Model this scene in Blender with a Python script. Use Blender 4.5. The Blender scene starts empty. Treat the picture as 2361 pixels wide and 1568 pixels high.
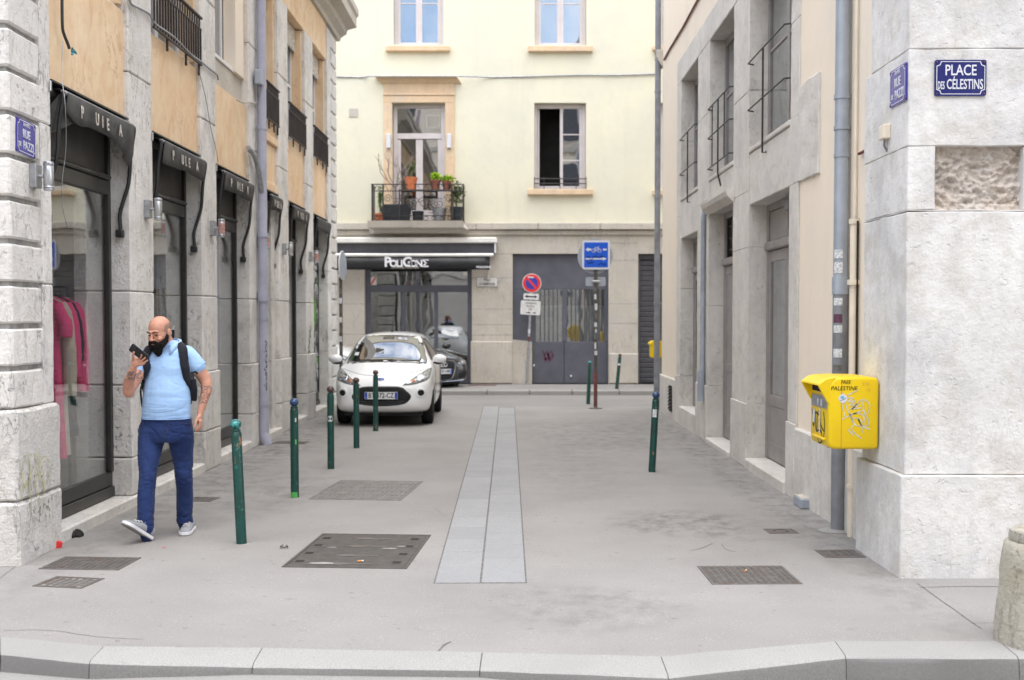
import bpy, bmesh, math, random
from mathutils import Vector, Matrix, Euler, noise
from mathutils.bvhtree import BVHTree
random.seed(7)
R = math.radians
SC = bpy.context.scene
COL = SC.collection
# ------------------------------------------------------------------ camera
# survey: photo coordinates are read on a 2361 x 1568 sheet; FPX is the focal length on that sheet
FPX, HZ, VPX, EYE = 2600.0, 730.0, 1190.0, 1.75
TP = 0.0325
PITCH = math.atan(TP)
CY0 = HZ + FPX * TP
cd = bpy.data.cameras.new('camera')
cam = bpy.data.objects.new('camera', cd)
COL.objects.link(cam)
cam.location = (0, 0, EYE)
cam.rotation_euler = (math.pi / 2 - PITCH, 0, 0)
cd.sensor_width = 36.0
cd.lens = FPX / 2361 * 36.0
cd.shift_x = -(VPX - 1180.5) / 2361
cd.shift_y = (CY0 - 784.0) / 2361
cd.clip_end = 2000
cd.dof.use_dof = True
cd.dof.focus_distance = 8.6
cd.dof.aperture_fstop = 2.4
SC.camera = cam
# ------------------------------------------------------------------ sky, sun, exposure
SUN_EL, SUN_AZ = 72.0, 176.0      # azimuth measured from +Y clockwise (180: behind the camera)
w = bpy.data.worlds.new('World')
SC.world = w
w.use_nodes = True
nt = w.node_tree
nt.nodes.clear()
wo = nt.nodes.new('ShaderNodeOutputWorld')
bg = nt.nodes.new('ShaderNodeBackground')
sky = nt.nodes.new('ShaderNodeTexSky')
sky.sky_type = 'NISHITA'
sky.sun_disc = False
sky.sun_elevation = R(SUN_EL)
sky.sun_rotation = R(SUN_AZ)
sky.air_density = 1.0
sky.dust_density = 0.8
sky.ozone_density = 1.0
tc = nt.nodes.new('ShaderNodeTexCoord')
cn = nt.nodes.new('ShaderNodeTexNoise')
cn.noise_dimensions = '4D'
cn.inputs['W'].default_value = 5.0
cn.inputs['Scale'].default_value = 2.6
cn.inputs['Detail'].default_value = 7
cn.inputs['Roughness'].default_value = 0.58
cr = nt.nodes.new('ShaderNodeValToRGB')
cr.color_ramp.elements[0].position = 0.38
cr.color_ramp.elements[1].position = 0.62
mx = nt.nodes.new('ShaderNodeMix')
mx.data_type = 'RGBA'
mx.inputs[7].default_value = (10.3, 10.2, 10.1, 1)
nt.links.new(tc.outputs['Generated'], cn.inputs['Vector'])
nt.links.new(cn.outputs[0], cr.inputs[0])
nt.links.new(cr.outputs[0], mx.inputs[0])
nt.links.new(sky.outputs[0], mx.inputs[6])
nt.links.new(mx.outputs[2], bg.inputs[0])
bg.inputs[1].default_value = 0.15
nt.links.new(bg.outputs[0], wo.inputs[0])
sd = bpy.data.lights.new('sun', 'SUN')
sd.energy = 1.2
sd.angle = R(60)
sd.color = (1.0, 0.95, 0.87)
sun = bpy.data.objects.new('sun', sd)
COL.objects.link(sun)
_d = Vector((math.sin(R(SUN_AZ)) * math.cos(R(SUN_EL)), math.cos(R(SUN_AZ)) * math.cos(R(SUN_EL)), math.sin(R(SUN_EL))))
sun.rotation_euler = (-_d).to_track_quat('-Z', 'Y').to_euler()
sun.location = _d * 40
SC.view_settings.view_transform = 'Standard'
SC.view_settings.look = 'None'
SC.view_settings.gamma = 1
SC.view_settings.use_curve_mapping = False
SC.view_settings.exposure = 1.27
SC.cycles.max_bounces = 10
SC.cycles.diffuse_bounces = 6
SC.cycles.transparent_max_bounces = 16
SC.cycles.caustics_reflective = False
SC.cycles.caustics_refractive = False
SC.cycles.use_denoising = True

# ------------------------------------------------------------------ survey helpers
def ray(px, py):
    xs = (px - VPX) / FPX
    ys = -(py - CY0) / FPX
    c, s = math.cos(PITCH), math.sin(PITCH)
    return Vector((xs, c + ys * s, -s + ys * c))
def onX(px, py, X):
    d = ray(px, py); t = X / d.x
    return d.y * t, EYE + d.z * t
def onY(px, py, Y):
    d = ray(px, py); t = Y / d.y
    return d.x * t, EYE + d.z * t
def onZ(px, py, Z=0.0):
    d = ray(px, py); t = (Z - EYE) / d.z
    return d.x * t, d.y * t

# ------------------------------------------------------------------ materials
class NT:
    def __init__(s, name):
        s.m = bpy.data.materials.new(name)
        s.m.use_nodes = True
        s.t = s.m.node_tree
        s.b = s.t.nodes['Principled BSDF']
        g = s.t.nodes.new('ShaderNodeNewGeometry')
        s.pos = g.outputs['Position']
    def n(s, typ, **kw):
        nd = s.t.nodes.new('ShaderNode' + typ)
        for k, v in kw.items():
            setattr(nd, k, v)
        return nd
    def l(s, a, b):
        s.t.links.new(a, b)
    def mapped(s, scale=(1, 1, 1), loc=(0, 0, 0), rot=(0, 0, 0), src=None):
        m = s.n('Mapping')
        m.inputs['Scale'].default_value = scale
        m.inputs['Location'].default_value = loc
        m.inputs['Rotation'].default_value = rot
        s.l(src or s.pos, m.inputs['Vector'])
        return m.outputs[0]
    def noise(s, scale, detail=4, rough=.55, vec=None, dist=0):
        n = s.n('TexNoise')
        n.inputs['Scale'].default_value = scale
        n.inputs['Detail'].default_value = detail
        n.inputs['Roughness'].default_value = rough
        n.inputs['Distortion'].default_value = dist
        s.l(vec or s.pos, n.inputs['Vector'])
        return n.outputs[0]
    def vor(s, scale, vec=None, feat='F1', out=0):
        n = s.n('TexVoronoi', feature=feat)
        n.inputs['Scale'].default_value = scale
        s.l(vec or s.pos, n.inputs['Vector'])
        return n.outputs[out]
    def ramp(s, fac, a, b, ca=(0, 0, 0, 1), cb=(1, 1, 1, 1)):
        r = s.n('ValToRGB')
        r.color_ramp.elements[0].position = a
        r.color_ramp.elements[1].position = b
        r.color_ramp.elements[0].color = ca
        r.color_ramp.elements[1].color = cb
        s.l(fac, r.inputs[0])
        return r.outputs[0]
    def mix(s, fac, a, b, mode='MIX'):
        m = s.n('Mix', data_type='RGBA', blend_type=mode)
        for i, v in ((0, fac), (6, a), (7, b)):
            if isinstance(v, (int, float)):
                m.inputs[i].default_value = v
            elif isinstance(v, tuple):
                m.inputs[i].default_value = v if len(v) == 4 else v + (1,)
            else:
                s.l(v, m.inputs[i])
        return m.outputs[2]
    def math(s, op, a, b=0.0):
        m = s.n('Math', operation=op)
        for i, v in ((0, a), (1, b)):
            if isinstance(v, (int, float)):
                m.inputs[i].default_value = v
            else:
                s.l(v, m.inputs[i])
        return m.outputs[0]
    def bump(s, h, strength=.3, dist=.01, prev=None):
        b = s.n('Bump')
        b.inputs['Strength'].default_value = strength
        b.inputs['Distance'].default_value = dist
        s.l(h, b.inputs['Height'])
        if prev is not None:
            s.l(prev, b.inputs['Normal'])
        return b.outputs[0]
    def done(s, col=None, rough=.8, metal=0, spec=.4, normal=None, **kw):
        if col is not None:
            if isinstance(col, tuple):
                s.b.inputs['Base Color'].default_value = col if len(col) == 4 else col + (1,)
            else:
                s.l(col, s.b.inputs['Base Color'])
        if isinstance(rough, (int, float)):
            s.b.inputs['Roughness'].default_value = rough
        else:
            s.l(rough, s.b.inputs['Roughness'])
        s.b.inputs['Metallic'].default_value = metal
        s.b.inputs['Specular IOR Level'].default_value = spec
        if normal is not None:
            s.l(normal, s.b.inputs['Normal'])
        for k, v in kw.items():
            s.b.inputs[k].default_value = v
        return s.m

def mul(c, f):
    return (c[0] * f, c[1] * f, c[2] * f)
def simple(name, col, rough=.6, metal=0, spec=.4, var=.12, nscale=6, bump=.0, bscale=60, **kw):
    t = NT(name)
    f = t.noise(nscale, 5)
    c = t.mix(t.ramp(f, .35, .68), mul(col, 1 - var), mul(col, 1 + var))
    nm = t.bump(t.noise(bscale, 3), bump, .004) if bump else None
    return t.done(c, rough, metal, spec, nm, **kw)
def stone(name, col, dark=.62, pits=1.0, crack=1.0, tint=(.55, .50, .42), var=.08, relief=.5, streak=.4, blotch=.25):
    t = NT(name)
    big = t.noise(1.3, 4, .6)
    fine = t.noise(14, 6, .65)
    base = t.mix(t.ramp(big, .3, .7), mul(col, 1 - var), mul(col, 1 + var))
    base = t.mix(t.math('MULTIPLY', t.ramp(fine, .5, .75), .35), base, mul(tint, .8))
    base = t.mix(t.math('MULTIPLY', t.ramp(t.noise(3.3, 5, .68), .46, .62), blotch), base, mul(tint, .82))
    base = t.mix(t.math('MULTIPLY', t.ramp(t.noise(1.9, 5, .65, t.mapped((1, 1, 1), (4, 7, 2))), .5, .64), blotch * .8), base, mul((.46, .48, .52), .9))
    oi = t.n('ObjectInfo')
    base = t.mix(t.math('MULTIPLY', oi.outputs['Random'], .12), base, mul(tint, .9))
    # vertical wash streaks
    sv = t.mapped((5, 5, .35))
    base = t.mix(t.math('MULTIPLY', t.ramp(t.noise(1.0, 5, .6, sv), .52, .75), streak), base, mul(col, .74))
    # pits
    pn = t.ramp(t.noise(18, 4, .65), .61, .68)
    pc = t.ramp(t.noise(2.0, 2), .42, .6)
    pit = t.math('MULTIPLY', pn, pc)
    base = t.mix(t.math('MULTIPLY', pit, .55 * pits), base, mul(col, dark * .8))
    # crazed cracks running with the bedding
    cv = t.mapped((7, 7, 2.2))
    cn_ = t.noise(1.0, 6, .62, cv, .4)
    ck = t.math('LESS_THAN', t.math('ABSOLUTE', t.math('SUBTRACT', cn_, .5)), .011)
    ckm = t.math('MULTIPLY', ck, t.ramp(t.noise(1.7, 2), .45, .62))
    base = t.mix(t.math('MULTIPLY', ckm, .75 * crack), base, mul(col, .42))
    h = t.math('SUBTRACT', t.math('ADD', t.math('MULTIPLY', fine, .6), t.math('MULTIPLY', t.noise(45, 4), .4)), t.math('ADD', t.math('MULTIPLY', pit, .7), t.math('MULTIPLY', ckm, .6)))
    nm = t.bump(h, relief, .022)
    return t.done(base, .85, 0, .25, nm)

MAT = {}
MAT['limestone'] = stone('limestone', (.76, .74, .71), relief=.8)
MAT['limestone_rough'] = stone('limestone_rough', (.69, .67, .64), relief=1.0, pits=1.4, crack=.9)
MAT['grey_stone'] = stone('grey_stone', (.68, .655, .615), relief=.6, streak=.4, crack=.4)
MAT['pier_stone'] = stone('pier_stone', (.72, .71, .695), relief=.5, streak=.35, tint=(.52, .47, .40), crack=.2, var=.10, pits=.12, blotch=.38)
MAT['facade_stone'] = stone('facade_stone', (.54, .50, .44), relief=.4, crack=.6, streak=.25)
MAT['peach_stone'] = stone('peach_stone', (.74, .57, .39), relief=.2, crack=.3, tint=(.6, .38, .2), pits=.3)
def orange_panel():
    t = NT('orange_stone')
    v = t.mapped((2.2, 2.2, 2.0))
    a = t.noise(1.4, 5, .7, v, .5)
    b = t.noise(1.3, 5, .65, t.mapped((1.6, 1.6, .9)), 1.6)
    c = t.mix(t.ramp(a, .3, .7), (.82, .66, .46), (.71, .49, .29))
    oi = t.n('ObjectInfo')
    c = t.mix(t.math('MULTIPLY', oi.outputs['Random'], .6), c, (.77, .54, .33))
    vein = t.math('LESS_THAN', t.math('ABSOLUTE', t.math('SUBTRACT', b, .5)), .018)
    c = t.mix(t.math('MULTIPLY', t.math('MULTIPLY', vein, t.ramp(t.noise(1.1, 2), .45, .6)), .5), c, (.50, .28, .13))
    c = t.mix(t.math('MULTIPLY', t.ramp(t.noise(7, 5, .7), .5, .72), .35), c, (.60, .40, .24))
    c = t.mix(t.math('MULTIPLY', t.ramp(t.noise(1.7, 4, .6, t.mapped((1, 1, .45), (3, 5, 1))), .5, .66), .4), c, (.84, .72, .56))
    return t.done(c, .7, 0, .3, t.bump(t.noise(40, 4), .15, .004))
MAT['orange_stone'] = orange_panel()
def render_mat(name, col, shade, patch=.5):
    t = NT(name)
    c = t.mix(t.ramp(t.noise(.55, 5, .62), .4, .62), col, shade)
    c = t.mix(t.math('MULTIPLY', t.ramp(t.noise(4.5, 5, .6), .5, .75), patch * .5), c, mul(shade, .90))
    sv = t.mapped((3, 3, .22))
    c = t.mix(t.math('MULTIPLY', t.ramp(t.noise(1.0, 4, .6, sv), .55, .78), .35), c, mul(shade, .86))
    h = t.math('ADD', t.noise(3.0, 3), t.math('MULTIPLY', t.noise(60, 3), .12))
    return t.done(c, .9, 0, .2, t.bump(h, .25, .03))
MAT['yellow_render'] = render_mat('yellow_render', (.735, .705, .555), (.675, .655, .54))
MAT['cream_render'] = render_mat('cream_render', (.84, .74, .61), (.79, .71, .60), .3)
def asphalt(name, col, stains=()):
    t = NT(name)
    c = t.mix(t.ramp(t.noise(.8, 6, .6), .35, .66), mul(col, .9), mul(col, 1.08))
    c = t.mix(t.math('MULTIPLY', t.ramp(t.noise(80, 4, .7), .45, .66), .42), c, mul(col, .66))
    sp = t.vor(85)
    c = t.mix(t.math('MULTIPLY', t.math('LESS_THAN', sp, .25), t.math('MULTIPLY', t.math('GREATER_THAN', t.noise(60, 1), .52), t.ramp(t.noise(3, 3), .36, .6))), c, (.44, .43, .41))
    c = t.mix(t.math('MULTIPLY', t.ramp(t.noise(6, 5, .72), .62, .70), .55), c, mul(col, .58))
    c = t.mix(t.math('MULTIPLY', t.ramp(t.noise(16, 3, .6, t.mapped((.5, 1.3, 1))), .68, .72), .6), c, mul(col, .5))
    gum = t.math('MULTIPLY', t.math('LESS_THAN', t.vor(5.5), .085), t.math('GREATER_THAN', t.noise(2.3, 2, .5, t.mapped((1, 1, 1), (9, 3, 0))), .52))
    c = t.mix(t.math('MULTIPLY', gum, .55), c, mul(col, .5))
    dn = t.noise(5.5, 7, .72, t.mapped((1, .8, 1)))
    for (x, y, rx, ry, k) in stains:
        m = t.n('Mapping')
        m.inputs['Location'].default_value = (-x / rx, -y / ry, 0)
        m.inputs['Scale'].default_value = (1 / rx, 1 / ry, 0)
        t.l(t.pos, m.inputs['Vector'])
        g = t.n('TexGradient', gradient_type='SPHERICAL')
        t.l(m.outputs[0], g.inputs[0])
        f = t.math('MULTIPLY', t.ramp(g.outputs['Fac'], 0, .55), t.ramp(dn, .44, .62))
        c = t.mix(t.math('MULTIPLY', f, k), c, mul(col, .42))
    h = t.math('ADD', t.noise(150, 3, .6), t.math('MULTIPLY', t.noise(1.2, 3), .8))
    return t.done(c, .82, 0, .3, t.bump(h, .22, .006))
def granite(name, col):
    t = NT(name)
    a = t.noise(110, 3, .7)
    c = t.mix(t.ramp(a, .38, .62), mul(col, .84), mul(col, 1.13))
    c = t.mix(t.math('MULTIPLY', t.ramp(t.noise(2.5, 4), .45, .7), .4), c, mul(col, .8))
    oi = t.n('ObjectInfo')
    c = t.mix(t.math('MULTIPLY', oi.outputs['Random'], .5), c, mul(col, .8))
    c = t.mix(t.math('MULTIPLY', t.ramp(t.noise(9, 5, .7), .64, .72), .4), c, mul(col, .55))
    return t.done(c, .85, 0, .3, t.bump(a, .35, .004))
MAT['granite'] = granite('granite', (.325, .318, .305))
MAT['granite_dark'] = granite('granite_dark', (.20, .195, .19))
MAT['slab'] = granite('slab', (.31, .312, .315))
def iron(name, col, rust=(.16, .085, .045), amt=.4):
    t = NT(name)
    c = t.mix(t.ramp(t.noise(12, 5, .65), .42, .72), col, mul(col, 1.5))
    c = t.mix(t.math('MULTIPLY', t.ramp(t.noise(5, 5, .7), .5, .68), amt), c, rust)
    return t.done(c, .62, .4, .4, t.bump(t.noise(90, 3), .3, .004))
MAT['cast_iron'] = iron('cast_iron', (.13, .12, .112))
MAT['cast_iron_worn'] = iron('cast_iron_worn', (.20, .19, .18), (.2, .17, .14), .5)
MAT['plate_iron'] = iron('plate_iron', (.085, .078, .07), (.13, .11, .09), .4)
MAT['black_metal'] = simple('black_metal', (.018, .018, .02), .42, 0, .5, .3, 9)
MAT['shop_black'] = simple('shop_black', (.022, .021, .02), .38, 0, .5, .25, 5)
MAT['dark_board'] = simple('dark_board', (.05, .046, .043), .6, 0, .4, .2, 5)
MAT['awning_cloth'] = simple('awning_cloth', (.095, .093, .09), .92, 0, .15, .25, 5, .25, 150)
MAT['letter_worn'] = simple('letter_worn', (.52, .48, .42), .8, 0, .2, .35, 22)
MAT['steel'] = simple('steel', (.55, .56, .58), .32, .9, .5, .1, 10)
MAT['galvanised'] = simple('galvanised', (.36, .37, .39), .5, .6, .5, .2, 14)
MAT['zinc_pipe'] = simple('zinc_pipe', (.36, .40, .46), .45, .25, .5, .12, 4)
MAT['lilac_pipe'] = simple('lilac_pipe', (.40, .41, .50), .5, 0, .4, .12, 4)
MAT['dark_pipe'] = simple('dark_pipe', (.22, .23, .25), .5, .1, .4, .18, 6)
MAT['pink_sticker'] = simple('pink_sticker', (.48, .27, .24), .5, 0, .4, .4, 40)
MAT['cream_pipe'] = simple('cream_pipe', (.74, .66, .54), .55, 0, .4, .08, 5)
MAT['white_paint'] = simple('white_paint', (.72, .71, .70), .4, 0, .4, .06, 4)
MAT['lilac_frame'] = simple('lilac_frame', (.60, .555, .555), .5, 0, .4, .06, 4)
MAT['taupe_door'] = simple('taupe_door', (.28, .26, .25), .5, 0, .4, .12, 5)
MAT['grey_door'] = simple('grey_door', (.105, .108, .135), .5, 0, .4, .12, 3)
MAT['shutter_grey'] = simple('shutter_grey', (.085, .085, .10), .5, 0, .4, .12, 5)
MAT['curtain'] = simple('curtain', (.50, .49, .47), .9, 0, .1, .25, 7)
MAT['curtain_dark'] = simple('curtain_dark', (.10, .095, .09), .9, 0, .1, .3, 7)
MAT['interior'] = simple('interior', (.80, .77, .72), .9, 0, .1, .15, 2)
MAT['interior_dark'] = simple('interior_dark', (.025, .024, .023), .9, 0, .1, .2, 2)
MAT['crack_grey'] = simple('crack_grey', (.165, .16, .155), .95, 0, .1, .3, 20)
MAT['dark_gap'] = simple('dark_gap', (.035, .033, .03), .95, 0, .1, .2, 8)
MAT['mortar'] = simple('mortar', (.33, .32, .305), .95, 0, .1, .25, 12, .4, 50)
MAT['enamel_blue'] = simple('enamel_blue', (.045, .04, .30), .16, 0, .6, .08, 3)
MAT['enamel_navy'] = simple('enamel_navy', (.008, .014, .15), .12, 0, .6, .1, 3)
MAT['enamel_white'] = simple('enamel_white', (.66, .68, .74), .25, 0, .5, .04, 5)
MAT['sign_blue'] = simple('sign_blue', (.008, .10, .62), .4, 0, .4, .06, 6)
MAT['sign_red'] = simple('sign_red', (.72, .035, .04), .4, 0, .4, .1, 9)
MAT['sign_indigo'] = simple('sign_indigo', (.05, .05, .33), .4, 0, .4, .1, 9)
MAT['sign_white'] = simple('sign_white', (.66, .66, .65), .45, 0, .4, .1, 10)
MAT['sign_back'] = simple('sign_back', (.40, .44, .50), .4, .3, .5, .08, 5)
MAT['ink'] = simple('ink', (.015, .014, .014), .7, 0, .2, .2, 30)
MAT['ink_faint'] = simple('ink_faint', (.16, .15, .14), .8, 0, .2, .3, 30)
MAT['rust'] = simple('rust', (.16, .06, .055), .8, 0, .3, .3, 14)
MAT['terracotta'] = simple('terracotta', (.52, .17, .075), .8, 0, .2, .18, 12)
MAT['terracotta_dark'] = simple('terracotta_dark', (.22, .085, .06), .8, 0, .2, .18, 12)
MAT['plastic_dark'] = simple('plastic_dark', (.022, .028, .035), .5, 0, .4, .2, 8)
MAT['bark'] = simple('bark', (.33, .27, .25), .9, 0, .1, .2, 30)
def leafm(name, col):
    return simple(name, col, .6, 0, .3, .35, 25)
MAT['leaf_lime'] = leafm('leaf_lime', (.26, .42, .02))
MAT['leaf_green'] = leafm('leaf_green', (.10, .20, .035))
MAT['leaf_olive'] = leafm('leaf_olive', (.13, .17, .07))
def pane(name, tint=(.82, .85, .84), ior=1.5, extra=0.0):
    m = bpy.data.materials.new(name)
    m.use_nodes = True
    t = m.node_tree
    t.nodes.clear()
    o = t.nodes.new('ShaderNodeOutputMaterial')
    tr = t.nodes.new('ShaderNodeBsdfTransparent')
    tr.inputs[0].default_value = tint + (1,)
    gl = t.nodes.new('ShaderNodeBsdfGlossy')
    gl.inputs['Roughness'].default_value = 0.01
    gl.inputs['Color'].default_value = (.95, .97, 1, 1)
    geo = t.nodes.new('ShaderNodeNewGeometry')
    nz = t.nodes.new('ShaderNodeTexNoise')
    nz.inputs['Scale'].default_value = 1.7
    nz.inputs['Detail'].default_value = 1
    t.links.new(geo.outputs['Position'], nz.inputs['Vector'])
    bp = t.nodes.new('ShaderNodeBump')
    bp.inputs['Strength'].default_value = .05
    bp.inputs['Distance'].default_value = .05
    t.links.new(nz.outputs[0], bp.inputs['Height'])
    t.links.new(bp.outputs[0], gl.inputs['Normal'])
    # reflectance by angle, the same for either face of the sheet
    def mth(op, a, b):
        m_ = t.nodes.new('ShaderNodeMath')
        m_.operation = op
        m_.use_clamp = True
        for i_, v_ in ((0, a), (1, b)):
            if isinstance(v_, (int, float)):
                m_.inputs[i_].default_value = v_
            else:
                t.links.new(v_, m_.inputs[i_])
        return m_
    dot = t.nodes.new('ShaderNodeVectorMath')
    dot.operation = 'DOT_PRODUCT'
    t.links.new(geo.outputs['Incoming'], dot.inputs[0])
    t.links.new(geo.outputs['Normal'], dot.inputs[1])
    ab = t.nodes.new('ShaderNodeMath')
    ab.operation = 'ABSOLUTE'
    t.links.new(dot.outputs['Value'], ab.inputs[0])
    f0 = ((ior - 1) / (ior + 1)) ** 2
    pw = mth('POWER', mth('SUBTRACT', 1.0, ab.outputs[0]).outputs[0], 5.0)
    ad = mth('ADD', mth('MULTIPLY', pw.outputs[0], 1 - f0).outputs[0], f0 + extra)
    mxs = t.nodes.new('ShaderNodeMixShader')
    t.links.new(ad.outputs[0], mxs.inputs[0])
    t.links.new(tr.outputs[0], mxs.inputs[1])
    t.links.new(gl.outputs[0], mxs.inputs[2])
    t.links.new(mxs.outputs[0], o.inputs[0])
    return m
MAT['pane'] = pane('pane', (.97, .98, .97), 1.5, .10)
MAT['pane_far'] = pane('pane_far', (.78, .81, .82), 1.5, .20)

# ------------------------------------------------------------------ mesh helpers
class MB:
    def __init__(s):
        s.v, s.f = [], []
    def add(s, vs, fs):
        o = len(s.v)
        s.v += [tuple(p) for p in vs]
        s.f += [tuple(i + o for i in f) for f in fs]
        return s
    def box(s, x0, x1, y0, y1, z0, z1):
        x0, x1 = sorted((x0, x1)); y0, y1 = sorted((y0, y1)); z0, z1 = sorted((z0, z1))
        return s.add([(x0, y0, z0), (x1, y0, z0), (x1, y1, z0), (x0, y1, z0), (x0, y0, z1), (x1, y0, z1), (x1, y1, z1), (x0, y1, z1)],
                     [(0, 3, 2, 1), (4, 5, 6, 7), (0, 1, 5, 4), (1, 2, 6, 5), (2, 3, 7, 6), (3, 0, 4, 7)])
    def prism(s, pts, vec):
        n = len(pts)
        a = [Vector(p) for p in pts]
        b = [p + Vector(vec) for p in a]
        return s.add(a + b, [tuple(reversed(range(n))), tuple(range(n, 2 * n))] + [(i, (i + 1) % n, n + (i + 1) % n, n + i) for i in range(n)])
    def loft(s, rings, cap=True, closed=True):
        n = len(rings[0])
        vs, fs = [], []
        for r in rings:
            vs += list(r)
        for k in range(len(rings) - 1):
            for i in range(n if closed else n - 1):
                j = (i + 1) % n
                fs.append((k * n + i, k * n + j, (k + 1) * n + j, (k + 1) * n + i))
        if cap:
            fs.append(tuple(reversed(range(n))))
            fs.append(tuple((len(rings) - 1) * n + i for i in range(n)))
        return s.add(vs, fs)
    def tube(s, pts, r, n=8, cap=True, flat=None):
        pts = [Vector(p) for p in pts]
        rs = r if isinstance(r, (list, tuple)) else [r] * len(pts)
        rings = []
        up = None
        for i, p in enumerate(pts):
            d = (pts[min(i + 1, len(pts) - 1)] - pts[max(i - 1, 0)]).normalized()
            if up is None:
                up = Vector((0, 0, 1)) if abs(d.z) < .9 else Vector((1, 0, 0))
            a = d.cross(up)
            if a.length < 1e-5:
                a = d.orthogonal()
            a.normalize()
            b = a.cross(d).normalized()
            up = b
            f = flat or (1, 1)
            rings.append([p + a * math.cos(2 * math.pi * k / n) * rs[i] * f[0] + b * math.sin(2 * math.pi * k / n) * rs[i] * f[1] for k in range(n)])
        return s.loft(rings, cap)
    def lathe(s, prof, c=(0, 0, 0), n=20):
        c = Vector(c)
        return s.loft([[c + Vector((r * math.cos(2 * math.pi * k / n), r * math.sin(2 * math.pi * k / n), z)) for k in range(n)] for r, z in prof])
    def ell(s, c, r, n=16, m=10, mat=None):
        c = Vector(c)
        rings = []
        for i in range(m + 1):
            a = -math.pi / 2 + math.pi * i / m
            k = max(math.cos(a), 1e-3)
            ring = [Vector((r[0] * k * math.cos(2 * math.pi * j / n), r[1] * k * math.sin(2 * math.pi * j / n), r[2] * math.sin(a))) for j in range(n)]
            rings.append([c + (mat @ q if mat else q) for q in ring])
        return s.loft(rings)
    def xf(s, M):
        s.v = [tuple(M @ Vector(p)) for p in s.v]
        return s
    def mesh(s, name, bevel=0, seg=1, smooth=False):
        me = bpy.data.meshes.new(name)
        me.from_pydata(s.v, [], s.f)
        bm = bmesh.new(); bm.from_mesh(me)
        bmesh.ops.recalc_face_normals(bm, faces=bm.faces)
        if bevel:
            bmesh.ops.bevel(bm, geom=list(bm.edges), offset=bevel, segments=seg, profile=.6, affect='EDGES', clamp_overlap=True)
        bm.to_mesh(me); bm.free()
        if smooth:
            me.shade_smooth()
            if smooth != 'all':
                me.set_sharp_from_angle(angle=R(38))
        return me
    def build(s, name, mat, parent=None, bevel=0, seg=1, smooth=False, local=False):
        return link(name, s.mesh(name, bevel, seg, smooth), mat, parent, local)

def link(name, me, mat, parent=None, local=False):
    if mat is not None and not len(me.materials):
        me.materials.append(MAT[mat] if isinstance(mat, str) else mat)
    o = bpy.data.objects.new(name, me)
    COL.objects.link(o)
    if parent is not None:
        o.parent = parent
        if not local and parent.type == 'EMPTY':
            o.matrix_parent_inverse = Matrix.Translation(-Vector(parent.location))
    return o
def tag(o, label=None, cat=None, group=None, kind=None):
    if label: o['label'] = label
    if cat: o['category'] = cat
    if group: o['group'] = group
    if kind: o['kind'] = kind
    return o
def thing(name, label, cat, loc=(0, 0, 0), rot=(0, 0, 0), group=None):
    o = bpy.data.objects.new(name, None)
    COL.objects.link(o)
    o.location = loc
    o.rotation_euler = rot
    o.empty_display_size = .1
    return tag(o, label, cat, group)
def B(name, mat, parent, x0, x1, y0, y1, z0, z1, bevel=0, **kw):
    return MB().box(x0, x1, y0, y1, z0, z1).build(name, mat, parent, bevel, **kw)
_unit = {}
def piece(name, mat, parent, c, s, rot=(0, 0, 0), bevel=.0, local=False):
    """a box-shaped piece that shares its mesh with the alike pieces (c centre, s size)"""
    key = (mat, tuple(round(q, 4) for q in s), bevel)
    if key not in _unit:
        me = MB().box(-s[0] / 2, s[0] / 2, -s[1] / 2, s[1] / 2, -s[2] / 2, s[2] / 2).mesh(name, bevel)
        me.materials.append(MAT[mat])
        _unit[key] = me
    o = link(name, _unit[key], None, parent, local)
    o.location = c
    o.rotation_euler = rot
    return o
def rough_block(x0, x1, y0, y1, z0, z1, amp=.006, step=.07, seed=0, bevel=.012):
    """a dressed stone with slightly uneven faces and worn edges"""
    bm = bmesh.new()
    me = MB().box(x0, x1, y0, y1, z0, z1).mesh('stone_block')
    bm.from_mesh(me)
    bmesh.ops.bevel(bm, geom=list(bm.edges), offset=bevel, segments=1, profile=.5, affect='EDGES', clamp_overlap=True)
    for ax in range(3):
        ext = (x1 - x0, y1 - y0, z1 - z0)[ax]
        k = min(int(abs(ext) / step), 14)
        lo = (x0, y0, z0)[ax]
        no = [0, 0, 0]; no[ax] = 1
        for i in range(1, k):
            co = [0, 0, 0]; co[ax] = lo + ext * i / k
            bmesh.ops.bisect_plane(bm, geom=list(bm.verts) + list(bm.edges) + list(bm.faces), plane_co=co, plane_no=no)
    for v in bm.verts:
        p = v.co * 7 + Vector((seed * 3.1, seed * 1.7, 0))
        q = Vector((noise.noise(p), noise.noise(p + Vector((9, 4, 2))), noise.noise(p + Vector((3, 8, 7)))))
        v.co += q * amp
    bm.to_mesh(me); bm.free()
    me.shade_smooth()
    me.set_sharp_from_angle(angle=R(28))
    return me
def text(name, s, size, mat, parent, loc, rot, align='CENTER', bold=0.0, ext=.0015, squash=1.0, space=1.0, local=False, shear=0, fit=None):
    cu = bpy.data.curves.new(name, 'FONT')
    cu.body = s
    cu.size = size
    cu.align_x = align
    cu.align_y = 'CENTER'
    cu.offset = bold * size
    cu.extrude = ext
    cu.space_character = space
    cu.shear = shear
    cu.resolution_u = 3
    t = bpy.data.objects.new(name, cu)
    COL.objects.link(t)
    dg = bpy.context.evaluated_depsgraph_get()
    me = bpy.data.meshes.new_from_object(t.evaluated_get(dg))
    bpy.data.objects.remove(t)
    bpy.data.curves.remove(cu)
    if fit and len(me.vertices):
        xs_ = [v.co.x for v in me.vertices]
        squash = fit / (max(xs_) - min(xs_))
    me.transform(Matrix.Diagonal((squash, 1, 1, 1)))
    me.materials.clear()
    o = link(name, me, mat, parent, local)
    o.location = loc
    o.rotation_euler = rot
    return o
FACE_PX = (R(90), 0, R(90))      # writing that faces +X
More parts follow.
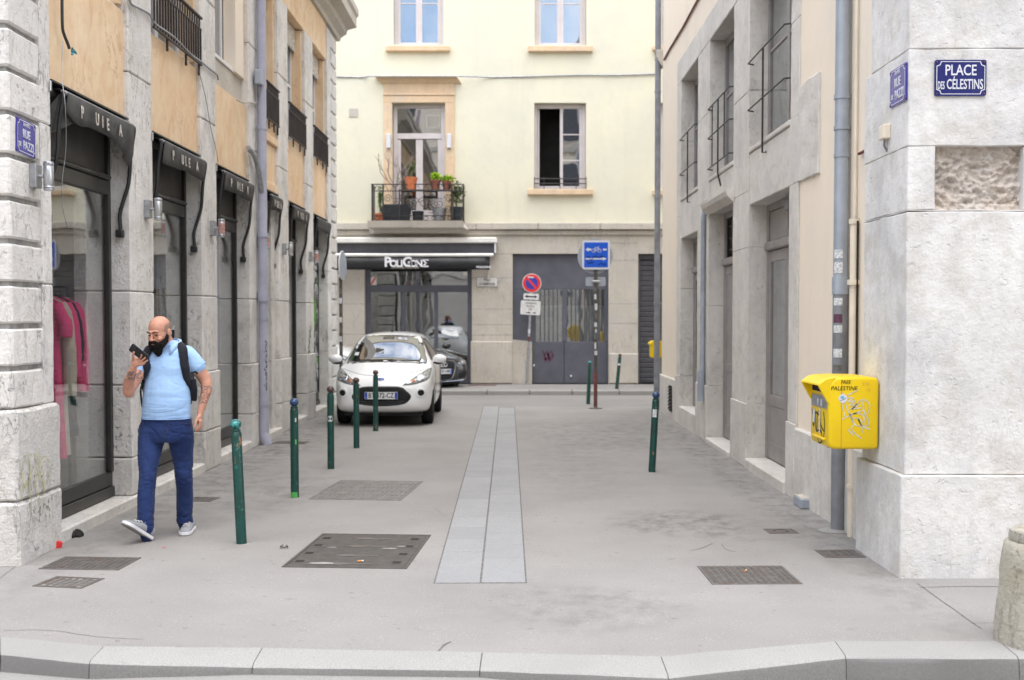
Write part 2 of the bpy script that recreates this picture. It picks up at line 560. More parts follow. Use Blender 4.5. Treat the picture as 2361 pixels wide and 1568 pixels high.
FACE_NX = (R(90), 0, R(-90))     # writing that faces -X
FACE_NY = (R(90), 0, 0)          # writing that faces -Y
def ribbon(pts, width, fn, lift=0.0):
    """a flat painted stroke through 2-D points; fn maps (u, v, lift) to space"""
    P = [Vector((a, b)) for a, b in pts]
    vs, fs = [], []
    for i, p in enumerate(P):
        d = (P[min(i + 1, len(P) - 1)] - P[max(i - 1, 0)])
        d = d.normalized() if d.length > 1e-9 else Vector((1, 0))
        n = Vector((-d.y, d.x)) * width / 2
        vs += [fn(p.x + n.x, p.y + n.y, lift), fn(p.x - n.x, p.y - n.y, lift)]
        if i:
            fs.append((2 * i - 2, 2 * i - 1, 2 * i + 1, 2 * i))
    return vs, fs
def spline(pts, k=5, closed=False):
    P = [Vector(p) for p in pts]
    n = len(P)
    out = []
    for i in range(n if closed else n - 1):
        if closed:
            a, b, c, d = P[(i - 1) % n], P[i], P[(i + 1) % n], P[(i + 2) % n]
        else:
            a, b, c, d = P[max(i - 1, 0)], P[i], P[i + 1], P[min(i + 2, n - 1)]
        for j in range(k):
            t = j / k
            out.append(.5 * ((2 * b) + (c - a) * t + (2 * a - 5 * b + 4 * c - d) * t * t + (3 * b - a - 3 * c + d) * t ** 3))
    if not closed:
        out.append(P[-1])
    return out
def remeshed(mb, name, voxel, smooth_iter=4, factor=.5):
    me = mb.mesh(name)
    o = bpy.data.objects.new(name, me)
    COL.objects.link(o)
    m = o.modifiers.new('r', 'REMESH')
    m.mode = 'VOXEL'
    m.voxel_size = voxel
    if smooth_iter:
        q = o.modifiers.new('s', 'SMOOTH')
        q.factor = factor
        q.iterations = smooth_iter
    dg = bpy.context.evaluated_depsgraph_get()
    out = bpy.data.meshes.new_from_object(o.evaluated_get(dg))
    bpy.data.objects.remove(o)
    out.shade_smooth()
    return out
def copy_tree(o, parent=None):
    c = o.copy()
    COL.objects.link(c)
    c.parent = parent
    for ch in o.children:
        copy_tree(ch, c)
    return c
# ------------------------------------------------------------------ ground
def patch_at(px, py):
    return onZ(px, py)
_s1 = onZ(1580, 1205); _s2 = onZ(1345, 1400); _s3 = onZ(1400, 1000); _s4 = onZ(620, 1130); _s5 = onZ(1690, 1240); _s6 = onZ(1320, 1085); _s7 = onZ(700, 1020)
MAT['asphalt'] = asphalt('asphalt', (.277, .265, .253), [(-3.25, 15, .45, 10, .6), (2.45, 13.5, .40, 9.5, .6), (_s1[0], _s1[1], .75, .75, .75), (_s2[0], _s2[1], .8, .7, .4), (_s3[0], _s3[1], 1.6, 3.2, .5), (_s4[0], _s4[1], .9, 2.2, .4), (_s5[0], _s5[1], .5, .4, .3), (_s6[0], _s6[1], .7, 2.6, .25), (_s7[0], _s7[1], .6, 2.5, .45)])
MAT['asphalt_road'] = asphalt('asphalt_road', (.29, .28, .27))
MAT['asphalt_far'] = asphalt('asphalt_far', (.25, .24, .23))
g = MB().add([(-600, -600, -.5), (600, -600, -.5), (600, 600, -.5), (-600, 600, -.5)], [(0, 1, 2, 3)]).build('ground', 'asphalt_road')
tag(g, 'wide grey ground under the streets', None, None, 'structure')
K_IN = [(0, 1469), (239, 1491), (605, 1494.5), (1112, 1505), (1524, 1514.4), (1925, 1479), (2303, 1479)]
K_OUT = [(0, 1506.5), (205, 1527), (581, 1535.6), (1106, 1543), (1541.7, 1560.7), (1951, 1514.4), (2350, 1516.7)]
K_Z = [-.096, -.085, -.044, -.042, -.085, -.14, -.15]
kin = [Vector(onZ(*p)) for p in K_IN]
kout = [Vector(onZ(*p)) for p in K_OUT]
def ext(l, rev):
    a, b = (l[1], l[0]) if rev else (l[-2], l[-1])
    d = (b - a).normalized()
    return [b + d * s for s in ((5.4, 4.1, 2.7, 1.35) if rev else (1.35, 2.7, 4.1, 5.4))]
kin = ext(kin, True) + kin + ext(kin, False)
kout = ext(kout, True) + kout + ext(kout, False)
kz = [-.12] * 4 + K_Z + [-.15] * 4
vs, fs = [], []
for p in kin:
    vs += [(p.x, p.y, 0), (p.x, 7.2, 0), (p.x, 22.0, 0)]
for i in range(len(kin) - 1):
    a = 3 * i
    fs += [(a, a + 3, a + 4, a + 1), (a + 1, a + 4, a + 5, a + 2)]
pavement = MB().add(vs, fs).build('pavement', 'asphalt')
tag(pavement, 'pale grey asphalt surface of the narrow street', None, None, 'structure')
vs, fs = [], []
for p, z in zip(kout, kz):
    vs += [(p.x, p.y + .03, z), (p.x, p.y - 1.5, z - .01), (p.x, p.y - 60, z - .02)]
for i in range(len(kout) - 1):
    a = 3 * i
    fs += [(a, a + 1, a + 4, a + 3), (a + 1, a + 2, a + 5, a + 4)]
tag(MB().add(vs, fs).build('road', 'asphalt_road'), 'grey road surface in front of the kerb', None, None, 'structure')
kerb = tag(thing('kerb', None, None), 'pale granite kerb dipping at the street mouth', None, None, 'structure')
for i in range(len(kin) - 1):
    a, b, c, d = kin[i], kin[i + 1], kout[i + 1], kout[i]
    e1 = (b - a).normalized() * .0022; e2 = (c - d).normalized() * .0022
    a, b, c, d = a + e1, b - e1, c - e2, d + e2
    lo = min(kz[i], kz[i + 1]) - .06
    k = Vector((0, .012))
    # a rounded nose along the road side
    prof0 = [(a, -.2), (a, .002), (d + (a - d) * .12, 0), (d + (a - d) * .03, -.012), (d, -.035), (d - k, lo)]
    prof1 = [(b, -.2), (b, .002), (c + (b - c) * .12, 0), (c + (b - c) * .03, -.012), (c, -.035), (c - k, lo)]
    n = 7
    rings = []
    for j in range(n + 1):
        t = j / n
        rings.append([Vector((p0.x * (1 - t) + p1.x * t, p0.y * (1 - t) + p1.y * t + .006 * noise.noise(Vector((p0.x + (p1.x - p0.x) * t * 3, q * 2.0, i))), z0 + (.004 * noise.noise(Vector((p0.x * 4 + t * 9, q * 3.0, i))) if 0 < q < 5 else 0))) for q, ((p0, z0), (p1, z1)) in enumerate(zip(prof0, prof1))])
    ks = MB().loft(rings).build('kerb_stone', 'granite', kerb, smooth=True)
    ks.data.materials.append(MAT['granite_dark'])
    for pl_ in ks.data.polygons:      # darker granite on the road side of the stone
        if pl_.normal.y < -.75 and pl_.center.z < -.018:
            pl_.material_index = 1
# paving strip of paired slabs
strip = tag(thing('paving_strip', None, None), 'twin row of pale granite slabs along the street middle', None, None, 'structure')
nl, nm_, nr = Vector(onZ(1003, 1344.7)), Vector(onZ(1108, 1344.5)), Vector(onZ(1211.5, 1344))
fl, fr_ = Vector(onZ(1115, 938)), Vector(onZ(1186, 938))
L = (fl - nl).length
dirv = ((fl + fr_) / 2 - (nl + nr) / 2).normalized()
B('joint_bed', 'mortar', strip, 0, 0, 0, 0, 0, 0) if False else None
bed = MB().prism([(nl.x - .01, nl.y - .01, .0015), (nr.x + .01, nr.y - .01, .0015), (nr.x + dirv.x * L + .01, nr.y + dirv.y * L, .0015), (nl.x + dirv.x * L - .01, nl.y + dirv.y * L, .0015)], (0, 0, -.03)).build('joint_bed', 'crack_grey', strip)
for col, (p, wd, off) in enumerate(((nl, nm_.x - nl.x - .006, 0), (Vector((nm_.x + .006, nr.y)), nr.x - nm_.x - .006, -.22))):
    s = 0
    k = 0
    while s < L - .2:
        ln = .485 if not (col and k == 0) else .26
        ln = min(ln, L - s)
        c = p + dirv * (s + ln / 2) + Vector((wd / 2, 0))
        piece('paving_slab', 'slab', strip, (c.x, c.y, -.012 + random.uniform(-.0008, .0008)), (round(wd, 3), round(ln - .009, 3), .034), (0, 0, math.atan2(-dirv.x, dirv.y)), .0025)
        s += ln
        k += 1
# cross street at the back
MB().add([(-60, 22.0, -.004), (60, 22.0, -.004), (60, 27, -.004), (-60, 27, -.004)], [(0, 1, 2, 3)]).build('cross_road', 'asphalt_far')
tag(bpy.data.objects['cross_road'], 'darker asphalt of the cross street behind the cars', None, None, 'structure')
YF = onZ(1300, 886, .10)[1]
YK = onZ(1300, 911, 0)[1]
fp = MB().box(-60, 60, YK + .27, YF + .3, -.1, .10).build('far_pavement', 'asphalt')
tag(fp, 'narrow pale footway along the yellow facade', None, None, 'structure')
fk = tag(thing('far_kerb', None, None), 'grey stone kerb of the cross street', None, None, 'structure')
x = -14.0
while x < 12:
    ln = random.choice((1.05, 1.2, .95))
    piece('kerb_stone', 'granite', fk, (x + ln / 2, YK + .135, .002), (ln - .012, .27, .2), (0, 0, 0), .018)
    x += ln
# surface cracks and joints in the asphalt
def crack(pts, wd=.006):
    q = [Vector(onZ(*p)) for p in pts]
    f = lambda u, v, l: (u, v, l)
    P = [(v.x, v.y) for v in spline([(a.x, a.y, 0) for a in q], 4)]
    P = [(a + .006 * noise.noise(Vector((a * 9, b * 9, 0))), b + .006 * noise.noise(Vector((a * 9, b * 9, 5)))) for a, b in P]
    m = MB().add(*ribbon(P, wd, f, .0022))
    return m.build('crack', 'crack_grey', pavement)
crack([(10, 1454), (90, 1453), (140, 1456), (180, 1463), (240, 1470), (330, 1475)], .004)
crack([(1012, 1501), (1022, 1490), (1040, 1480)], .012)
crack([(1004, 1172), (1017, 1184), (1024, 1187)], .004)
crack([(1590, 1270), (1618, 1264), (1643, 1253)], .006)
crack([(1664, 1254), (1672, 1266), (1695, 1273)], .006)
crack([(2115, 1345), (2180, 1392), (2262, 1450)], .008)
crack([(2120, 1355), (2200, 1353), (2309, 1353)], .008)
crack([(0, 1334), (22, 1316), (40, 1304)], .006)
crack([(2240, 1437), (2305, 1436)], .004)


# ------------------------------------------------------------------ building with the shops
XL = -3.52
shop = thing('shop_building', 'old limestone shop building with orange stone panels above dark awnings', 'building', (XL, 8, 0))
def ly(px):
    return onX(px, 735, XL)[0]
Y0 = 7.88
YE = ly(778)
bays = [(ly(124), ly(303)), (ly(356), ly(468)), (ly(502), ly(578)), (ly(615), ly(645)), (ly(667), ly(707)), (ly(724), ly(757))]
PT, SILL, LIN, TOP = 4.52, 3.555, 6.52, 7.2
# masses behind the facade
B('wall', 'limestone', shop, -15, -7.2, Y0 + .06, YE - .05, 0, 3.5)
B('upper_wall', 'limestone', shop, -15, -4.05, Y0 + .06, YE - .05, 3.5, 7.9)
B('front_wall', 'limestone', shop, -15, -4.62, Y0 + .03, Y0 + .5, 0, 7.9)
B('end_wall', 'limestone', shop, -7.2, -3.6, YE - .4, YE - .06, 0, 7.9)
B('roof', 'terracotta', shop, -15.3, -3.3, Y0 - .2, YE + .2, 7.95, 8.15)
B('shop_floor', 'interior', shop, -7.2, -3.75, Y0 + .5, YE - .4, -.05, .1)
B('shop_ceiling', 'interior', shop, -7.2, -3.8, Y0 + .5, YE - .4, 3.4, 3.5)
for (y0, y1) in ((bays[0][1] + .45, bays[0][1] + .52), (bays[1][1] + .3, bays[1][1] + .4), (bays[2][1] + .5, bays[2][1] + .6)):
    B('partition', 'interior', shop, -7.19, -3.92, y0, y1, .1, 3.4)
# corner pier of rusticated courses
sd_ = [0]
def block(name, mat, par, x0, x1, y0, y1, z0, z1, amp=.005, bevel=.012, step=.08):
    sd_[0] += 1
    return link(name, rough_block(x0, x1, y0, y1, z0, z1, amp, step, sd_[0], bevel), mat, par)
YS = ly(100)
B('pier_core', 'mortar', shop, -4.6, XL - .035, Y0 + .03, bays[0][0] - .01, 0, 7.2)
block('plinth_stone', 'limestone_rough', shop, -4.7, XL + .045, Y0 - .04, bays[0][0] + .01, -.02, .445, .012, .02)
block('plinth_stone', 'limestone_rough', shop, -4.7, XL + .04, Y0 - .035, bays[0][0] + .005, .452, 1.095, .010, .02)
z = 1.10
k = 0
while z < 7.1:
    h = .2985
    block('stone_block', 'limestone', shop, -4.6, XL, Y0, YS + .02 * random.uniform(-1, 1), z + .004, z + h - .034, .005, .014)
    k += 1
    z += h
for (z0, z1) in ((1.10, 1.99), (1.996, 3.19), (3.196, 5.0), (5.006, 7.15)):
    block('strip_stone', 'limestone', shop, -4.0, XL - .003, YS + .012, bays[0][0], z0, z1, .004, .01, .12)
# pillars between the bays
pil = [(bays[i][1], bays[i + 1][0]) for i in range(5)]
for i, (y0, y1) in enumerate(pil):
    zs = [(.0 if i else .105, .45), (.456, 1.12), (1.126, 1.98), (1.985, SILL + .42), (SILL + .426, 5.35), (5.356, LIN)]
    for j, (z0, z1) in enumerate(zs):
        pr = .022 if j < 2 and i else 0
        block('pillar_stone', 'limestone_rough' if j < 2 else 'limestone', shop, -4.05, XL + pr, y0 - (pr if j < 2 else 0), y1 + pr, z0, z1, .008 if j < 2 else .0035, .012, .10)
# end pier with quoins
B('pier_core', 'mortar', shop, -4.05, XL - .03, bays[5][1] + .02, YE - .03, 0, 7.2)
z = 0.0
while z < 7.1:
    h = .2985
    B('stone_block', 'limestone', shop, -4.05, XL + .004, bays[5][1] + .42, YE, z + .004, z + h - .03, .012)
    z += h
for (z0, z1) in ((0, 1.1), (1.105, 2.6), (2.605, 4.4), (4.405, 7.15)):
    B('strip_stone', 'limestone', shop, -4.05, XL, bays[5][1], bays[5][1] + .41, z0, z1, .006)
# bays
GX = XL - .175
for i, (y0, y1) in enumerate(bays):
    # orange panel over the shop
    if i == 3:
        B('stone_panel', 'orange_stone', shop, -4.04, XL - .05, y0, y1, SILL, PT - .28, .004)
        B('panel_ledge', 'orange_stone', shop, -4.04, XL - .005, y0, y1, PT - .27, PT - .16, .012)
        B('panel_ledge', 'orange_stone', shop, -4.04, XL - .005, y0, y1, SILL - .005, SILL + .12, .012)
        B('stone_panel', 'orange_stone', shop, -4.04, XL - .04, y0, y1, PT - .155, PT, .004)
    else:
        B('stone_panel', 'orange_stone', shop, -4.04, XL - .045, y0 + .003, y1 - .003, SILL, PT, .006)
    # window opening of the upper floor
    wx = XL - .20
    wn = B('window_sill', 'limestone' if i != 2 else 'facade_stone', shop, -4.04, XL - .10, y0 + .004, y1 - .004, PT + .004, PT + (.05 if i != 2 else .34), .006)
    zb = PT + (.055 if i != 2 else .345)
    for yy in ((y1 - .06, y1 - .004), (y0 + .004, y0 + .06)):
        B('jamb', 'orange_stone', shop, wx - .02, XL - .06, yy[0], yy[1], zb, LIN - .02, .004)
    a, b = y0 + .065, y1 - .065
    if i == 2:
        B('plaster_reveal', 'cream_render', shop, wx - .01, XL - .05, b - .42, b - .005, zb, LIN - .02, .004)
        B('sill_board', 'white_paint', shop, wx - .02, XL - .08, a, b - .43, zb, zb + .045, .004)
        b -= .43
        zb += .05
    win = B('window', 'white_paint', shop, wx - .07, wx - .015, a, a + .07, zb, LIN - .02, .005)
    B('frame_bar', 'white_paint', win, wx - .07, wx - .015, b - .07, b, zb, LIN - .02, .005)
    B('frame_bar', 'white_paint', win, wx - .068, wx - .017, (a + b) / 2 - .05, (a + b) / 2 + .05, zb, LIN - .02, .005)
    for zz in ((zb, zb + .09), (zb + .95, zb + 1.0), (LIN - .12, LIN - .02)):
        for q0, q1 in ((a + .072, (a + b) / 2 - .052), ((a + b) / 2 + .052, b - .072)):
            B('glazing_bar', 'white_paint', win, wx - .064, wx - .022, q0, q1, zz[0], zz[1], .003)
    for q0, q1 in ((a + .07, (a + b) / 2 - .05), ((a + b) / 2 + .05, b - .07)):
        B('glass', 'pane_far', win, wx - .045, wx - .041, q0, q1, zb + .03, LIN - .05)
    B('curtain', 'curtain', win, wx - .16, wx - .14, a, b, zb, LIN - .03)
    if i >= 3:
        # scalloped blind valance
        m = MB()
        n = 9
        for q in range(n):
            u0 = a + (b - a) * q / n; u1 = a + (b - a) * (q + 1) / n
            m.prism([(XL - .16, u0, LIN - .02), (XL - .16, u1, LIN - .02), (XL - .16, u1, LIN - .36), (XL - .16, (u0 + u1) / 2, LIN - .42), (XL - .16, u0, LIN - .36)], (.008, 0, 0))
        m.build('blind_valance', 'letter_worn', shop)
# entablature and cornice
B('frieze', 'orange_stone', shop, -4.04, XL - .02, bays[0][0] + .004, bays[5][1] - .004, LIN + .003, TOP, .008)
prof = [(XL - .06, 7.2), (XL + .03, 7.2), (XL + .05, 7.27), (XL + .16, 7.34), (XL + .18, 7.42), (XL + .36, 7.47), (XL + .36, 7.66), (XL + .40, 7.70), (XL + .40, 7.82), (XL - .06, 7.9)]
MB().prism([(px, Y0 - .3, pz) for px, pz in prof], (0, YE + .62 - Y0, 0)).build('cornice', 'facade_stone', shop)
# shopfronts
for i, (y0, y1) in enumerate(bays):
    g0, g1 = y0 + .01, y1 - .01
    zt, zb = 2.85, .33
    if i == 3:
        rx = XL - .45
        B('door_reveal', 'limestone_rough', shop, rx, XL - .03, y0 + .004, y0 + .25, .06, SILL - .004, .01)
        B('door_reveal', 'limestone_rough', shop, rx, XL - .06, y1 - .26, y1 - .004, .06, SILL - .004, .01)
        dr = B('door', 'dark_board', shop, rx - .05, rx, y0 + .26, y1 - .27, .11, SILL - .01, .006)
        B('door_panel', 'taupe_door', dr, rx + .001, rx + .02, y0 + .34, y1 - .35, .3, 2.4, .008)
        B('step', 'grey_stone', shop, -4.0, XL + .03, y0 - .03, y1, -.02, .10, .012)
        continue
    sw = B('shop_window', 'shop_black', shop, GX - .06, GX + .01, g0, g1, .105, .20, .006)
    B('frame_bar', 'shop_black', sw, GX - .055, GX - .01, g0, g1, .203, zb, .006)
    for q0, q1 in ((g0, g0 + .05), (g1 - .055, g1)):
        B('frame_bar', 'shop_black', sw, GX - .05, GX + .004, q0, q1, zb, SILL - .01, .006)
    B('frame_bar', 'shop_black', sw, GX - .05, GX, g0 + .052, g1 - .057, zt, zt + .13, .006)
    B('frame_moulding', 'shop_black', sw, GX - .05, GX + .035, g0 + .051, g1 - .056, zt + .133, zt + .175, .014)
    B('fascia_board', 'dark_board', sw, GX - .05, GX - .03, g0 + .052, g1 - .057, zt + .178, SILL - .012)
    if i in (4, 5):
        B('frame_bar', 'shop_black', sw, GX - .05, GX - .002, (g0 + g1) / 2 - .04, (g0 + g1) / 2 + .04, zb, zt, .004)
    if i < 5:
        B('glass', 'pane', sw, GX - .036, GX - .030, g0 + .05, g1 - .055, zb - .01, zt + .01)
    B('step', 'grey_stone', shop, -4.0, XL + .012, y0 + .012, (pil[0][1] - .03) if i == 0 else y1, -.02, .10, .016)
B('door_backing', 'interior_dark', shop, -4.04, -4.0, bays[4][0], bays[4][1], .1, 3.4)
# painted shutter in the last bay, with spray lettering
def graffiti():
    t = NT('graffiti')
    v = t.mapped((1, 1.6, 1.1))
    a = t.noise(2.2, 3, .5, v, 1.5)
    c = t.mix(t.math('GREATER_THAN', a, .47), (.05, .05, .05), (.42, .43, .44))
    c = t.mix(t.math('GREATER_THAN', t.noise(1.8, 2, .5, t.mapped((1, 1.3, .9), (3, 1, 2))), .56), c, (.10, .30, .03))
    c = t.mix(t.math('GREATER_THAN', t.noise(2.6, 2, .5, t.mapped((1, 1.3, .9), (7, 2, 5))), .6), c, (.02, .02, .02))
    return t.done(c, .6)
MAT['graffiti'] = graffiti()
y0, y1 = bays[5]
B('painted_shutter', 'graffiti', shop, GX - .034, GX - .02, y0 + .06, y1 - .065, .32, 2.86)
n = 11
for k in range(n):
    piece('shutter_slat', 'graffiti', shop, (GX - .014, (y0 + y1) / 2, .32 + (2.5) * (k + .5) / n), (.012, y1 - y0 - .13, .2), (0, 0, 0), .004)
sp = text('door_lettering', 'PULE A', .16, 'enamel_white', bpy.data.objects['shop_window.003'], (GX - .024, (bays[4][0] + bays[4][1]) / 2 - .3, 1.83), FACE_PX, bold=.02, squash=.7)
MB().add(*ribbon([(y0 - .55 + .5 * math.sin(q * 1.9) * .18 + q * .012, 1.05 + q * .035 + .06 * math.cos(q * 2.6)) for q in range(16)], .035, lambda u, v, l: (XL + .004, u, v))).build('spray_tag', 'leaf_green', shop)
B('poster', 'curtain', bpy.data.objects['shop_window.003'], GX - .026, GX - .024, bays[4][0] + .12, bays[4][0] + .5, 1.0, 1.55)
# iron railings in front of the windows
MAT['rail_iron'] = simple('rail_iron', (.042, .033, .034), .5, .2, .4, .3, 9)
def railing(y0, y1, n):
    x = XL + .015
    rl = B('railing', 'rail_iron', shop, x - .02, x + .02, y0 + .02, y1 - .02, PT + .53, PT + .555, .004)
    B('rail', 'rail_iron', rl, x - .012, x + .012, y0 + .02, y1 - .02, PT + .02, PT + .04, .003)
    B('rail', 'rail_iron', rl, x - .010, x + .010, y0 + .02, y1 - .02, PT + .41, PT + .425, .003)
    for k in range(n):
        y = y0 + .05 + (y1 - y0 - .1) * k / (n - 1)
        piece('baluster', 'rail_iron', rl, (x, y, PT + .235), (.018, .018, .39))
        if k < n - 1:
            yy = y + (y1 - y0 - .1) / (n - 1) / 2
            piece('collar', 'rail_iron', rl, (x, yy, PT + .475), (.016, .028, .10), (0, 0, 0), .006)
    for f in (.3, .68, .97):
        piece('foot', 'rail_iron', rl, (x - .02, y0 + (y1 - y0) * f, PT - .03), (.02, .025, .12))
railing(bays[1][0], bays[1][1], 19)
railing(bays[3][0], bays[3][1], 12)
railing(bays[4][0], bays[4][1], 17)
railing(bays[5][0], bays[5][1], 16)
# faded spray lettering low on the corner pier
MAT['spray_yellow'] = simple('spray_yellow', (.50, .51, .24), .9, 0, .1, .4, 30)
def pier_px(u, v, l):
    y, z_ = onX(u, v, XL + .05)
    return (XL + .054 + l, y, z_)
for pts in ([(48, 1130), (52, 1085), (60, 1048), (68, 1062), (66, 1110), (54, 1118), (62, 1125), (72, 1090), (78, 1075)],
            [(80, 1120), (86, 1070), (82, 1045), (92, 1060), (104, 1052), (114, 1080), (108, 1108), (94, 1110), (90, 1060), (98, 1100), (103, 1140)],
            [(50, 1155), (56, 1120), (64, 1110), (70, 1150), (72, 1190)], [(80, 1110), (90, 1150), (96, 1175)]):
    MB().add(*ribbon([(p.x, p.y) for p in spline([(a, b, 0) for a, b in pts], 5)], 1.4, pier_px)).build('spray_tag', 'spray_yellow', shop)

# ------------------------------------------------------------------ awnings over the shop windows
AW_N = ['worn charcoal awning with a drooping torn corner over the window with pink coats',
        'charcoal awning with faded letters over the second shop window from the corner',
        'charcoal awning with faded letters just before the lilac downpipe',
        'short charcoal awning just beyond the lilac downpipe',
        'charcoal awning over the black glazed shop door',
        'charcoal awning over the graffiti covered shutter, last before the corner']
def awning(i, y0, y1):
    bx, bz = XL + .05, 3.47
    t = thing('awning', AW_N[i], 'awning', (XL - .1, (y0 + y1) / 2, SILL), group='charcoal awnings over the shop windows')
    ye0, ye1 = y0 + .10, y1 - .03
    MB().tube([(bx, ye0, bz), (bx, ye1, bz)], .017, 10).build('front_bar', 'galvanised', t, smooth=True)
    MB().tube([(XL - .10, y0 + .05, SILL - .07), (XL - .10, y1 - .02, SILL - .07)], .05, 12).build('roller', 'awning_cloth', t, smooth=True)
    B('hood', 'black_metal', t, XL - .17, XL + .0, y0 + .02, y1 - .012, SILL - .018, SILL - .004)
    # cloth from the roller to the bar, then the hanging valance
    n = 36
    rows = []
    for k in range(n + 1):
        u = k / n
        y = ye0 + .06 + (ye1 - ye0 - .09) * u
        sag = .012 * math.sin(u * 9 + i) + .008 * math.sin(u * 23 + 2 * i)
        h = .205 + .012 * math.sin(u * 7 + 1.3 * i)
        if i == 0:
            h = .19 + .02 * math.sin(u * 11) + max(0, (u - .78)) * .95 - max(0, .1 - u) * .5
        if i >= 3:
            h = .19
        wob = .012 * math.sin(u * 13 + i) * (1 if i == 0 else .35)
        cur = .03 if (i == 0 and u > .9) else 0
        rows.append([(XL - .05, y, SILL - .045), (bx - .05, y, bz + .035), (bx + .006, y, bz + .019), (bx + .020, y, bz), (bx + .012 + wob * .3, y, bz - h * .33), (bx + .002 + wob * .8, y, bz - h * .66), (bx - .006 + wob * 1.3 - cur, y, bz - h + sag * .4)])
    m = MB()
    nn = len(rows[0])
    m.add([p for r in rows for p in r], [(a * nn + b, (a + 1) * nn + b, (a + 1) * nn + b + 1, a * nn + b + 1) for a in range(n) for b in range(nn - 1)])
    cl = m.build('cloth', 'awning_cloth', t, smooth='all')
    so = cl.modifiers.new('thick', 'SOLIDIFY')
    so.thickness = .004
    if i == 0:
        MB().prism([(bx - .03, ye0 + .02, bz - .01), (bx + .015, ye0 + .30, bz - .02), (bx - .01, ye0 + .26, bz - .19), (bx - .10, ye0 + .0, bz - .32), (bx - .12, ye0 - .02, bz - .14)], (.004, 0, 0)).build('loose_flap', 'awning_cloth', t)
    if i < 5:
        w_ = (ye1 - ye0)
        for ch, f in (('P', .20), ('U', .40), ('L' if i else 'l', .475), ('E', .55), ('A', .74)):
            text('letter', ch, .135, 'letter_worn', t, (bx + .027, ye0 + w_ * f, bz - .105), FACE_PX, bold=.025, ext=.002, squash=.8 if i < 3 else .7)
    # scroll arms
    for y, sgn in ((ye0, -1), (ye1, 1)):
        pts = spline([(bx, y, bz), (bx + .0, y, bz - .06), (XL + .02, y, bz - .25), (XL - .0, y, bz - .5), (XL - .055, y, bz - .68), (XL - .085, y, bz - .80), (XL - .075, y, bz - .95)], 4)
        MB().tube(pts, .018, 8).build('arm', 'black_metal', t, smooth=True)
        B('arm_bracket', 'black_metal', t, XL - .12, XL - .05, y - .035, y + .03, bz - 1.0, bz - .93, .01)
    B('fixing_plate', 'steel', t, XL + .002, XL + .012, y0 - .035, y0 - .004, bz - .02, bz + .06, .003)
    return t
for i, (y0, y1) in enumerate(bays):
    awning(i, y0, y1)

# ------------------------------------------------------------------ wall lamps on the pillars
LAMP = [(90, 405, 'two-ended brushed steel wall lamp under the street name plate', None), (354, 492, 'clean two-ended steel wall lamp on the second pillar', None),
        (508, 537, 'steel wall lamp covered in pink stickers between two awnings', 'pink_sticker'), (607, 551, 'steel wall lamp with a red sticker beside the lilac downpipe', 'pink_sticker'),
        (672, 578, 'steel wall lamp on the pillar before the black shop door', None), (729, 593, 'steel wall lamp on the last pillar before the graffiti shutter', 'pink_sticker')]
for k, (px, py, lab, st) in enumerate(LAMP):
    y, z = onX(px, py, XL + .05)
    z = 2.77
    y = {0: y, 1: (pil[0][0] + pil[0][1]) / 2 + .1, 2: (pil[1][0] + pil[1][1]) / 2 + .06, 3: pil[2][0] + .45, 4: pil[3][0] + .25, 5: pil[4][0] + .3}[k]
    t = thing('wall_lamp', lab, 'wall lamp', (XL, y, z), group='steel wall lamps on the pillars')
    MB().box(0, .05, -.055, .055, -.085, .085).build('back_box', 'galvanised', t, .004, local=True)
    MB().tube([(.05, 0, 0), (.085, 0, 0)], .014, 10).build('stem', 'steel', t, smooth=True, local=True)
    o = MB().lathe([(.001, -.105), (.034, -.105), (.036, -.10), (.036, -.075), (.034, -.072), (.036, -.069), (.036, .069), (.034, .072), (.036, .075), (.036, .10), (.034, .105), (.001, .105)], (.12, 0, 0), 18).build('barrel', 'steel', t, smooth=True, local=True)
    for q in (-.085, .085):
        MB().lathe([(.0365, q - .004), (.0375, q - .003), (.0375, q + .003), (.0365, q + .004)], (.12, 0, 0), 18).build('ring', 'dark_pipe', o, local=True)
    if st:
        MB().lathe([(.0372, -.06), (.0376, -.059), (.0376, .055), (.0372, .056)], (.12, 0, 0), 18).build('sticker', st, o, local=True)
# ------------------------------------------------------------------ building on the other side
XR = 2.70
def ry(px):
    return onX(px, 735, XR)[0]
town = thing('townhouse', 'cream rendered townhouse with grey stone door surrounds and a pale stone corner', 'building', (XR, 8, 0))
CY = 7.52
YR = ry(1526)
ya0, ya1 = ry(1822), ry(1728)
yb0, yb1 = ry(1692), ry(1636)
yc0, yc1 = ry(1610), ry(1571)
S0, S1, ST = ry(1842), ry(1562), 5.95
HR = 12.5
def wall_holes(y0, y1, z0, z1, holes, xf):
    """street-side wall sheet with openings (y0, y1, z0, z1) and their reveals"""
    ys = sorted({y0, y1, *[h[0] for h in holes], *[h[1] for h in holes]})
    zs = sorted({z0, z1, *[h[2] for h in holes], *[h[3] for h in holes]})
    m = MB()
    for a, b in zip(ys, ys[1:]):
        for c, d in zip(zs, zs[1:]):
            if any(h[0] <= a and b <= h[1] and h[2] <= c and d <= h[3] for h in holes):
                continue
            m.add([(xf, a, c), (xf, b, c), (xf, b, d), (xf, a, d)], [(0, 1, 2, 3)])
    return m
PL = .70
CS = ry(2022)
m = wall_holes(CS - .02, YR, PL - .05, HR, [(S0, S1, PL - .05, ST)], XR)
cw = m.build('rendered_wall', 'cream_render', town)
B('core', 'cream_render', town, XR + .35, 16, CY + .3, YR - .02, 0, HR)
B('gable_wall', 'cream_render', town, XR + .002, 16, YR - .02, YR, 0, HR)
B('eave', 'facade_stone', town, XR - .25, 16, CY - .2, YR + .2, HR + .01, HR + .3)
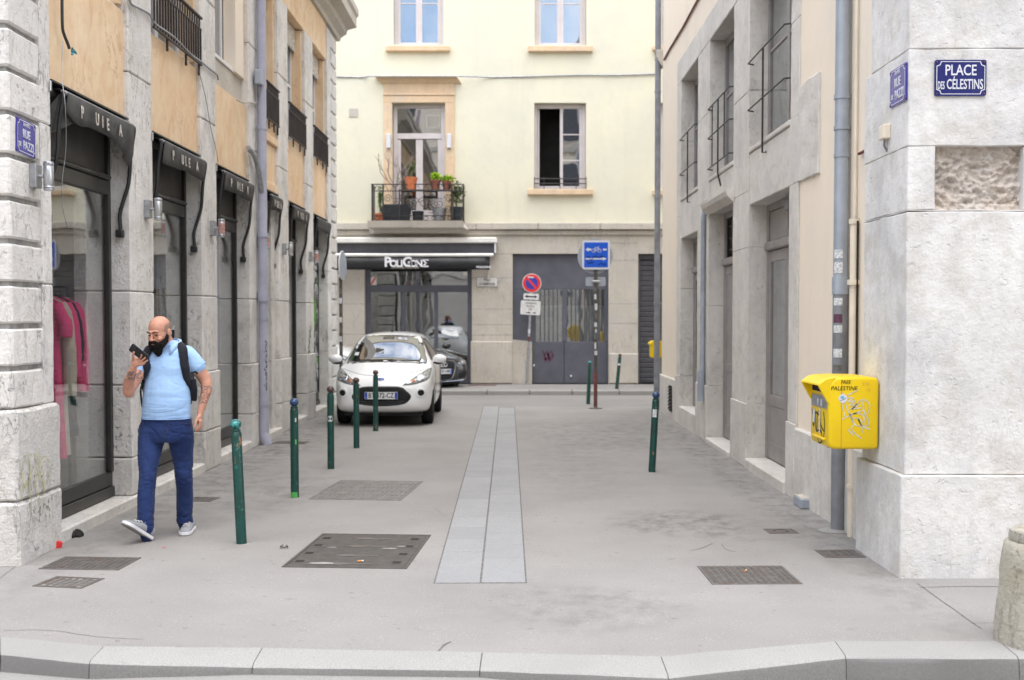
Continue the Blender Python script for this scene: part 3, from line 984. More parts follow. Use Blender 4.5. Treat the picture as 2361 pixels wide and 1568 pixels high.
# grey plinth, in stones
for (y0, y1) in ((CS, 8.9), (8.906, 9.9), (9.906, ya0 - .012), (S1 + .01, YR + .03)):
    block('plinth_stone', 'grey_stone', town, XR + .3, XR - .035, y0, y1, -.02, PL + random.uniform(-.02, .02), .008, .016, .12)
# stone corner pier, one course per block
zs = [0, .69, 2.45, 2.46, 2.88, 3.52, 4.4, 5.4, 6.4, 7.4, 8.6, 9.8, 11, 12.4]
CX = 2.60
for k, (z0, z1) in enumerate(zip(zs, zs[1:])):
    pr = .035 if k == 0 else 0
    ye = CS + (.0 if k % 2 else .03) - (.12 if k > 4 else 0)
    if k == 3:
        # this course is broken away: a rough hollow between two sound stones
        block('corner_stone', 'pier_stone', town, CX, 2.78, CY, ye, z0 + .001, z1 - .001, .005, .005, .09)
        block('corner_stone', 'pier_stone', town, 3.37, 4.6, CY, ye, z0 + .001, z1 - .001, .005, .005, .12)
        continue
    xs = [CX - pr, 4.7] if k in (0, 1, 2) else [CX, 4.3]
    block('corner_stone', 'pier_stone', town, xs[0], xs[1], CY - pr, ye, z0 + (.002 if k else -.02), z1 - .001, .006, .007, .10)
    block('wall_stone', 'pier_stone', town, xs[1] + .003, 9.5, CY + .01, CY + .5, z0 + .004, z1 - .003, .004, .02, .4)
B('wall_stone', 'pier_stone', town, 4.61, 9.5, CY + .01, CY + .5, zs[3] + .004, zs[4] - .003, .01)
# the hollow: broken rubble
n, mm = 90, 60
vs, fs = [], []
for a in range(n + 1):
    for b in range(mm + 1):
        x = 2.74 + .68 * a / n; z = 2.45 + .44 * b / mm
        d = .05 + .03 * noise.noise(Vector((x * 9, z * 9, 3))) + .028 * noise.noise(Vector((x * 26, z * 30, 3))) + .012 * noise.noise(Vector((x * 70, z * 70, 3)))
        e = min(a, n - a, b, mm - b) / 8
        vs.append((x, CY + .02 + d * min(1, .45 + e * .55), z))
for a in range(n):
    for b in range(mm):
        q = a * (mm + 1) + b
        fs.append((q, q + mm + 1, q + mm + 2, q + 1))
MAT['rubble'] = stone('rubble', (.56, .51, .46), relief=1.0, tint=(.52, .38, .26), pits=1.5, var=.2)
MB().add(vs, fs).build('rubble_patch', 'rubble', town, smooth='all')
# stone surround of the openings: every stone apart
DX = XR + .19
zA, zB, zC, ZU0, ZU1 = 3.03, 3.18, 3.02, 3.68, 5.57
def stones(y0, y1, zz, proud=.02, mat='grey_stone', amp=.005):
    for z0, z1 in zip(zz, zz[1:]):
        block('surround_stone', mat, town, XR + .34, XR - proud - (.02 if z0 < .3 else 0), y0 + .002, y1 - .002, z0 + .001, z1 - .001, amp, .005, .12)
stones(ya1, yb0, [0, .74, 2.55, 3.2, 4.35, ZU1])
stones(yb1, yc0, [0, .78, 1.9, zB + .2, 4.6, ZU1])
stones(yc1, S1, [0, .78, 2.2, 3.4, 4.6, ZU1])
stones(S0, ya0, [0, .72, 3.03, ZU0])
# rough exposed stones beside the first doorway
for z0, z1 in ((3.02, 3.93),):
    block('rough_stone', 'grey_stone', town, XR + .3, XR - .024, S0 - .72, S0 - .003, z0, z1 - .004, .014, .012, .06)
stones(S0, ya0, [ZU0, 4.6, ZU1], .012)
for (y0, y1, zt) in ((ya0, ya1, zA), (yb0, yb1, zB), (yc0, yc1, zC)):
    block('lintel_stone', 'grey_stone', town, XR + .34, XR - .012, y0 + .002, y1 - .002, zt, ZU0 - .06, .005, .01, .12)
    block('sill_stone', 'grey_stone', town, XR + .34, XR - .03, y0 + .002, y1 - .002, ZU0 - .055, ZU0, .004, .01, .12)
for (y0, y1) in ((S0, (ya1 + yb0) / 2), ((ya1 + yb0) / 2, (yb1 + yc0) / 2), ((yb1 + yc0) / 2, S1)):
    block('head_stone', 'grey_stone', town, XR + .34, XR - .022, y0 + .002, y1 - .002, ZU1 + .002, ST, .005, .01, .14)
# hood moulding over the middle door
MB().prism([(XR - .02, yb0 - .06, zB - .02), (XR - .10, yb0 - .06, zB + .06), (XR - .12, yb0 - .06, zB + .12), (XR - .02, yb0 - .06, zB + .14)], (0, yb1 - yb0 + .16, 0)).build('hood_moulding', 'grey_stone', town)
# upper windows with bars
for k, (y0, y1) in enumerate(((ya0, ya1), (yb0, yb1), (yc0, yc1))):
    wn = B('window', 'taupe_door', town, DX, DX + .06, y0 + .01, y0 + .09, ZU0, ZU1, .005)
    B('frame_bar', 'taupe_door', wn, DX, DX + .06, y1 - .09, y1 - .01, ZU0, ZU1, .005)
    B('frame_bar', 'taupe_door', wn, DX + .002, DX + .058, (y0 + y1) / 2 - .05, (y0 + y1) / 2 + .05, ZU0, ZU1, .005)
    for q0, q1 in ((y0 + .092, (y0 + y1) / 2 - .052), ((y0 + y1) / 2 + .052, y1 - .092)):
        B('glazing_bar', 'taupe_door', wn, DX + .004, DX + .05, q0, q1, ZU0 + .001, ZU0 + .09, .004)
        B('glazing_bar', 'taupe_door', wn, DX + .004, DX + .05, q0, q1, ZU1 - .10, ZU1 - .001, .004)
        B('glazing_bar', 'taupe_door', wn, DX + .008, DX + .045, q0, q1, 4.75, 4.79, .004)
        B('glass', 'pane_far', wn, DX + .022, DX + .026, q0 - .01, q1 + .01, ZU0 + .05, ZU1 - .05)
    B('curtain', 'curtain', wn, DX + .12, DX + .13, y0 + .05, y1 - .05, ZU0, ZU1)
    bx = XR - .055
    lv = ((ZU0 + .95, ZU0 + .42), (ZU0 + .92, ZU0 + .52, ZU0 + .1), (ZU0 + .92, ZU0 + .36))[k]
    gd = None
    for zz in lv:
        o = MB().tube([(XR + .02, y0 + .06, zz), (bx, y0 + .10, zz), (bx, y1 - .10, zz), (XR + .02, y1 - .04, zz)], .009, 8).build('guard_rail', 'black_metal', gd or town, smooth=True)
        gd = gd or o
    for f in ((.55,), (.5,), (.45,))[k]:
        yy = y0 + (y1 - y0) * f
        MB().tube([(bx, yy, lv[0]), (bx, yy, ZU0 - .05 - .12 * (k != 1)), (bx + .04, yy, ZU0 - .16 - .05 * (k == 1)), (XR + .0, yy, ZU0 - .17 - .05 * (k == 1))], .011, 8).build('upright', 'black_metal', gd, smooth=True)
    if k == 1:
        for f in (.25, .75):
            yy = y0 + (y1 - y0) * f
            MB().tube([(bx, yy, lv[0]), (bx, yy, lv[-1])], .008, 6).build('upright', 'black_metal', gd, smooth=True)
# doors: panelled leaves, glazed upper part, moulded transom
def leaf_door(y0, y1, zb, zt, ztr, zk, glazed, name='door'):
    d = B(name, 'taupe_door', town, DX, DX + .05, y0 + .01, y0 + .10, zb, zt, .005)
    B('door_post', 'taupe_door', d, DX, DX + .05, y1 - .10, y1 - .01, zb, zt, .005)
    B('transom', 'taupe_door', d, DX - .03, DX + .05, y0 + .02, y1 - .02, ztr - .05, ztr + .05, .016)
    B('top_rail', 'taupe_door', d, DX + .001, DX + .05, y0 + .1, y1 - .1, zt - .08, zt - .001, .004)
    mid = (y0 + y1) / 2
    for a, b in ((y0 + .102, mid - .004), (mid + .004, y1 - .102)):
        lf = B('leaf', 'taupe_door', d, DX + .008, DX + .045, a, a + .09, zb + .01, ztr - .055, .004)
        B('stile', 'taupe_door', lf, DX + .008, DX + .045, b - .09, b, zb + .01, ztr - .055, .004)
        for (z0, z1) in ((zb + .011, zb + .2), (zk - .06, zk + .06), (ztr - .18, ztr - .056)):
            B('rail', 'taupe_door', lf, DX + .009, DX + .044, a + .091, b - .091, z0, z1, .004)
        B('kick_panel', 'taupe_door', lf, DX + .014, DX + .035, a + .09, b - .09, zb + .19, zk - .05, .014)
        if glazed:
            B('glass', 'pane_far', lf, DX + .024, DX + .028, a + .085, b - .085, zk + .05, ztr - .17)
        else:
            B('upper_panel', 'taupe_door', lf, DX + .016, DX + .035, a + .09, b - .09, zk + .05, ztr - .17, .014)
        if name != 'grille_door':
            B('top_panel', 'taupe_door', d, DX + .014, DX + .035, a + .02, b - .02, ztr + .052, zt - .082, .014)
    B('curtain', 'curtain', d, DX + .10, DX + .11, y0 + .05, y1 - .05, zb, ztr)
    B('backing', 'interior_dark', d, DX + .13, DX + .14, y0, y1, zb, zt)
    return d
d1 = leaf_door(ya0, ya1, .12, zA - .002, 2.55, .80, True)
B('closer_box', 'dark_pipe', d1, DX - .06, DX - .005, (ya0 + ya1) / 2 - .3, (ya0 + ya1) / 2 - .1, zA - .16, zA - .05, .008)
d2 = leaf_door(yb0, yb1, .07, zB - .002, 2.5, 1.05, False, 'grille_door')
for k in range(5):
    piece('grille_bar', 'black_metal', d2, (DX + .02, yb0 + .2 + (yb1 - yb0 - .4) * k / 4, 2.82), (.02, .03, .52))
for k in range(3):
    piece('grille_bar', 'black_metal', d2, (DX + .035, (yb0 + yb1) / 2, 2.66 + .16 * k), (.016, yb1 - yb0 - .22, .02))
MB().lathe([(.001, -.02), (.028, -.012), (.03, 0), (.028, .012), (.001, .02)], (0, 0, 0), 12).xf(Matrix.Translation((DX - .04, yb0 + .5, 1.15))).build('door_knob', 'enamel_white', d2, smooth=True)
d3 = leaf_door(yc0, yc1, .30, zC - .002, 2.5, .86, True, 'window_door')
# steps
B('step', 'grey_stone', town, XR + .3, XR - .055, ya0 + .004, ya1 - .03, -.02, .115, .014)
B('step', 'grey_stone', town, XR + .3, XR - .06, yb0 + .004, yb1 - .03, -.02, .065, .014)
B('step', 'grey_stone', town, XR + .3, XR - .04, yc0 + .004, yc1 - .03, -.02, .29, .014)
# vent grille in the plinth, string block at the far corner
vg = B('vent_grille', 'dark_gap', town, XR - .037, XR - .045, S1 + .35, S1 + .72, .12, .56)
for k in range(7):
    piece('vent_slat', 'black_metal', vg, (XR - .05, S1 + .535, .16 + k * .06), (.02, .38, .03), (0, R(25), 0))
B('string_block', 'facade_stone', town, XR + .3, XR - .12, YR + .01, YR + .3, 6.52, 6.66, .01)
MB().prism([(XR - .02, YR - .02, 6.36), (XR - .12, YR - .02, 6.52), (XR + .3, YR - .02, 6.52), (XR + .3, YR - .02, 6.36)], (0, .3, 0)).build('string_block', 'facade_stone', town)

# ------------------------------------------------------------------ yellow facade closing the view
far = thing('apartment_building', 'pale yellow apartment building with stone ground floor closing the street', 'building', (0, YF, 0))
def fx(px, py=500, dy=0.0):
    return onY(px, py, YF + dy)[0]
def fz(py, dy=0.0):
    return onY(1190, py, YF + dy)[1]
def F(name, mat, par, x0, y0, x1, y1, proud=0.0, deep=.05, bevel=0):
    """a facade piece from its photo rectangle"""
    ym = (y0 + y1) / 2
    return B(name, mat, par, fx(x0, ym), fx(x1, ym), YF - proud, YF - proud + deep, fz(y1), fz(y0), bevel)
HF = 12.6
ZS = fz(530)
holes = []
def hole(x0, y0, x1, y1):
    ym = (y0 + y1) / 2
    holes.append((fx(x0, ym), fx(x1, ym), fz(y1), fz(y0)))
    return holes[-1]
hU1 = hole(907, -190, 1022, 104); hU2 = hole(1233, -190, 1352, 105)
hD = hole(905, 238, 1026, 514); hW = hole(1232, 237, 1351, 437)
hR1 = hole(1516, -190, 1640, 108); hR2 = hole(1516, 237, 1640, 437)
def sheet_holes(x0, x1, z0, z1, hs, y, deep=.3):
    xs = sorted({x0, x1, *[h[0] for h in hs], *[h[1] for h in hs]})
    zs = sorted({z0, z1, *[h[2] for h in hs], *[h[3] for h in hs]})
    m = MB()
    for a, b in zip(xs, xs[1:]):
        for c, d in zip(zs, zs[1:]):
            if any(h[0] <= a + 1e-6 and b <= h[1] + 1e-6 and h[2] <= c + 1e-6 and d <= h[3] + 1e-6 for h in hs):
                continue
            m.add([(a, y, c), (b, y, c), (b, y, d), (a, y, d)], [(0, 1, 2, 3)])
    for h in hs:
        for a, b in (((h[0], h[2]), (h[0], h[3])), ((h[0], h[3]), (h[1], h[3])), ((h[1], h[3]), (h[1], h[2])), ((h[1], h[2]), (h[0], h[2]))):
            m.add([(a[0], y, a[1]), (b[0], y, b[1]), (b[0], y + deep, b[1]), (a[0], y + deep, a[1])], [(0, 1, 2, 3)])
    return m
sheet_holes(-16, 16, ZS, HF, [(h[0], h[1], h[2], min(h[3], HF)) for h in holes], YF).build('upper_wall', 'yellow_render', far)
gh = []
def ghole(x0, y0, x1, y1, z0=None):
    ym = (y0 + y1) / 2
    gh.append((fx(x0, ym), fx(x1, ym), fz(y1) if z0 is None else z0, fz(y0)))
    return gh[-1]
gS = ghole(841, 600, 1088, 885, .1); gG = ghole(1182, 585, 1403, 885, .1); gR = ghole(1471, 585, 1556, 885, .1)
sheet_holes(-16, 16, .05, ZS, gh, YF, .35).build('ground_wall', 'facade_stone', far)
B('core', 'interior_dark', far, -16, 16, YF + 1.2, YF + 9, 0, HF)
B('roof', 'zinc_pipe', far, -16.5, 16.5, YF - .25, YF + 9, HF, HF + .2)
# string course in stones and a moulding under it
x = fx(775)
while x < fx(1600):
    ln = random.choice((1.5, 1.7, 1.9))
    piece('string_stone', 'facade_stone', far, (x + ln / 2, YF - .05, (fz(515) + fz(530)) / 2), (ln - .01, .2, fz(515) - fz(530)), (0, 0, 0), .012)
    x += ln
F('string_moulding', 'facade_stone', far, 700, 531, 1650, 542, .06, .1, .012)
# plinth stones
for (x0, y0, x1, y1) in ((1085, 787, 1181, 884), (1404, 815, 1471, 884), (760, 800, 840, 884)):
    F('plinth_stone', 'facade_stone', far, x0, y0, x1, y1, .05, .1, .02)
for (x0, x1, yy) in ((1089, 1180, (640, 712, 748, 772)), (1404, 1470, (600, 700, 745)), (1089, 1182, (585,)), (1404, 1470, (560,)), (776, 840, (700, 770))):
    for q in yy:
        F('stone_joint', 'mortar', far, x0, q, x1, q + 1.2, .002, .01)
# window joinery
def casement(h, rows, name='window', open_left=False, dy=.17):
    x0, x1, z0, z1 = h
    ww = .075
    y = YF + dy
    wn = B(name, 'lilac_frame', far, x0 + .004, x0 + ww, y, y + .06, z0 + .004, z1 - .004, .006)
    B('frame_bar', 'lilac_frame', wn, x1 - ww, x1 - .004, y, y + .06, z0 + .004, z1 - .004, .006)
    B('frame_bar', 'lilac_frame', wn, x0 + ww, x1 - ww, y, y + .06, z1 - .11, z1 - .004, .006)
    B('frame_bar', 'lilac_frame', wn, x0 + ww, x1 - ww, y, y + .06, z0 + .004, z0 + .10, .006)
    xm = (x0 + x1) / 2
    for side, (a, b) in enumerate(((x0 + ww, xm), (xm, x1 - ww))):
        if open_left and side == 0:
            sh = B('open_sash', 'lilac_frame', wn, a + .005, a + .05, y + .06, y + .5, z0 + .1, z1 - .11, .006)
            B('glass', 'pane_far', sh, a + .055, a + .06, y + .1, y + .46, z0 + .2, z1 - .2)
            continue
        B('stile', 'lilac_frame', wn, a + .001, a + .075, y + .012, y + .055, z0 + .101, z1 - .111, .005)
        B('stile', 'lilac_frame', wn, b - .075, b - .001, y + .012, y + .055, z0 + .101, z1 - .111, .005)
        for r in range(1, rows):
            zz = z0 + .1 + (z1 - z0 - .21) * r / rows
            B('glazing_bar', 'lilac_frame', wn, a + .076, b - .076, y + .016, y + .05, zz - .014, zz + .014, .004)
        for r in range(rows):
            za = z0 + .1 + (z1 - z0 - .21) * r / rows; zb_ = z0 + .1 + (z1 - z0 - .21) * (r + 1) / rows
            B('glass', 'pane_far', wn, a + .07, b - .07, y + .03, y + .034, za, zb_)
    B('room_dark', 'interior_dark', wn, x0, x1, y + .75, y + .76, z0, z1)
    if not open_left:
        B('curtain', 'curtain_dark', wn, x0 + .02, x1 - .02, y + .14, y + .15, z0, z1)
    return wn
casement(hU1, 3); casement(hU2, 3)
casement(hW, 3, open_left=True)
casement(hR1, 3); casement(hR2, 3)
for (x0, y0, x1, y1) in ((890, 108, 1038, 120), (1217, 108, 1366, 121), (1217, 437, 1367, 450), (1504, 108, 1660, 118), (1504, 440, 1660, 451)):
    F('window_sill', 'peach_stone', far, x0, y0, x1, y1, .13, .3, .012)
# guard rail of the open window
gy = YF - .07
o = MB().tube([(fx(1231, 413), gy, fz(413)), (fx(1352, 413), gy, fz(413))], .014, 6).build('guard_rail', 'rail_iron', far, smooth=True)
MB().tube([(fx(1231, 424), gy, fz(424)), (fx(1352, 424), gy, fz(424))], .012, 6).build('rail', 'rail_iron', o, smooth=True)
for px in (1232, 1254, 1291, 1328, 1351):
    MB().tube([(fx(px, 413), gy, fz(409)), (fx(px, 436), gy, fz(437))], .010, 6).build('upright', 'rail_iron', o, smooth=True)
# balcony door with its stone surround
F('door_surround', 'peach_stone', far, 885, 222, 905, 514, .05, .1, .012)
F('door_surround', 'peach_stone', far, 1027, 222, 1048, 514, .05, .1, .012)
F('door_surround', 'peach_stone', far, 885, 221.5, 1048, 238, .055, .1, .012)
F('surround_frieze', 'peach_stone', far, 885, 192, 1048, 221, .04, .1, .012)
F('surround_fillet', 'peach_stone', far, 884, 216, 1049, 221.3, .075, .1, .01)
x0, x1 = fx(866, 185), fx(1061, 185)
MB().prism([(x0 + .13, YF, fz(193)), (x0 + .13, YF - .06, fz(193)), (x0 + .05, YF - .14, fz(186)), (x0 + .05, YF - .16, fz(183)), (x0, YF - .22, fz(181)), (x0, YF - .22, fz(178)), (x0, YF, fz(176))], (x1 - x0 - .1, 0, 0)).build('surround_cornice', 'peach_stone', far)
dx0, dx1, dz0, dz1 = hD
y = YF + .17
bd = B('balcony_door', 'lilac_frame', far, dx0 + .01, dx0 + .10, y, y + .06, dz0, dz1 - .01, .006)
B('frame_bar', 'lilac_frame', bd, dx1 - .10, dx1 - .01, y, y + .06, dz0, dz1 - .01, .006)
B('frame_bar', 'lilac_frame', bd, dx0 + .1, dx1 - .1, y, y + .06, dz1 - .09, dz1 - .01, .006)
B('frame_bar', 'lilac_frame', bd, dx0 + .1, dx1 - .1, y - .01, y + .06, fz(318), fz(305), .006)
B('glass', 'pane_far', bd, dx0 + .08, dx1 - .08, y + .03, y + .034, fz(306), dz1 - .08)
B('hanging_lamp_box', 'enamel_white', bd, fx(979, 270), fx(1012, 270), y + .25, y + .27, fz(290), fz(256), .01)
B('lamp_box_core', 'interior_dark', bd, fx(982, 270), fx(1009, 270), y + .245, y + .249, fz(287), fz(261))
xm = (dx0 + dx1) / 2
for a, b in ((dx0 + .101, xm), (xm, dx1 - .101)):
    B('stile', 'lilac_frame', bd, a + .001, a + .085, y + .01, y + .055, dz0, fz(318.5), .005)
    B('stile', 'lilac_frame', bd, b - .085, b - .001, y + .01, y + .055, dz0, fz(318.5), .005)
    B('rail', 'lilac_frame', bd, a + .086, b - .086, y + .012, y + .053, dz0, dz0 + .32, .005)
    B('glass', 'pane_far', bd, a + .08, b - .08, y + .03, y + .034, dz0 + .3, fz(319))
B('room_dark', 'interior_dark', bd, dx0, dx1, y + .5, y + .51, dz0, dz1)
# balcony slab with moulded edge
MB().prism([(fx(853), YF - .02, fz(540)), (fx(866), YF - .35, fz(540)), (fx(866), YF - .45, fz(534)), (fx(855), YF - .62, fz(529)), (fx(855), YF - .66, fz(514)), (fx(855), YF - .02, fz(512))], (fx(1071) - fx(855), 0, 0)).build('balcony_slab', 'facade_stone', far)
# wrought iron balustrade
by = YF - .60
bz0, bz1 = fz(511, -.6), fz(424, -.6)
bx0, bx1 = onY(858, 470, by)[0], onY(1068, 470, by)[0]
bal = B('balustrade', 'rail_iron', far, bx0 - .02, bx1 + .02, by - .02, by + .02, bz1 - .022, bz1, .004)
for zz in (bz1 - .17, bz0 + .14, bz0 + .02):
    B('rail', 'rail_iron', bal, bx0, bx1, by - .012, by + .012, zz - .01, zz + .01)
for xx in (bx0, bx0 + .26, bx1 - .28, bx1):
    B('post', 'rail_iron', bal, xx - .016, xx + .016, by - .016, by + .016, bz0, bz1 - .023)
for xx in (bx0, bx1):
    for zz in (bz0 + .02, bz1 - .01):
        B('side_rail', 'rail_iron', bal, xx - .01, xx + .01, by + .021, YF, zz - .012, zz + .012)
    for q in range(4):
        piece('side_bar', 'rail_iron', bal, (xx, by + .13 + .12 * q, (bz0 + bz1) / 2), (.012, .012, bz1 - bz0 - .05))
def scroll(cx, cz, r, flip, turns=1.6, tilt=0.0):
    pts = []
    for q in range(22):
        a = q / 21 * turns * 2 * math.pi
        rr = r * (1 - .82 * q / 21)
        pts.append((cx + flip * rr * math.cos(a + tilt), by, cz + rr * math.sin(a + tilt)))
    return MB().tube(pts, .008, 5)
zm = (bz0 + bz1) / 2
for cx, cz, r, fl, tl in ((.36, .12, .10, 1, 0), (.36, -.12, .10, 1, 3), (.58, .0, .13, -1, 1), (.76, .14, .11, 1, 2), (.78, -.1, .13, -1, 4), (.98, .02, .14, 1, 0), (1.22, .02, .14, -1, 0), (1.40, .14, .11, -1, 2), (1.42, -.1, .13, 1, 4), (1.60, .0, .13, 1, 1), (1.82, .12, .10, -1, 0), (1.82, -.12, .10, -1, 3)):
    scroll(bx0 + .02 + cx * (bx1 - bx0) / 2.2, zm - .02 + cz, r, fl, 1.7, tl).build('scroll', 'rail_iron', bal)
for q in range(11):
    xx = bx0 + .12 + (bx1 - bx0 - .24) * q / 10
    MB().tube([(xx + .055 * math.cos(a * .55), by, bz0 + .08 + .045 * math.sin(a * .55)) for a in range(12)], .007, 5).build('ring', 'rail_iron', bal)
    MB().tube([(xx - .07, by, bz1 - .165), (xx - .02, by, bz1 - .06), (xx, by, bz1 - .03), (xx + .02, by, bz1 - .06), (xx + .07, by, bz1 - .165)], .006, 5).build('arch', 'rail_iron', bal)
# vent on the yellow wall
v = F('vent_cover', 'facade_stone', far, 805, 250, 825, 270, .02, .05, .006)
# shopfront
sx0, sx1, sz0, sz1 = gS
y = YF + .16
sf = B('shopfront', 'grey_door', far, sx0, sx1, y, y + .08, fz(673), fz(657), .006)
for px0, px1 in ((841, 853), (1077, 1088)):
    B('frame_post', 'grey_door', sf, fx(px0, 760), fx(px1, 760), y - .01, y + .08, .1, sz1, .006)
for px0, px1 in ((925, 934), (1000, 1009)):
    B('frame_post', 'grey_door', sf, fx(px0, 760), fx(px1, 760), y - .005, y + .08, .1, fz(673.5), .006)
B('frame_rail', 'grey_door', sf, sx0 + .1, sx1 - .1, y, y + .06, .1, .32, .006)
for px0, px1 in ((853, 925), (934, 1000), (1009, 1077)):
    B('glass', 'pane_far', sf, fx(px0 - 1, 760), fx(px1 + 1, 760), y + .03, y + .036, .3, fz(672))
B('glass', 'pane_far', sf, fx(852, 640), fx(1078, 640), y + .03, y + .036, fz(658), sz1)
B('room_back', 'interior_dark', sf, sx0, sx1, y + .9, y + .91, .1, sz1)
B('curtain', 'curtain_dark', sf, fx(934, 760), fx(1000, 760), y + .3, y + .31, .1, fz(673))
B('ceiling_light', 'letter_worn', sf, fx(925, 640), fx(1012, 640), y + .5, y + .55, fz(641), fz(622))
st = B('window_sticker', 'sign_white', sf, fx(850, 647), fx(866, 647), y + .02, y + .024, fz(657), fz(638))
MB().prism([(fx(850, 647) + .01, y + .018, fz(656)), (fx(850, 647) + .05, y + .018, fz(656)), (fx(866, 647) - .01, y + .018, fz(641)), (fx(866, 647) - .01, y + .018, fz(638.5)), (fx(866, 647) - .04, y + .018, fz(638.5))], (0, .001, 0)).build('red_stripe', 'sign_red', sf)
# garage front with barred windows
gx0, gx1, gz0, gz1 = gG
y = YF + .12
gf = B('garage_door', 'grey_door', far, gx0, gx1, y, y + .05, fz(667), gz1 - .001, .006)
B('door_board', 'grey_door', gf, fx(1228, 830), fx(1301, 830) - .004, y, y + .05, .11, fz(788), .008)
B('door_board', 'grey_door', gf, fx(1301, 830) + .004, gx1 - .01, y, y + .05, .11, fz(788), .008)
for px0, px1 in ((1182, 1236), (1297, 1308), (1394, 1403)):
    B('door_post', 'grey_door', gf, fx(px0, 727), fx(px1, 727), y - .006, y + .05, fz(787.5), fz(667.5), .006)
MB().prism([(fx(1182, 840), y + .01, .1), (fx(1227, 840), y + .01, .1), (fx(1227, 800), y + .01, fz(788)), (fx(1182, 800), y + .01, fz(783))], (0, -.10, 0)).build('repaired_wall', 'facade_stone', gf)
for px0, px1 in ((1236, 1297), (1308, 1394)):
    B('glass', 'pane_far', gf, fx(px0, 727), fx(px1, 727), y + .06, y + .066, fz(789), fz(666))
    B('curtain', 'curtain', gf, fx(px0, 727), fx(px1, 727), y + .2, y + .21, fz(789), fz(704))
    B('backing', 'interior_dark', gf, fx(px0, 727), fx(px1, 727), y + .24, y + .25, fz(789), fz(666))
for px in (1246, 1256, 1266, 1276, 1286, 1318, 1328, 1338, 1349, 1360, 1371, 1382):
    piece('window_bar', 'shutter_grey', gf, (fx(px, 727), y + .02, (fz(667) + fz(788)) / 2), (.025, .02, fz(667) - fz(788)))
for px, py in ((1317, 868), (1231, 843)):
    MB().ell((fx(px, py), y - .02, fz(py)), (.025, .025, .03), 10, 6).build('door_knob', 'enamel_white', gf, smooth=True)
tg = MB()
for q in range(7):
    tg.add(*ribbon([(fx(1255 + q * 3, 820) + .04 * math.sin(q * 2 + a), fz(830) + .22 * a / 5 - .03 * (q % 3)) for a in range(6)], .035, lambda u, v_, l: (u, y - .003, v_)))
MAT['faded_red'] = simple('faded_red', (.13, .06, .10), .8, 0, .2, .3, 20)
tg.build('faded_tag', 'faded_red', gf)
# roller shutter
rx0, rx1, rz0, rz1 = gR
y = YF + .14
rs = B('roller_shutter', 'shutter_grey', far, rx0, rx0 + .07, y - .03, y + .05, .1, rz1, .005)
k = 0
z = .12
while z < rz1 - .12:
    piece('shutter_slat', 'shutter_grey', rs, ((rx0 + .07 + rx1) / 2, y + .02, z + .06), (rx1 - rx0 - .08, .03, .112), (R(8), 0, 0), .008)
    z += .125
B('shutter_box', 'shutter_grey', rs, rx0 + .072, rx1, y - .02, y + .05, rz1 - .12, rz1 - .002, .005)

# ------------------------------------------------------------------ building across the square, seen in the glass
opp = thing('square_building', 'cream building across the square, seen only as a reflection in windows', 'building', (0, -13, 0))
B('wall', 'cream_render', opp, -34, 34, -20, -13, -.6, 15.5)
B('base_course', 'facade_stone', opp, -34, 34, -12.998, -12.9, -.6, 4.2)
for z in (4.2, 8.0, 11.6):
    B('string_course', 'facade_stone', opp, -34, 34, -12.997, -12.75, z + .003, z + .3, .02)
B('cornice', 'facade_stone', opp, -34.3, 34.3, -13, -12.3, 15.51, 15.9, .03)
for k in range(-8, 9):
    for z in (5.0, 8.7, 12.3):
        o = piece('window', 'shutter_grey', opp, (k * 3.4, -12.99, z + 1.15), (1.3, .06, 2.3))
        piece('window_sill', 'facade_stone', opp, (k * 3.4, -12.93, z - .08), (1.7, .22, .14))
# ------------------------------------------------------------------ green bollards
def bollard_mat():
    t = NT('bollard_green')
    c = t.mix(t.ramp(t.noise(9, 5), .35, .7), (.006, .062, .052), (.008, .045, .034))
    tcn = t.n('TexCoord')
    oi = t.n('ObjectInfo')
    v = t.n('VectorMath', operation='ADD')
    t.l(tcn.outputs['Object'], v.inputs[0])
    t.l(oi.outputs['Location'], v.inputs[1])
    f = t.noise(17, 6, .68, t.mapped((1, 1, .45), src=v.outputs[0]))
    c = t.mix(t.ramp(f, .62, .66), c, (.26, .15, .075))
    c = t.mix(t.math('MULTIPLY', t.ramp(t.noise(30, 4, .6, v.outputs[0]), .62, .68), .6), c, (.03, .20, .22))
    return t.done(c, .35, 0, .5, t.bump(f, .2, .003))
MAT['bollard_green'] = bollard_mat()
def verdigris():
    t = NT('verdigris')
    tcn = t.n('TexCoord')
    f = t.noise(38, 4, .7, tcn.outputs['Object'])
    c = t.mix(t.ramp(f, .45, .56), (.012, .06, .055), (.06, .34, .33))
    return t.done(c, .25, .1, .6)
MAT['verdigris'] = verdigris()
MAT['ball_bronze'] = simple('ball_bronze', (.10, .06, .05), .3, .2, .6, .5, 60)
MAT['ball_blue'] = simple('ball_blue', (.03, .07, .17), .25, .1, .6, .5, 60)
MAT['ball_teal'] = simple('ball_teal', (.03, .20, .20), .3, .1, .6, .3, 40)
MAT['sticker_white'] = simple('sticker_white', (.62, .64, .66), .5, 0, .3, .3, 60)
MAT['spray_lime'] = simple('spray_lime', (.10, .42, .10), .7, 0, .2, .3, 30)
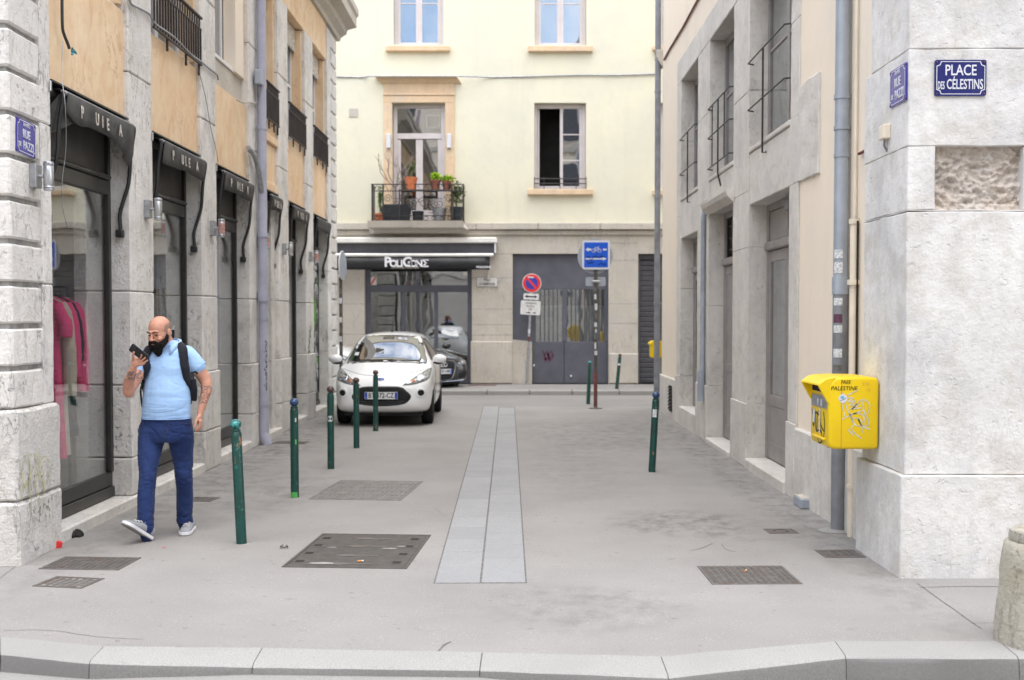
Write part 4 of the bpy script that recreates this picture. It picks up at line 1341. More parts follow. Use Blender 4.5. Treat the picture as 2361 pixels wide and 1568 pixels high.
BOL = [((557, 1253), (543, 966), 'verdigris', 'nearest green bollard, leaning, with verdigris ball and rust patches'),
       ((680, 1147), (678, 918), 'ball_blue', 'green bollard with green spray at its foot, second from the front'),
       ((763, 1081), (762, 890), 'ball_bronze', 'green bollard with a round white sticker and bronze ball'),
       ((822, 1033), (821, 870), 'ball_bronze', 'green bollard in front of the left headlight of the white car'),
       ((866, 994), (866, 853), 'ball_bronze', 'green bollard standing before the number plate of the white car'),
       ((1503, 1088), (1513, 903), 'ball_blue', 'dark green bollard alone on the right, leaning, with blue ball'),
       ((1356, 932), (1360, 832), 'ball_teal', 'green bollard with teal ball beside the cycle sign post'),
       ((1422, 897), (1430, 815), 'ball_bronze', 'leaning rusty green bollard on the far footway')]
def bollard_mesh():
    body = MB().lathe([(.001, -.02), (.040, -.02), (.0395, .90), (.0385, .905), (.037, .912), (.030, .918), (.028, .935), (.026, .94), (.001, .94)], (0, 0, 0), 22).mesh('post', 0, 1, True)
    ring = MB().lathe([(.029, .917), (.036, .919), (.037, .926), (.035, .933), (.028, .936)], (0, 0, 0), 22).mesh('collar', 0, 1, True)
    ball = MB().ell((0, 0, .978), (.043, .043, .043), 20, 12).mesh('ball', 0, 1, 'all')
    return body, ring, ball
bmesh_post, bmesh_ring, bmesh_ball = bollard_mesh()
bmesh_post.materials.append(MAT['bollard_green']); bmesh_ring.materials.append(MAT['bollard_green'])
for i, (b, tp, bm_, lab) in enumerate(BOL):
    zz = .10 if i == 7 else 0
    x, y = onZ(b[0], b[1], zz)
    tx, tz = onY(tp[0], tp[1], y)
    h = tz - zz
    t = thing('bollard', lab, 'bollard', (x, y, zz), (0, math.atan2(tx - x, h), 0), group='green iron bollards')
    s = h / 1.021
    t.scale = (1, 1, s)
    link('post', bmesh_post, None, t, True)
    link('collar', bmesh_ring, None, t, True)
    me = bmesh_ball.copy(); me.materials.append(MAT[bm_])
    link('ball', me, None, t, True)
    MB().lathe([(.041, -.004), (.054, .003), (.062, -.004)], (0, 0, 0), 20).build('footing', 'mortar', t, local=True)
    def around(z0, z1, a0, a1, mat, r=.0408):
        vs = []
        for k in range(7):
            a = R(a0 + (a1 - a0) * k / 6)
            vs += [(r * math.sin(a), -r * math.cos(a), z0), (r * math.sin(a), -r * math.cos(a), z1)]
        MB().add(vs, [(2 * k, 2 * k + 2, 2 * k + 3, 2 * k + 1) for k in range(6)]).build('sticker', mat, t, local=True)
    if i == 2:
        vs = [(0.0412 * math.sin(0), -.0412, .62)] + [(.0412 * math.sin(.9 * math.cos(a)), -.0412 * math.cos(.9 * math.cos(a)), .62 + .038 * math.sin(a)) for a in [q * math.pi / 9 for q in range(18)]]
        MB().add(vs, [(0, q + 1, (q + 1) % 18 + 1) for q in range(18)]).build('sticker', 'sticker_white', t, local=True)
    if i == 1:
        around(.0, .06, -60, 50, 'spray_lime', .0404)
        around(.55, .60, 20, 40, 'spray_lime', .0404)
        around(.78, .82, 20, 40, 'sticker_white')
    if i == 5:
        around(.70, .80, -50, 20, 'sticker_white')
    if i == 7:
        around(.68, .74, -50, 40, 'sticker_white')
        around(.0, .22, -175, 175, 'rust', .0404)

# ------------------------------------------------------------------ stone bollard at the kerb
x, y = 2.58 + .26, 6.02
sb = thing('stone_bollard', 'stubby weathered stone bollard at the kerb, cut by the right edge', 'bollard', (x, y, 0))
def rough_lathe(prof, n, amp, seed):
    rings = []
    for r, z in prof:
        ring = []
        for k in range(n):
            a = 2 * math.pi * k / n
            rr = r + amp * noise.noise(Vector((math.cos(a) * 4, math.sin(a) * 4, z * 9 + seed))) * (1 if r > .02 else 0)
            ring.append(Vector((rr * math.cos(a), rr * math.sin(a), z)))
        rings.append(ring)
    return MB().loft(rings)
MAT['mossy_stone'] = stone('mossy_stone', (.43, .40, .34), relief=1.0, tint=(.30, .27, .14), pits=1.5)
rough_lathe([(.01, -.05), (.245, -.05), (.25, .0), (.245, .1), (.235, .2), (.228, .3), (.222, .4), (.216, .48), (.205, .53), (.19, .545), (.01, .547)], 40, .008, 2).build('shaft', 'mossy_stone', sb, smooth=True, local=True)
rough_lathe([(.01, .545), (.175, .546), (.18, .56), (.172, .60), (.15, .615), (.01, .618)], 40, .006, 5).build('cap', 'mossy_stone', sb, smooth=True, local=True)

# ------------------------------------------------------------------ enamel street name plates
def round_rect(w_, h_, r, n=4, notch=False):
    pts = []
    for cx, cz, a0 in ((w_ / 2 - r, h_ / 2 - r, 0), (-w_ / 2 + r, h_ / 2 - r, 90), (-w_ / 2 + r, -h_ / 2 + r, 180), (w_ / 2 - r, -h_ / 2 + r, 270)):
        for k in range(n + 1):
            a = R(a0 + 90 * k / n)
            if notch:
                a = R(a0 + 270 - 90 * k / n) if False else a
                pts.append((cx + r - (r * math.sin(a) * 0 + r) * 0 + 0, 0)) if False else None
            pts.append((cx + r * math.cos(a), cz + r * math.sin(a)))
    return pts
def frame_line(w_, h_, r, t_, notch=True):
    """outline strip with cut-in corners"""
    def path(w2, h2, rr):
        out = []
        for sx, sz in ((1, 1), (-1, 1), (-1, -1), (1, -1)):
            seq = [(sx * w2 / 2, sz * (h2 / 2 - rr)), (sx * (w2 / 2 - rr * .72), sz * (h2 / 2 - rr * .72)), (sx * (w2 / 2 - rr), sz * h2 / 2)]
            out += seq if sx * sz > 0 else seq[::-1]
        return out
    a = path(w_, h_, r); b = path(w_ - 2 * t_, h_ - 2 * t_, r)
    n = len(a)
    return [(p[0], 0, p[1]) for p in a] + [(p[0], 0, p[1]) for p in b], [(i, (i + 1) % n, n + (i + 1) % n, n + i) for i in range(n)]
def plate(name, label, w_, h_, loc, rz, mat, lines, tilt=0.0, header=None):
    t = thing(name, label, 'street sign', loc, (0, tilt, rz))
    MB().prism([(a, 0, b) for a, b in round_rect(w_, h_, .012)], (0, .012, 0)).build('plate', mat, t, local=True)
    vs, fs = frame_line(w_ - .02, h_ - .02, .03, .0045)
    MB().add([(a, -.003, c) for a, b, c in vs], fs).build('border', 'enamel_white', t, local=True)
    for s, sz, x_, z_, sq in lines:
        text('lettering', s, sz, 'enamel_white', t, (x_, -.002, z_), FACE_NY, bold=.012, fit=sq * w_, local=True)
    if header:
        vs, fs = frame_line(.11, .036, .002, .004)
        MB().add([(a, -.0035, c + h_ / 2 - .026) for a, b, c in vs], fs).build('border', 'enamel_white', t, local=True)
        text('lettering', header, .026, 'enamel_white', t, (0, -.002, h_ / 2 - .028), FACE_NY, bold=.01, squash=.8, local=True)
    for sx in (-1, 1):
        for sz in (-1, 1):
            MB().ell((sx * (w_ / 2 - .014), -.003, sz * (h_ / 2 - .014)), (.006, .004, .006), 8, 5).build('screw', 'rust', t, local=True)
    return t
ya, za = onX(35, 272, XL); yb, zb = onX(80, 366, XL)
plate('street_sign', 'violet blue enamel street name plate on the rusticated limestone corner', yb - ya, .245, (XL + .008, (ya + yb) / 2, (za + zb) / 2 + .005), R(90), 'enamel_blue', [('RUE', .085, 0, .022, .38), ('DE', .046, -.105, -.062, .13), ('PAZZI', .085, .035, -.06, .52)], 0.05, '2me ARRT')
ya, za = onX(2093, 190, CX); yb, zb = onX(2056, 205, CX)
plate('street_sign', 'violet blue street name plate on the side of the pale stone corner', abs(yb - ya), .25, (CX - .013, (ya + yb) / 2, (za + zb) / 2), R(-90), 'enamel_blue', [('RUE', .085, 0, .022, .38), ('DE', .046, -.105, -.062, .13), ('PAZZI', .085, .035, -.06, .52)], 0, '2me ARRT')
xa, za = onY(2154, 139, CY); xb, zb = onY(2272, 222, CY)
plate('street_sign', 'glossy navy enamel square name plate on the pale corner front', xb - xa, za - zb, ((xa + xb) / 2, CY - .013, (za + zb) / 2), 0, 'enamel_navy', [('PLACE', .098, 0, .047, .60), ('DES', .072, -.129, -.052, .13), ('CÉLESTINS', .092, .028, -.045, .70)])
xa, za = onY(1098, 638, YF); xb, zb = onY(1148, 662, YF)
t = thing('street_sign', 'white street name plate on the stone wall beside the bar', 'street sign', ((xa + xb) / 2, YF - .015, (za + zb) / 2))
MB().prism([(a, 0, b) for a, b in round_rect(xb - xa, za - zb, .01)], (0, .014, 0)).build('plate', 'sign_white', t, local=True)
vs, fs = frame_line(xb - xa - .01, za - zb - .01, .01, .012)
MB().add([(a, -.002, c) for a, b, c in vs], fs).build('border', 'ink_faint', t, local=True)
text('lettering', 'RUE', .085, 'ink_faint', t, (0, -.002, .055), FACE_NY, bold=.02, local=True)
text('lettering', "D'AMBOISE", .085, 'ink_faint', t, (0, -.002, -.055), FACE_NY, bold=.02, squash=.9, local=True)

# ------------------------------------------------------------------ road signs
def disc(c, r, y0, y1, n=28):
    return MB().prism([(c[0] + r * math.cos(2 * math.pi * k / n), y0, c[1] + r * math.sin(2 * math.pi * k / n)) for k in range(n)], (0, y1 - y0, 0))
def sticker_column(t, r, spots):
    for z0, h, a0, a1, mat in spots:
        vs = []
        for k in range(6):
            a = R(a0 + (a1 - a0) * k / 5)
            vs += [(r * math.sin(a), -r * math.cos(a), z0), (r * math.sin(a), -r * math.cos(a), z0 + h)]
        MB().add(vs, [(2 * k, 2 * k + 2, 2 * k + 3, 2 * k + 1) for k in range(5)]).build('sticker', mat, t, local=True)
# no-parking sign
x, y = onZ(1214, 887, .10)
hx, hz = onY(1226, 653, y)
px_m = FPX / y
lean = math.atan2(hx - x, hz - .1)
t = thing('road_sign', 'round red and blue no parking sign on a leaning grey post', 'road sign', (x, y, .10), (0, lean, 0))
H = (hz - .1) / math.cos(lean)
MB().tube([(0, 0, 0), (0, 0, H + .1)], .03, 12).build('post', 'galvanised', t, smooth=True, local=True)
disc((0, H), .232, -.05, -.04).build('disc_back', 'sign_white', t, local=True)
disc((0, H), .215, -.054, -.051).build('red_disc', 'sign_red', t, local=True)
disc((0, H), .150, -.058, -.055).build('blue_disc', 'sign_indigo', t, local=True)
MB().prism([(-.14, -.060, H + .105), (-.105, -.060, H + .14), (.14, -.060, H - .105), (.105, -.060, H - .14)], (0, .001, 0)).build('red_slash', 'sign_red', t, local=True)
B('tape', 'sign_white', t, -.1, .04, -.0625, -.0605, H + .125, H + .155, local=True)
z1 = H - .325
MB().prism([(a, -.05, b + z1) for a, b in round_rect(.37, .15, .03)], (0, .01, 0)).build('arrow_plate', 'sign_white', t, local=True)
MB().prism([(-.15, -.053, z1), (-.09, -.053, z1 + .04), (-.09, -.053, z1 + .014), (.09, -.053, z1 + .014), (.09, -.053, z1 + .04), (.15, -.053, z1), (.09, -.053, z1 - .04), (.09, -.053, z1 - .014), (-.09, -.053, z1 - .014), (-.09, -.053, z1 - .04)], (0, .002, 0)).build('double_arrow', 'ink', t, local=True)
z2 = z1 - .27
MB().prism([(a, -.05, b + z2) for a, b in round_rect(.48, .34, .03)], (0, .01, 0)).build('info_plate', 'sign_white', t, local=True)
for q, s in enumerate(('LIVRAISONS', 'DE 7H A', '20H')):
    text('lettering', s, .062, 'ink_faint', t, (0, -.053, z2 + .11 - q * .075), FACE_NY, squash=.85, local=True)
for q in range(2):
    MB().prism([(-.12 + q * .15, -.053, z2 - .13), (-.03 + q * .15, -.053, z2 - .10), (.02 + q * .12, -.053, z2 - .13)], (0, .002, 0)).build('tow_symbol', 'ink', t, local=True)
sticker_column(t, .0308, [(1.25, .1, -70, 60, 'sticker_white'), (1.05, .12, -70, 60, 'rust')])
# cycle contraflow sign
x, y = onZ(1373, 942)
hx, hz = onY(1372, 588, y)
t = thing('road_sign', 'square blue cycle sign on a tall stickered post before the garage', 'road sign', (x, y, 0))
H = hz
sc = y / FPX
MB().tube([(0, 0, .0), (0, 0, H + .25)], .034, 12).build('post', 'plate_iron', t, smooth=True, local=True)
MB().lathe([(.0345, .0), (.0355, .01), (.0355, .66), (.0345, .68)], (0, 0, 0), 14).build('rusty_sleeve', 'rust', t, smooth=True, local=True)
MB().lathe([(.001, .0), (.13, .0), (.13, .012), (.04, .02), (.035, .06), (.001, .06)], (0, 0, 0), 16).build('base_plate', 'cast_iron', t, local=True)
disc((-.01, H - .02), .335, .045, .055, 32).build('sign_back_disc', 'sign_back', t, local=True)
MB().prism([(a, -.05, b + H) for a, b in round_rect(.53, .55, .05)], (0, .012, 0)).build('plate', 'enamel_white', t, local=True)
MB().prism([(a, -.054, b + H) for a, b in round_rect(.45, .47, .015)], (0, .003, 0)).build('blue_field', 'sign_blue', t, local=True)
ar = MB()
zc = H + .10
ar.prism([(-.2, -.057, zc), (-.14, -.057, zc + .04), (-.14, -.057, zc + .018), (-.09, -.057, zc + .018), (-.09, -.057, zc - .018), (-.14, -.057, zc - .018), (-.14, -.057, zc - .04)], (0, .002, 0))
ar.box(.13, .2, -.057, -.055, zc - .016, zc + .016)
ar.build('arrow', 'enamel_white', t, local=True)
zc = H - .075
ar = MB().box(-.2, .13, -.057, -.055, zc - .013, zc + .013)
ar.prism([(.13, -.057, zc + .035), (.2, -.057, zc), (.13, -.057, zc - .035)], (0, .002, 0))
ar.build('arrow', 'enamel_white', t, local=True)
bk = MB()
zc = H + .10
for cx in (-.045, .065):
    bk.tube([(cx + .034 * math.cos(a * math.pi / 8), -.058, zc - .02 + .034 * math.sin(a * math.pi / 8)) for a in range(17)], .005, 5)
for p, q in (((-.045, -.02), (-.015, .035)), ((-.015, .035), (.045, .035)), ((.045, .035), (.065, -.02)), ((-.045, -.02), (.012, -.02)), ((.012, -.02), (.045, .035)), ((.012, -.02), (-.018, .045)), ((.04, .055), (.06, .05))):
    bk.tube([(p[0], -.058, zc + p[1]), (q[0], -.058, zc + q[1])], .004, 5)
bk.build('bicycle_symbol', 'enamel_white', t, local=True)
def sgn(u, v_, l):
    return (u, -.0595, H + v_)
for pts in ([(-.18, -.05), (-.12, -.03), (-.1, -.12), (-.05, -.04), (.0, -.02), (.05, -.06), (.1, -.02), (.16, -.04)], [(-.16, -.12), (-.14, -.16), (-.05, -.14)], [(.05, -.19), (.1, -.15), (.13, -.2), (.17, -.16), (.18, -.2)]):
    MB().add(*ribbon(pts, .016, sgn)).build('scribble', 'ink', t, local=True)
MB().prism([(a, .04, b + H - .50) for a, b in round_rect(.38, .17, .03)], (0, .01, 0)).build('small_plate', 'sign_back', t, local=True)
B('clamp', 'steel', t, -.07, .07, -.045, .04, H - .52, H - .48, .008, local=True)
z = H - .62
sp = []
k = 0
while z > 1.0:
    h = random.uniform(.05, .13)
    sp.append((z - h, h, random.uniform(-75, -20), random.uniform(10, 70), 'sticker_white' if k % 3 else 'ink_faint'))
    z -= h + random.uniform(.02, .09)
    k += 1
sticker_column(t, .0350, sp)
# sign seen edge-on at the corner
y = ly(778) + .25
x = onY(786, 700, y)[0]
t = thing('road_sign', 'round road sign seen nearly edge-on at the corner behind the shops', 'road sign', (x, y, 0))
_, zt = onY(786, 588, y)
MB().tube([(0, 0, 0), (0, 0, zt)], .035, 12).build('post', 'plate_iron', t, smooth=True, local=True)
dm = disc((0, 0), .28, -.012, .0, 28).xf(Matrix.Translation((.04, -.03, onY(786, 612, y)[1])) @ Matrix.Rotation(R(84), 4, 'Z'))
dm.build('disc', 'sign_back', t, local=True)
rim = MB().tube([(.28 * math.cos(2 * math.pi * k / 28), 0, .28 * math.sin(2 * math.pi * k / 28)) for k in range(29)], .012, 6).xf(Matrix.Translation((.04, -.03, onY(786, 612, y)[1])) @ Matrix.Rotation(R(84), 4, 'Z'))
rim.build('rim', 'sign_white', t, local=True)
B('clamp', 'steel', t, -.04, .05, -.05, .05, zt - .45, zt - .40, .008, local=True)
sticker_column(t, .0358, [(2.2 - q * .19, .11, -70, 40, 'sticker_white' if q % 2 else 'ink_faint') for q in range(7)])

# ------------------------------------------------------------------ yellow post box
def yellow_mat():
    t = NT('post_yellow')
    c = t.mix(t.ramp(t.noise(3, 4), .3, .7), (.84, .60, .0), (.80, .54, .0))
    c = t.mix(t.math('MULTIPLY', t.ramp(t.noise(26, 5, .7), .63, .68), .7), c, (.55, .52, .40))
    return t.done(c, .38, 0, .5)
MAT['post_yellow'] = yellow_mat()
MX0 = CX - .006
my0, my1 = 8.04, 8.54
mb = thing('post_box', 'yellow wall post box scrawled with graffiti beside the downpipe', 'post box', (MX0, my0, .80))
# local axes: x towards the wall, y along the wall, z up
W_, D_, H_ = my1 - my0, .36, .52
prof = [(0, .02), (-.02, 0), (-D_ + .05, .0), (-D_ + .012, .012), (-D_, .05), (-D_, .40), (-D_ + .0, .455), (-D_ + .03, .50), (-D_ + .06, H_ - .004), (-D_ + .1, H_), (-.04, H_ - .004), (-.012, H_ - .012), (0, H_ - .04)]
me = MB().prism([(a, 0, b) for a, b in prof], (0, W_, 0)).mesh('body')
bm = bmesh.new(); bm.from_mesh(me)
ed = [e for e in bm.edges if abs(e.verts[0].co.y - e.verts[1].co.y) < 1e-5]
bmesh.ops.bevel(bm, geom=ed, offset=.022, segments=3, profile=.5, affect='EDGES', clamp_overlap=True)
bm.to_mesh(me); bm.free(); me.shade_smooth(); me.set_sharp_from_angle(angle=R(50))
body = link('body', me, 'post_yellow', mb, True)
# hood: cheeks and roof lip around the recessed slot panel
hp = [(-D_ + .02, .31), (-D_ - .008, .335), (-D_ - .075, .455), (-D_ - .072, .468), (-D_ - .02, .505), (-D_ + .05, .518), (-D_ + .05, .40)]
hood = MB().prism([(a, .004, b) for a, b in hp], (0, .022, 0)).build('hood', 'post_yellow', mb, .005, local=True)
MB().prism([(a, W_ - .026, b) for a, b in hp], (0, .022, 0)).build('cheek', 'post_yellow', hood, .005, local=True)
MB().prism([(-D_ - .072, .027, .456), (-D_ - .069, .027, .467), (-D_ - .02, .027, .504), (-D_ + .05, .027, .517), (-D_ + .05, .027, .50), (-D_ - .015, .027, .49)], (0, W_ - .054, 0)).build('roof_lip', 'post_yellow', hood, local=True)
B('slot', 'dark_gap', mb, -D_ - .004, -D_ + .01, .06, W_ - .06, .40, .44, local=True)
lp = B('collection_panel', 'galvanised', mb, -D_ - .006, -D_ - .001, .045, W_ - .05, .285, .375, .002, local=True)
for yy in (.16, .25):
    B('time_card', 'sticker_white', lp, -D_ - .008, -D_ - .0065, yy, yy + .03, .30, .35, local=True)
B('bottom_ledge', 'post_yellow', mb, -D_ - .02, -D_ + .003, .07, W_ - .1, .055, .075, .006, local=True)
B('lock_plate', 'rust', mb, -D_ + .06, -D_ + .1, .2, .26, -.012, .004, local=True)
MB().tube([(-D_ + .09, -.0012, .012), (-D_ + .09, -.0012, .50)], .0016, 5).build('seam', 'terracotta', mb, local=True)
def mside(u, v_, l):      # the flank facing the kerb
    return (u, -.0024 - l, v_)
def mfront(u, v_, l):
    return (-D_ - .0035 - l, u, v_)
MAT['spray_silver'] = simple('spray_silver', (.60, .58, .45), .5, 0, .3, .2, 30)
MAT['pink_pen'] = simple('pink_pen', (.72, .40, .10), .7, 0, .2, .2, 40)
zx = lambda a: -D_ + (a - 550) * .000423
zz_ = lambda b: (1385 - b) * .000437
sil = [[(1040, 405), (860, 500)], [(780, 450), (790, 560), (770, 640), (800, 760), (820, 840)], [(770, 890), (900, 830), (1130, 740)], [(850, 540), (960, 540), (870, 600), (1000, 590), (890, 660), (1060, 650), (910, 720), (1090, 700)],
       [(820, 600), (850, 700), (900, 800), (940, 900), (980, 990)], [(930, 740), (1060, 600), (1140, 570), (1220, 620), (1235, 700), (1200, 790), (1150, 780), (1120, 600)], [(900, 810), (1050, 790), (1140, 850), (1140, 950), (1060, 880), (960, 870)],
       [(1140, 800), (1210, 880), (1230, 960), (1190, 1000), (1100, 980), (1050, 880), (1110, 1000), (1250, 1055)], [(960, 990), (930, 1040), (970, 1100), (1100, 1205)], [(865, 1050), (965, 1150)], [(1090, 980), (1125, 1110)], [(930, 850), (1000, 980), (1080, 1000)]]
for pts in sil:
    P = [(p.x, p.y) for p in spline([(zx(a), zz_(b), 0) for a, b in pts], 4)]
    MB().add(*ribbon(P, .0085, mside)).build('silver_tag', 'spray_silver', body, local=True)
for s, a, b, sz in (('FREE', 830, 285, .036), ('PALESTINE', 800, 385, .042)):
    text('pen_writing', s, sz, 'ink', body, (zx(a), -.0026, zz_(b)), FACE_NY, squash=.95, shear=.2, ext=.0003, local=True)
text('pen_writing', 'TTR', .03, 'pink_pen', body, (zx(1170), -.0026, zz_(320)), FACE_NY, ext=.0003, local=True)
text('pen_writing', 'YS', .03, 'pink_pen', body, (zx(1210), -.0026, zz_(410)), FACE_NY, ext=.0003, local=True)
MB().prism([(zx(785) + .031 * math.cos(q * math.pi / 10), -.003, zz_(550) + .031 * math.sin(q * math.pi / 10)) for q in range(20)], (0, .001, 0)).build('round_sticker', 'enamel_white', body, local=True)
MAT['sky_ink'] = simple('sky_ink', (.12, .45, .75), .5)
MB().prism([(zx(775) + .014 * math.cos(q * math.pi / 8), -.004, zz_(530) + .010 * math.sin(q * math.pi / 8)) for q in range(16)], (0, .0008, 0)).build('sticker_motif', 'sky_ink', body, local=True)
MB().add(*ribbon([(zx(735), zz_(590)), (zx(835), zz_(545))], .003, mside, .002)).build('sticker_line', 'ink', body, local=True)
for pts in ([(.44, .26), (.42, .20), (.40, .13), (.36, .24), (.35, .16), (.31, .10), (.30, .25)], [(.26, .26), (.22, .20), (.25, .14), (.18, .10)], [(.30, .10), (.20, .12), (.16, .05), (.24, .02), (.28, .06)], [(.13, .26), (.10, .17), (.12, .06)], [(.34, .24), (.24, .22), (.20, .16), (.12, .12)]):
    MB().add(*ribbon([(p.x, p.y) for p in spline([(a, b, 0) for a, b in pts], 4)], .012, mfront)).build('black_tag', 'ink', body, local=True)
B('paper_scrap', 'sticker_white', body, -D_ - .0045, -D_ - .004, .21, .245, .10, .27, local=True)
B('paper_scrap', 'sticker_white', body, -D_ - .0045, -D_ - .004, .36, .42, .16, .26, local=True)

# ------------------------------------------------------------------ pipes and boxes on the walls
def pipe(name, label, pts, r, mat, collars=(), cat='drainpipe', n=14):
    t = thing(name, label, cat, (pts[0][0], pts[0][1], min(p[2] for p in pts)))
    MB().tube(pts, r, n).build('pipe', mat, t, smooth=True)
    for z, dr, hh in collars:
        # find the point at this height
        for a, b in zip(pts, pts[1:]):
            if min(a[2], b[2]) <= z <= max(a[2], b[2]) and abs(a[2] - b[2]) > 1e-6:
                f = (z - a[2]) / (b[2] - a[2])
                c = Vector(a).lerp(Vector(b), f)
                MB().lathe([(r * .9, -hh / 2), (r + dr, -hh / 2), (r + dr, hh / 2), (r * .9, hh / 2)], c, n).build('collar', mat, t, smooth=True)
                break
    return t
ypl = onX(607, 735, XL + .08)[0]
pl = pipe('downpipe', 'lilac grey downpipe down the shop front between two awnings', [(XL + .08, ypl, .14), (XL + .08, ypl, 9)], .062, 'lilac_pipe', [(2.85, .012, .05), (2.02, .016, .13), (1.72, .008, .04), (.55, .008, .03), (4.3, .01, .04)])
MB().tube([(XL + .08, ypl, .15), (XL + .09, ypl, .10), (XL + .12, ypl + .01, .0)], [.066, .07, .068], 12).build('shoe', 'lilac_pipe', pl, smooth=True)
MB().tube(spline([(XL + .02, ypl - .55, 3.95), (XL + .06, ypl - .30, 3.85), (XL + .08, ypl - .1, 3.55), (XL + .08, ypl, 3.35)], 4), .035, 10).build('branch_pipe', 'galvanised', pl, smooth=True)
_wy = lambda u, v_, l: (XL + .08 + .0635 * math.cos(u), ypl + .0635 * math.sin(u), v_)
for q in range(9):
    MB().add(*ribbon([(-1.0 + .3 * math.sin(q * 2.1), 1.42 - q * .075), (-.75 + .25 * math.cos(q * 3), 1.39 - q * .075), (-.9, 1.36 - q * .075), (-.6, 1.355 - q * .075)], .022, _wy)).build('pen_writing', 'ink', pl)
jb = thing('junction_box', 'small grey cable junction box beside the lilac downpipe', 'junction box', (XL + .03, ypl - .12, 4.95))
MB().box(0, .09, -.09, .09, -.10, .10).build('box', 'zinc_pipe', jb, .012, local=True)
MB().tube([(.03, 0, -.1), (.03, .04, -.2), (.02, .10, -.32), (.03, .06, -.42)], .012, 6).build('cable_tail', 'galvanised', jb, local=True)
ypr = ry(1957)
pr = pipe('downpipe', 'blue grey zinc downpipe on the cream wall behind the post box', [(XR - .07, ypr, .02), (XR - .07, ypr, 1.98), (XR - .07, ypr, 12)], .058, 'zinc_pipe', [(3.05, .006, .03), (3.27, .008, .03), (3.52, .008, .035), (2.0, .010, .14)])
MB().tube([(XR - .07, ypr, .0), (XR - .07, ypr, 1.95)], .061, 16).build('iron_sleeve', 'dark_pipe', pr, smooth=True)
for z, h, mt in ((2.22, .07, 'sticker_white'), (2.10, .09, 'sticker_white'), (1.84, .06, 'sticker_white'), (1.70, .07, 'faded_red'), (1.62, .06, 'sticker_white'), (1.42, .07, 'sticker_white'), (1.31, .05, 'ink_faint'), (1.16, .06, 'sticker_white')):
    vs = []
    for q in range(6):
        a = R(200 + 70 * q / 5)
        vs += [(XR - .07 + .0622 * math.cos(a), ypr + .0622 * math.sin(a), z), (XR - .07 + .0622 * math.cos(a), ypr + .0622 * math.sin(a), z + h)]
    MB().add(vs, [(2 * q, 2 * q + 2, 2 * q + 3, 2 * q + 1) for q in range(5)]).build('sticker', mt, pr)
rough_lathe([(.01, .004), (.13, .003), (.10, .012), (.07, .02), (.01, .02)], 20, .02, 3).xf(Matrix.Translation((XR - .1, ypr, 0))).build('footing', 'granite', pr)
ycp = ry(1977)
cp = pipe('conduit', 'cream conduit pipe strapped to the wall beside the zinc downpipe', [(XR - .03, ycp, .0), (XR - .03, ycp, 2.52)], .035, 'cream_pipe', [(2.02, .02, .04), (2.50, .01, .04), (.4, .008, .03)], 'conduit', 10)
MB().tube([(XR - .022, ycp + .02, 2.5), (XR - .022, ycp + .02, 12)], .012, 8).build('cable', 'cream_pipe', cp)
MB().tube([(XR - .02, ycp - .05, .0), (XR - .02, ycp - .05, 2.5)], .008, 6).build('cable', 'dark_gap', cp)
yfp = YR + .08
pipe('downpipe', 'slim dark grey downpipe at the far end of the cream wall', [(XR - .08, yfp, .02), (XR - .08, yfp, 12.4)], .055, 'dark_pipe', [(5.9, .008, .04), (6.6, .01, .05), (3.95, .008, .03), (2.0, .012, .06), (2.35, .008, .04)])
ybl = yb1 + .22
hp_ = pipe('downpipe', 'short pale blue downpipe beside the middle door surround', [(XR - .06, ybl, .80), (XR - .06, ybl, 3.15), (XR - .04, ybl - .02, 3.25)], .035, 'zinc_pipe', [(1.0, .006, .03)], n=10)
MB().tube([(XR - .075, ybl, .55), (XR - .075, ybl, .98)], .055, 10).build('pipe_shoe', 'zinc_pipe', hp_, smooth=True)
wb = thing('wall_box', 'small cream socket box under the side street sign', 'wall box', (CX, onX(2048, 305, CX)[0], onX(2048, 305, CX)[1]))
MB().box(-.05, 0, -.06, .06, -.05, .05).build('box', 'cream_pipe', wb, .006, local=True)
MB().tube([(-.025, 0, -.05), (-.025, .01, -.09), (0, .02, -.13)], .008, 6).build('cable_tail', 'dark_pipe', wb, local=True)
sx_, sy_ = onZ(1838, 1168)
bo = thing('boot_block', 'low blue grey metal block at the foot of the cream wall', 'metal block', (XR - .05, sy_, 0))
MB().box(-.06, .03, -.14, .14, 0, .09).build('block', 'zinc_pipe', bo, .008, local=True)
MB().box(-.055, .03, -.13, .13, .09, .096).build('rusty_top', 'letter_worn', bo, local=True)
# cables
def cable(label, pts, r, mat='dark_pipe', name='cable', cat='cable', k=5):
    o = MB().tube(spline(pts, k), r, 6).build(name, mat)
    return tag(o, label, cat)
LX = XL + .015
def lp_(px, py, off=.02):
    y, z = onX(px, py, XL + off)
    return (XL + off, y, z)
cable('black cable with a frayed turquoise end hanging on the first orange panel', [lp_(143, -60), lp_(143, 0), lp_(144, 60), lp_(148, 80), lp_(156, 100), lp_(160, 112)], .012, 'black_metal')
tw = thing('cable_end', 'frayed turquoise wire ends hanging above the first awning', 'wires', lp_(165, 118))
MAT['turquoise'] = simple('turquoise', (.02, .25, .30), .5)
for q in range(7):
    MB().tube([(0, 0, 0), (.01, .03 * math.cos(q), .02 * math.sin(q * 2)), (.012, .05 * math.cos(q * 1.7) + .02, .03 * math.sin(q * 2.3) - .005)], .006, 5).build('wire', 'turquoise', tw, local=True)
cable('thin wire dangling in front of the first shop window', [lp_(145, 95, .02), lp_(142, 170, .03), lp_(150, 240, .08), lp_(152, 340, .02), lp_(143, 420, -.02), lp_(145, 480, -.04), lp_(156, 525, -.06)], .003, 'galvanised')
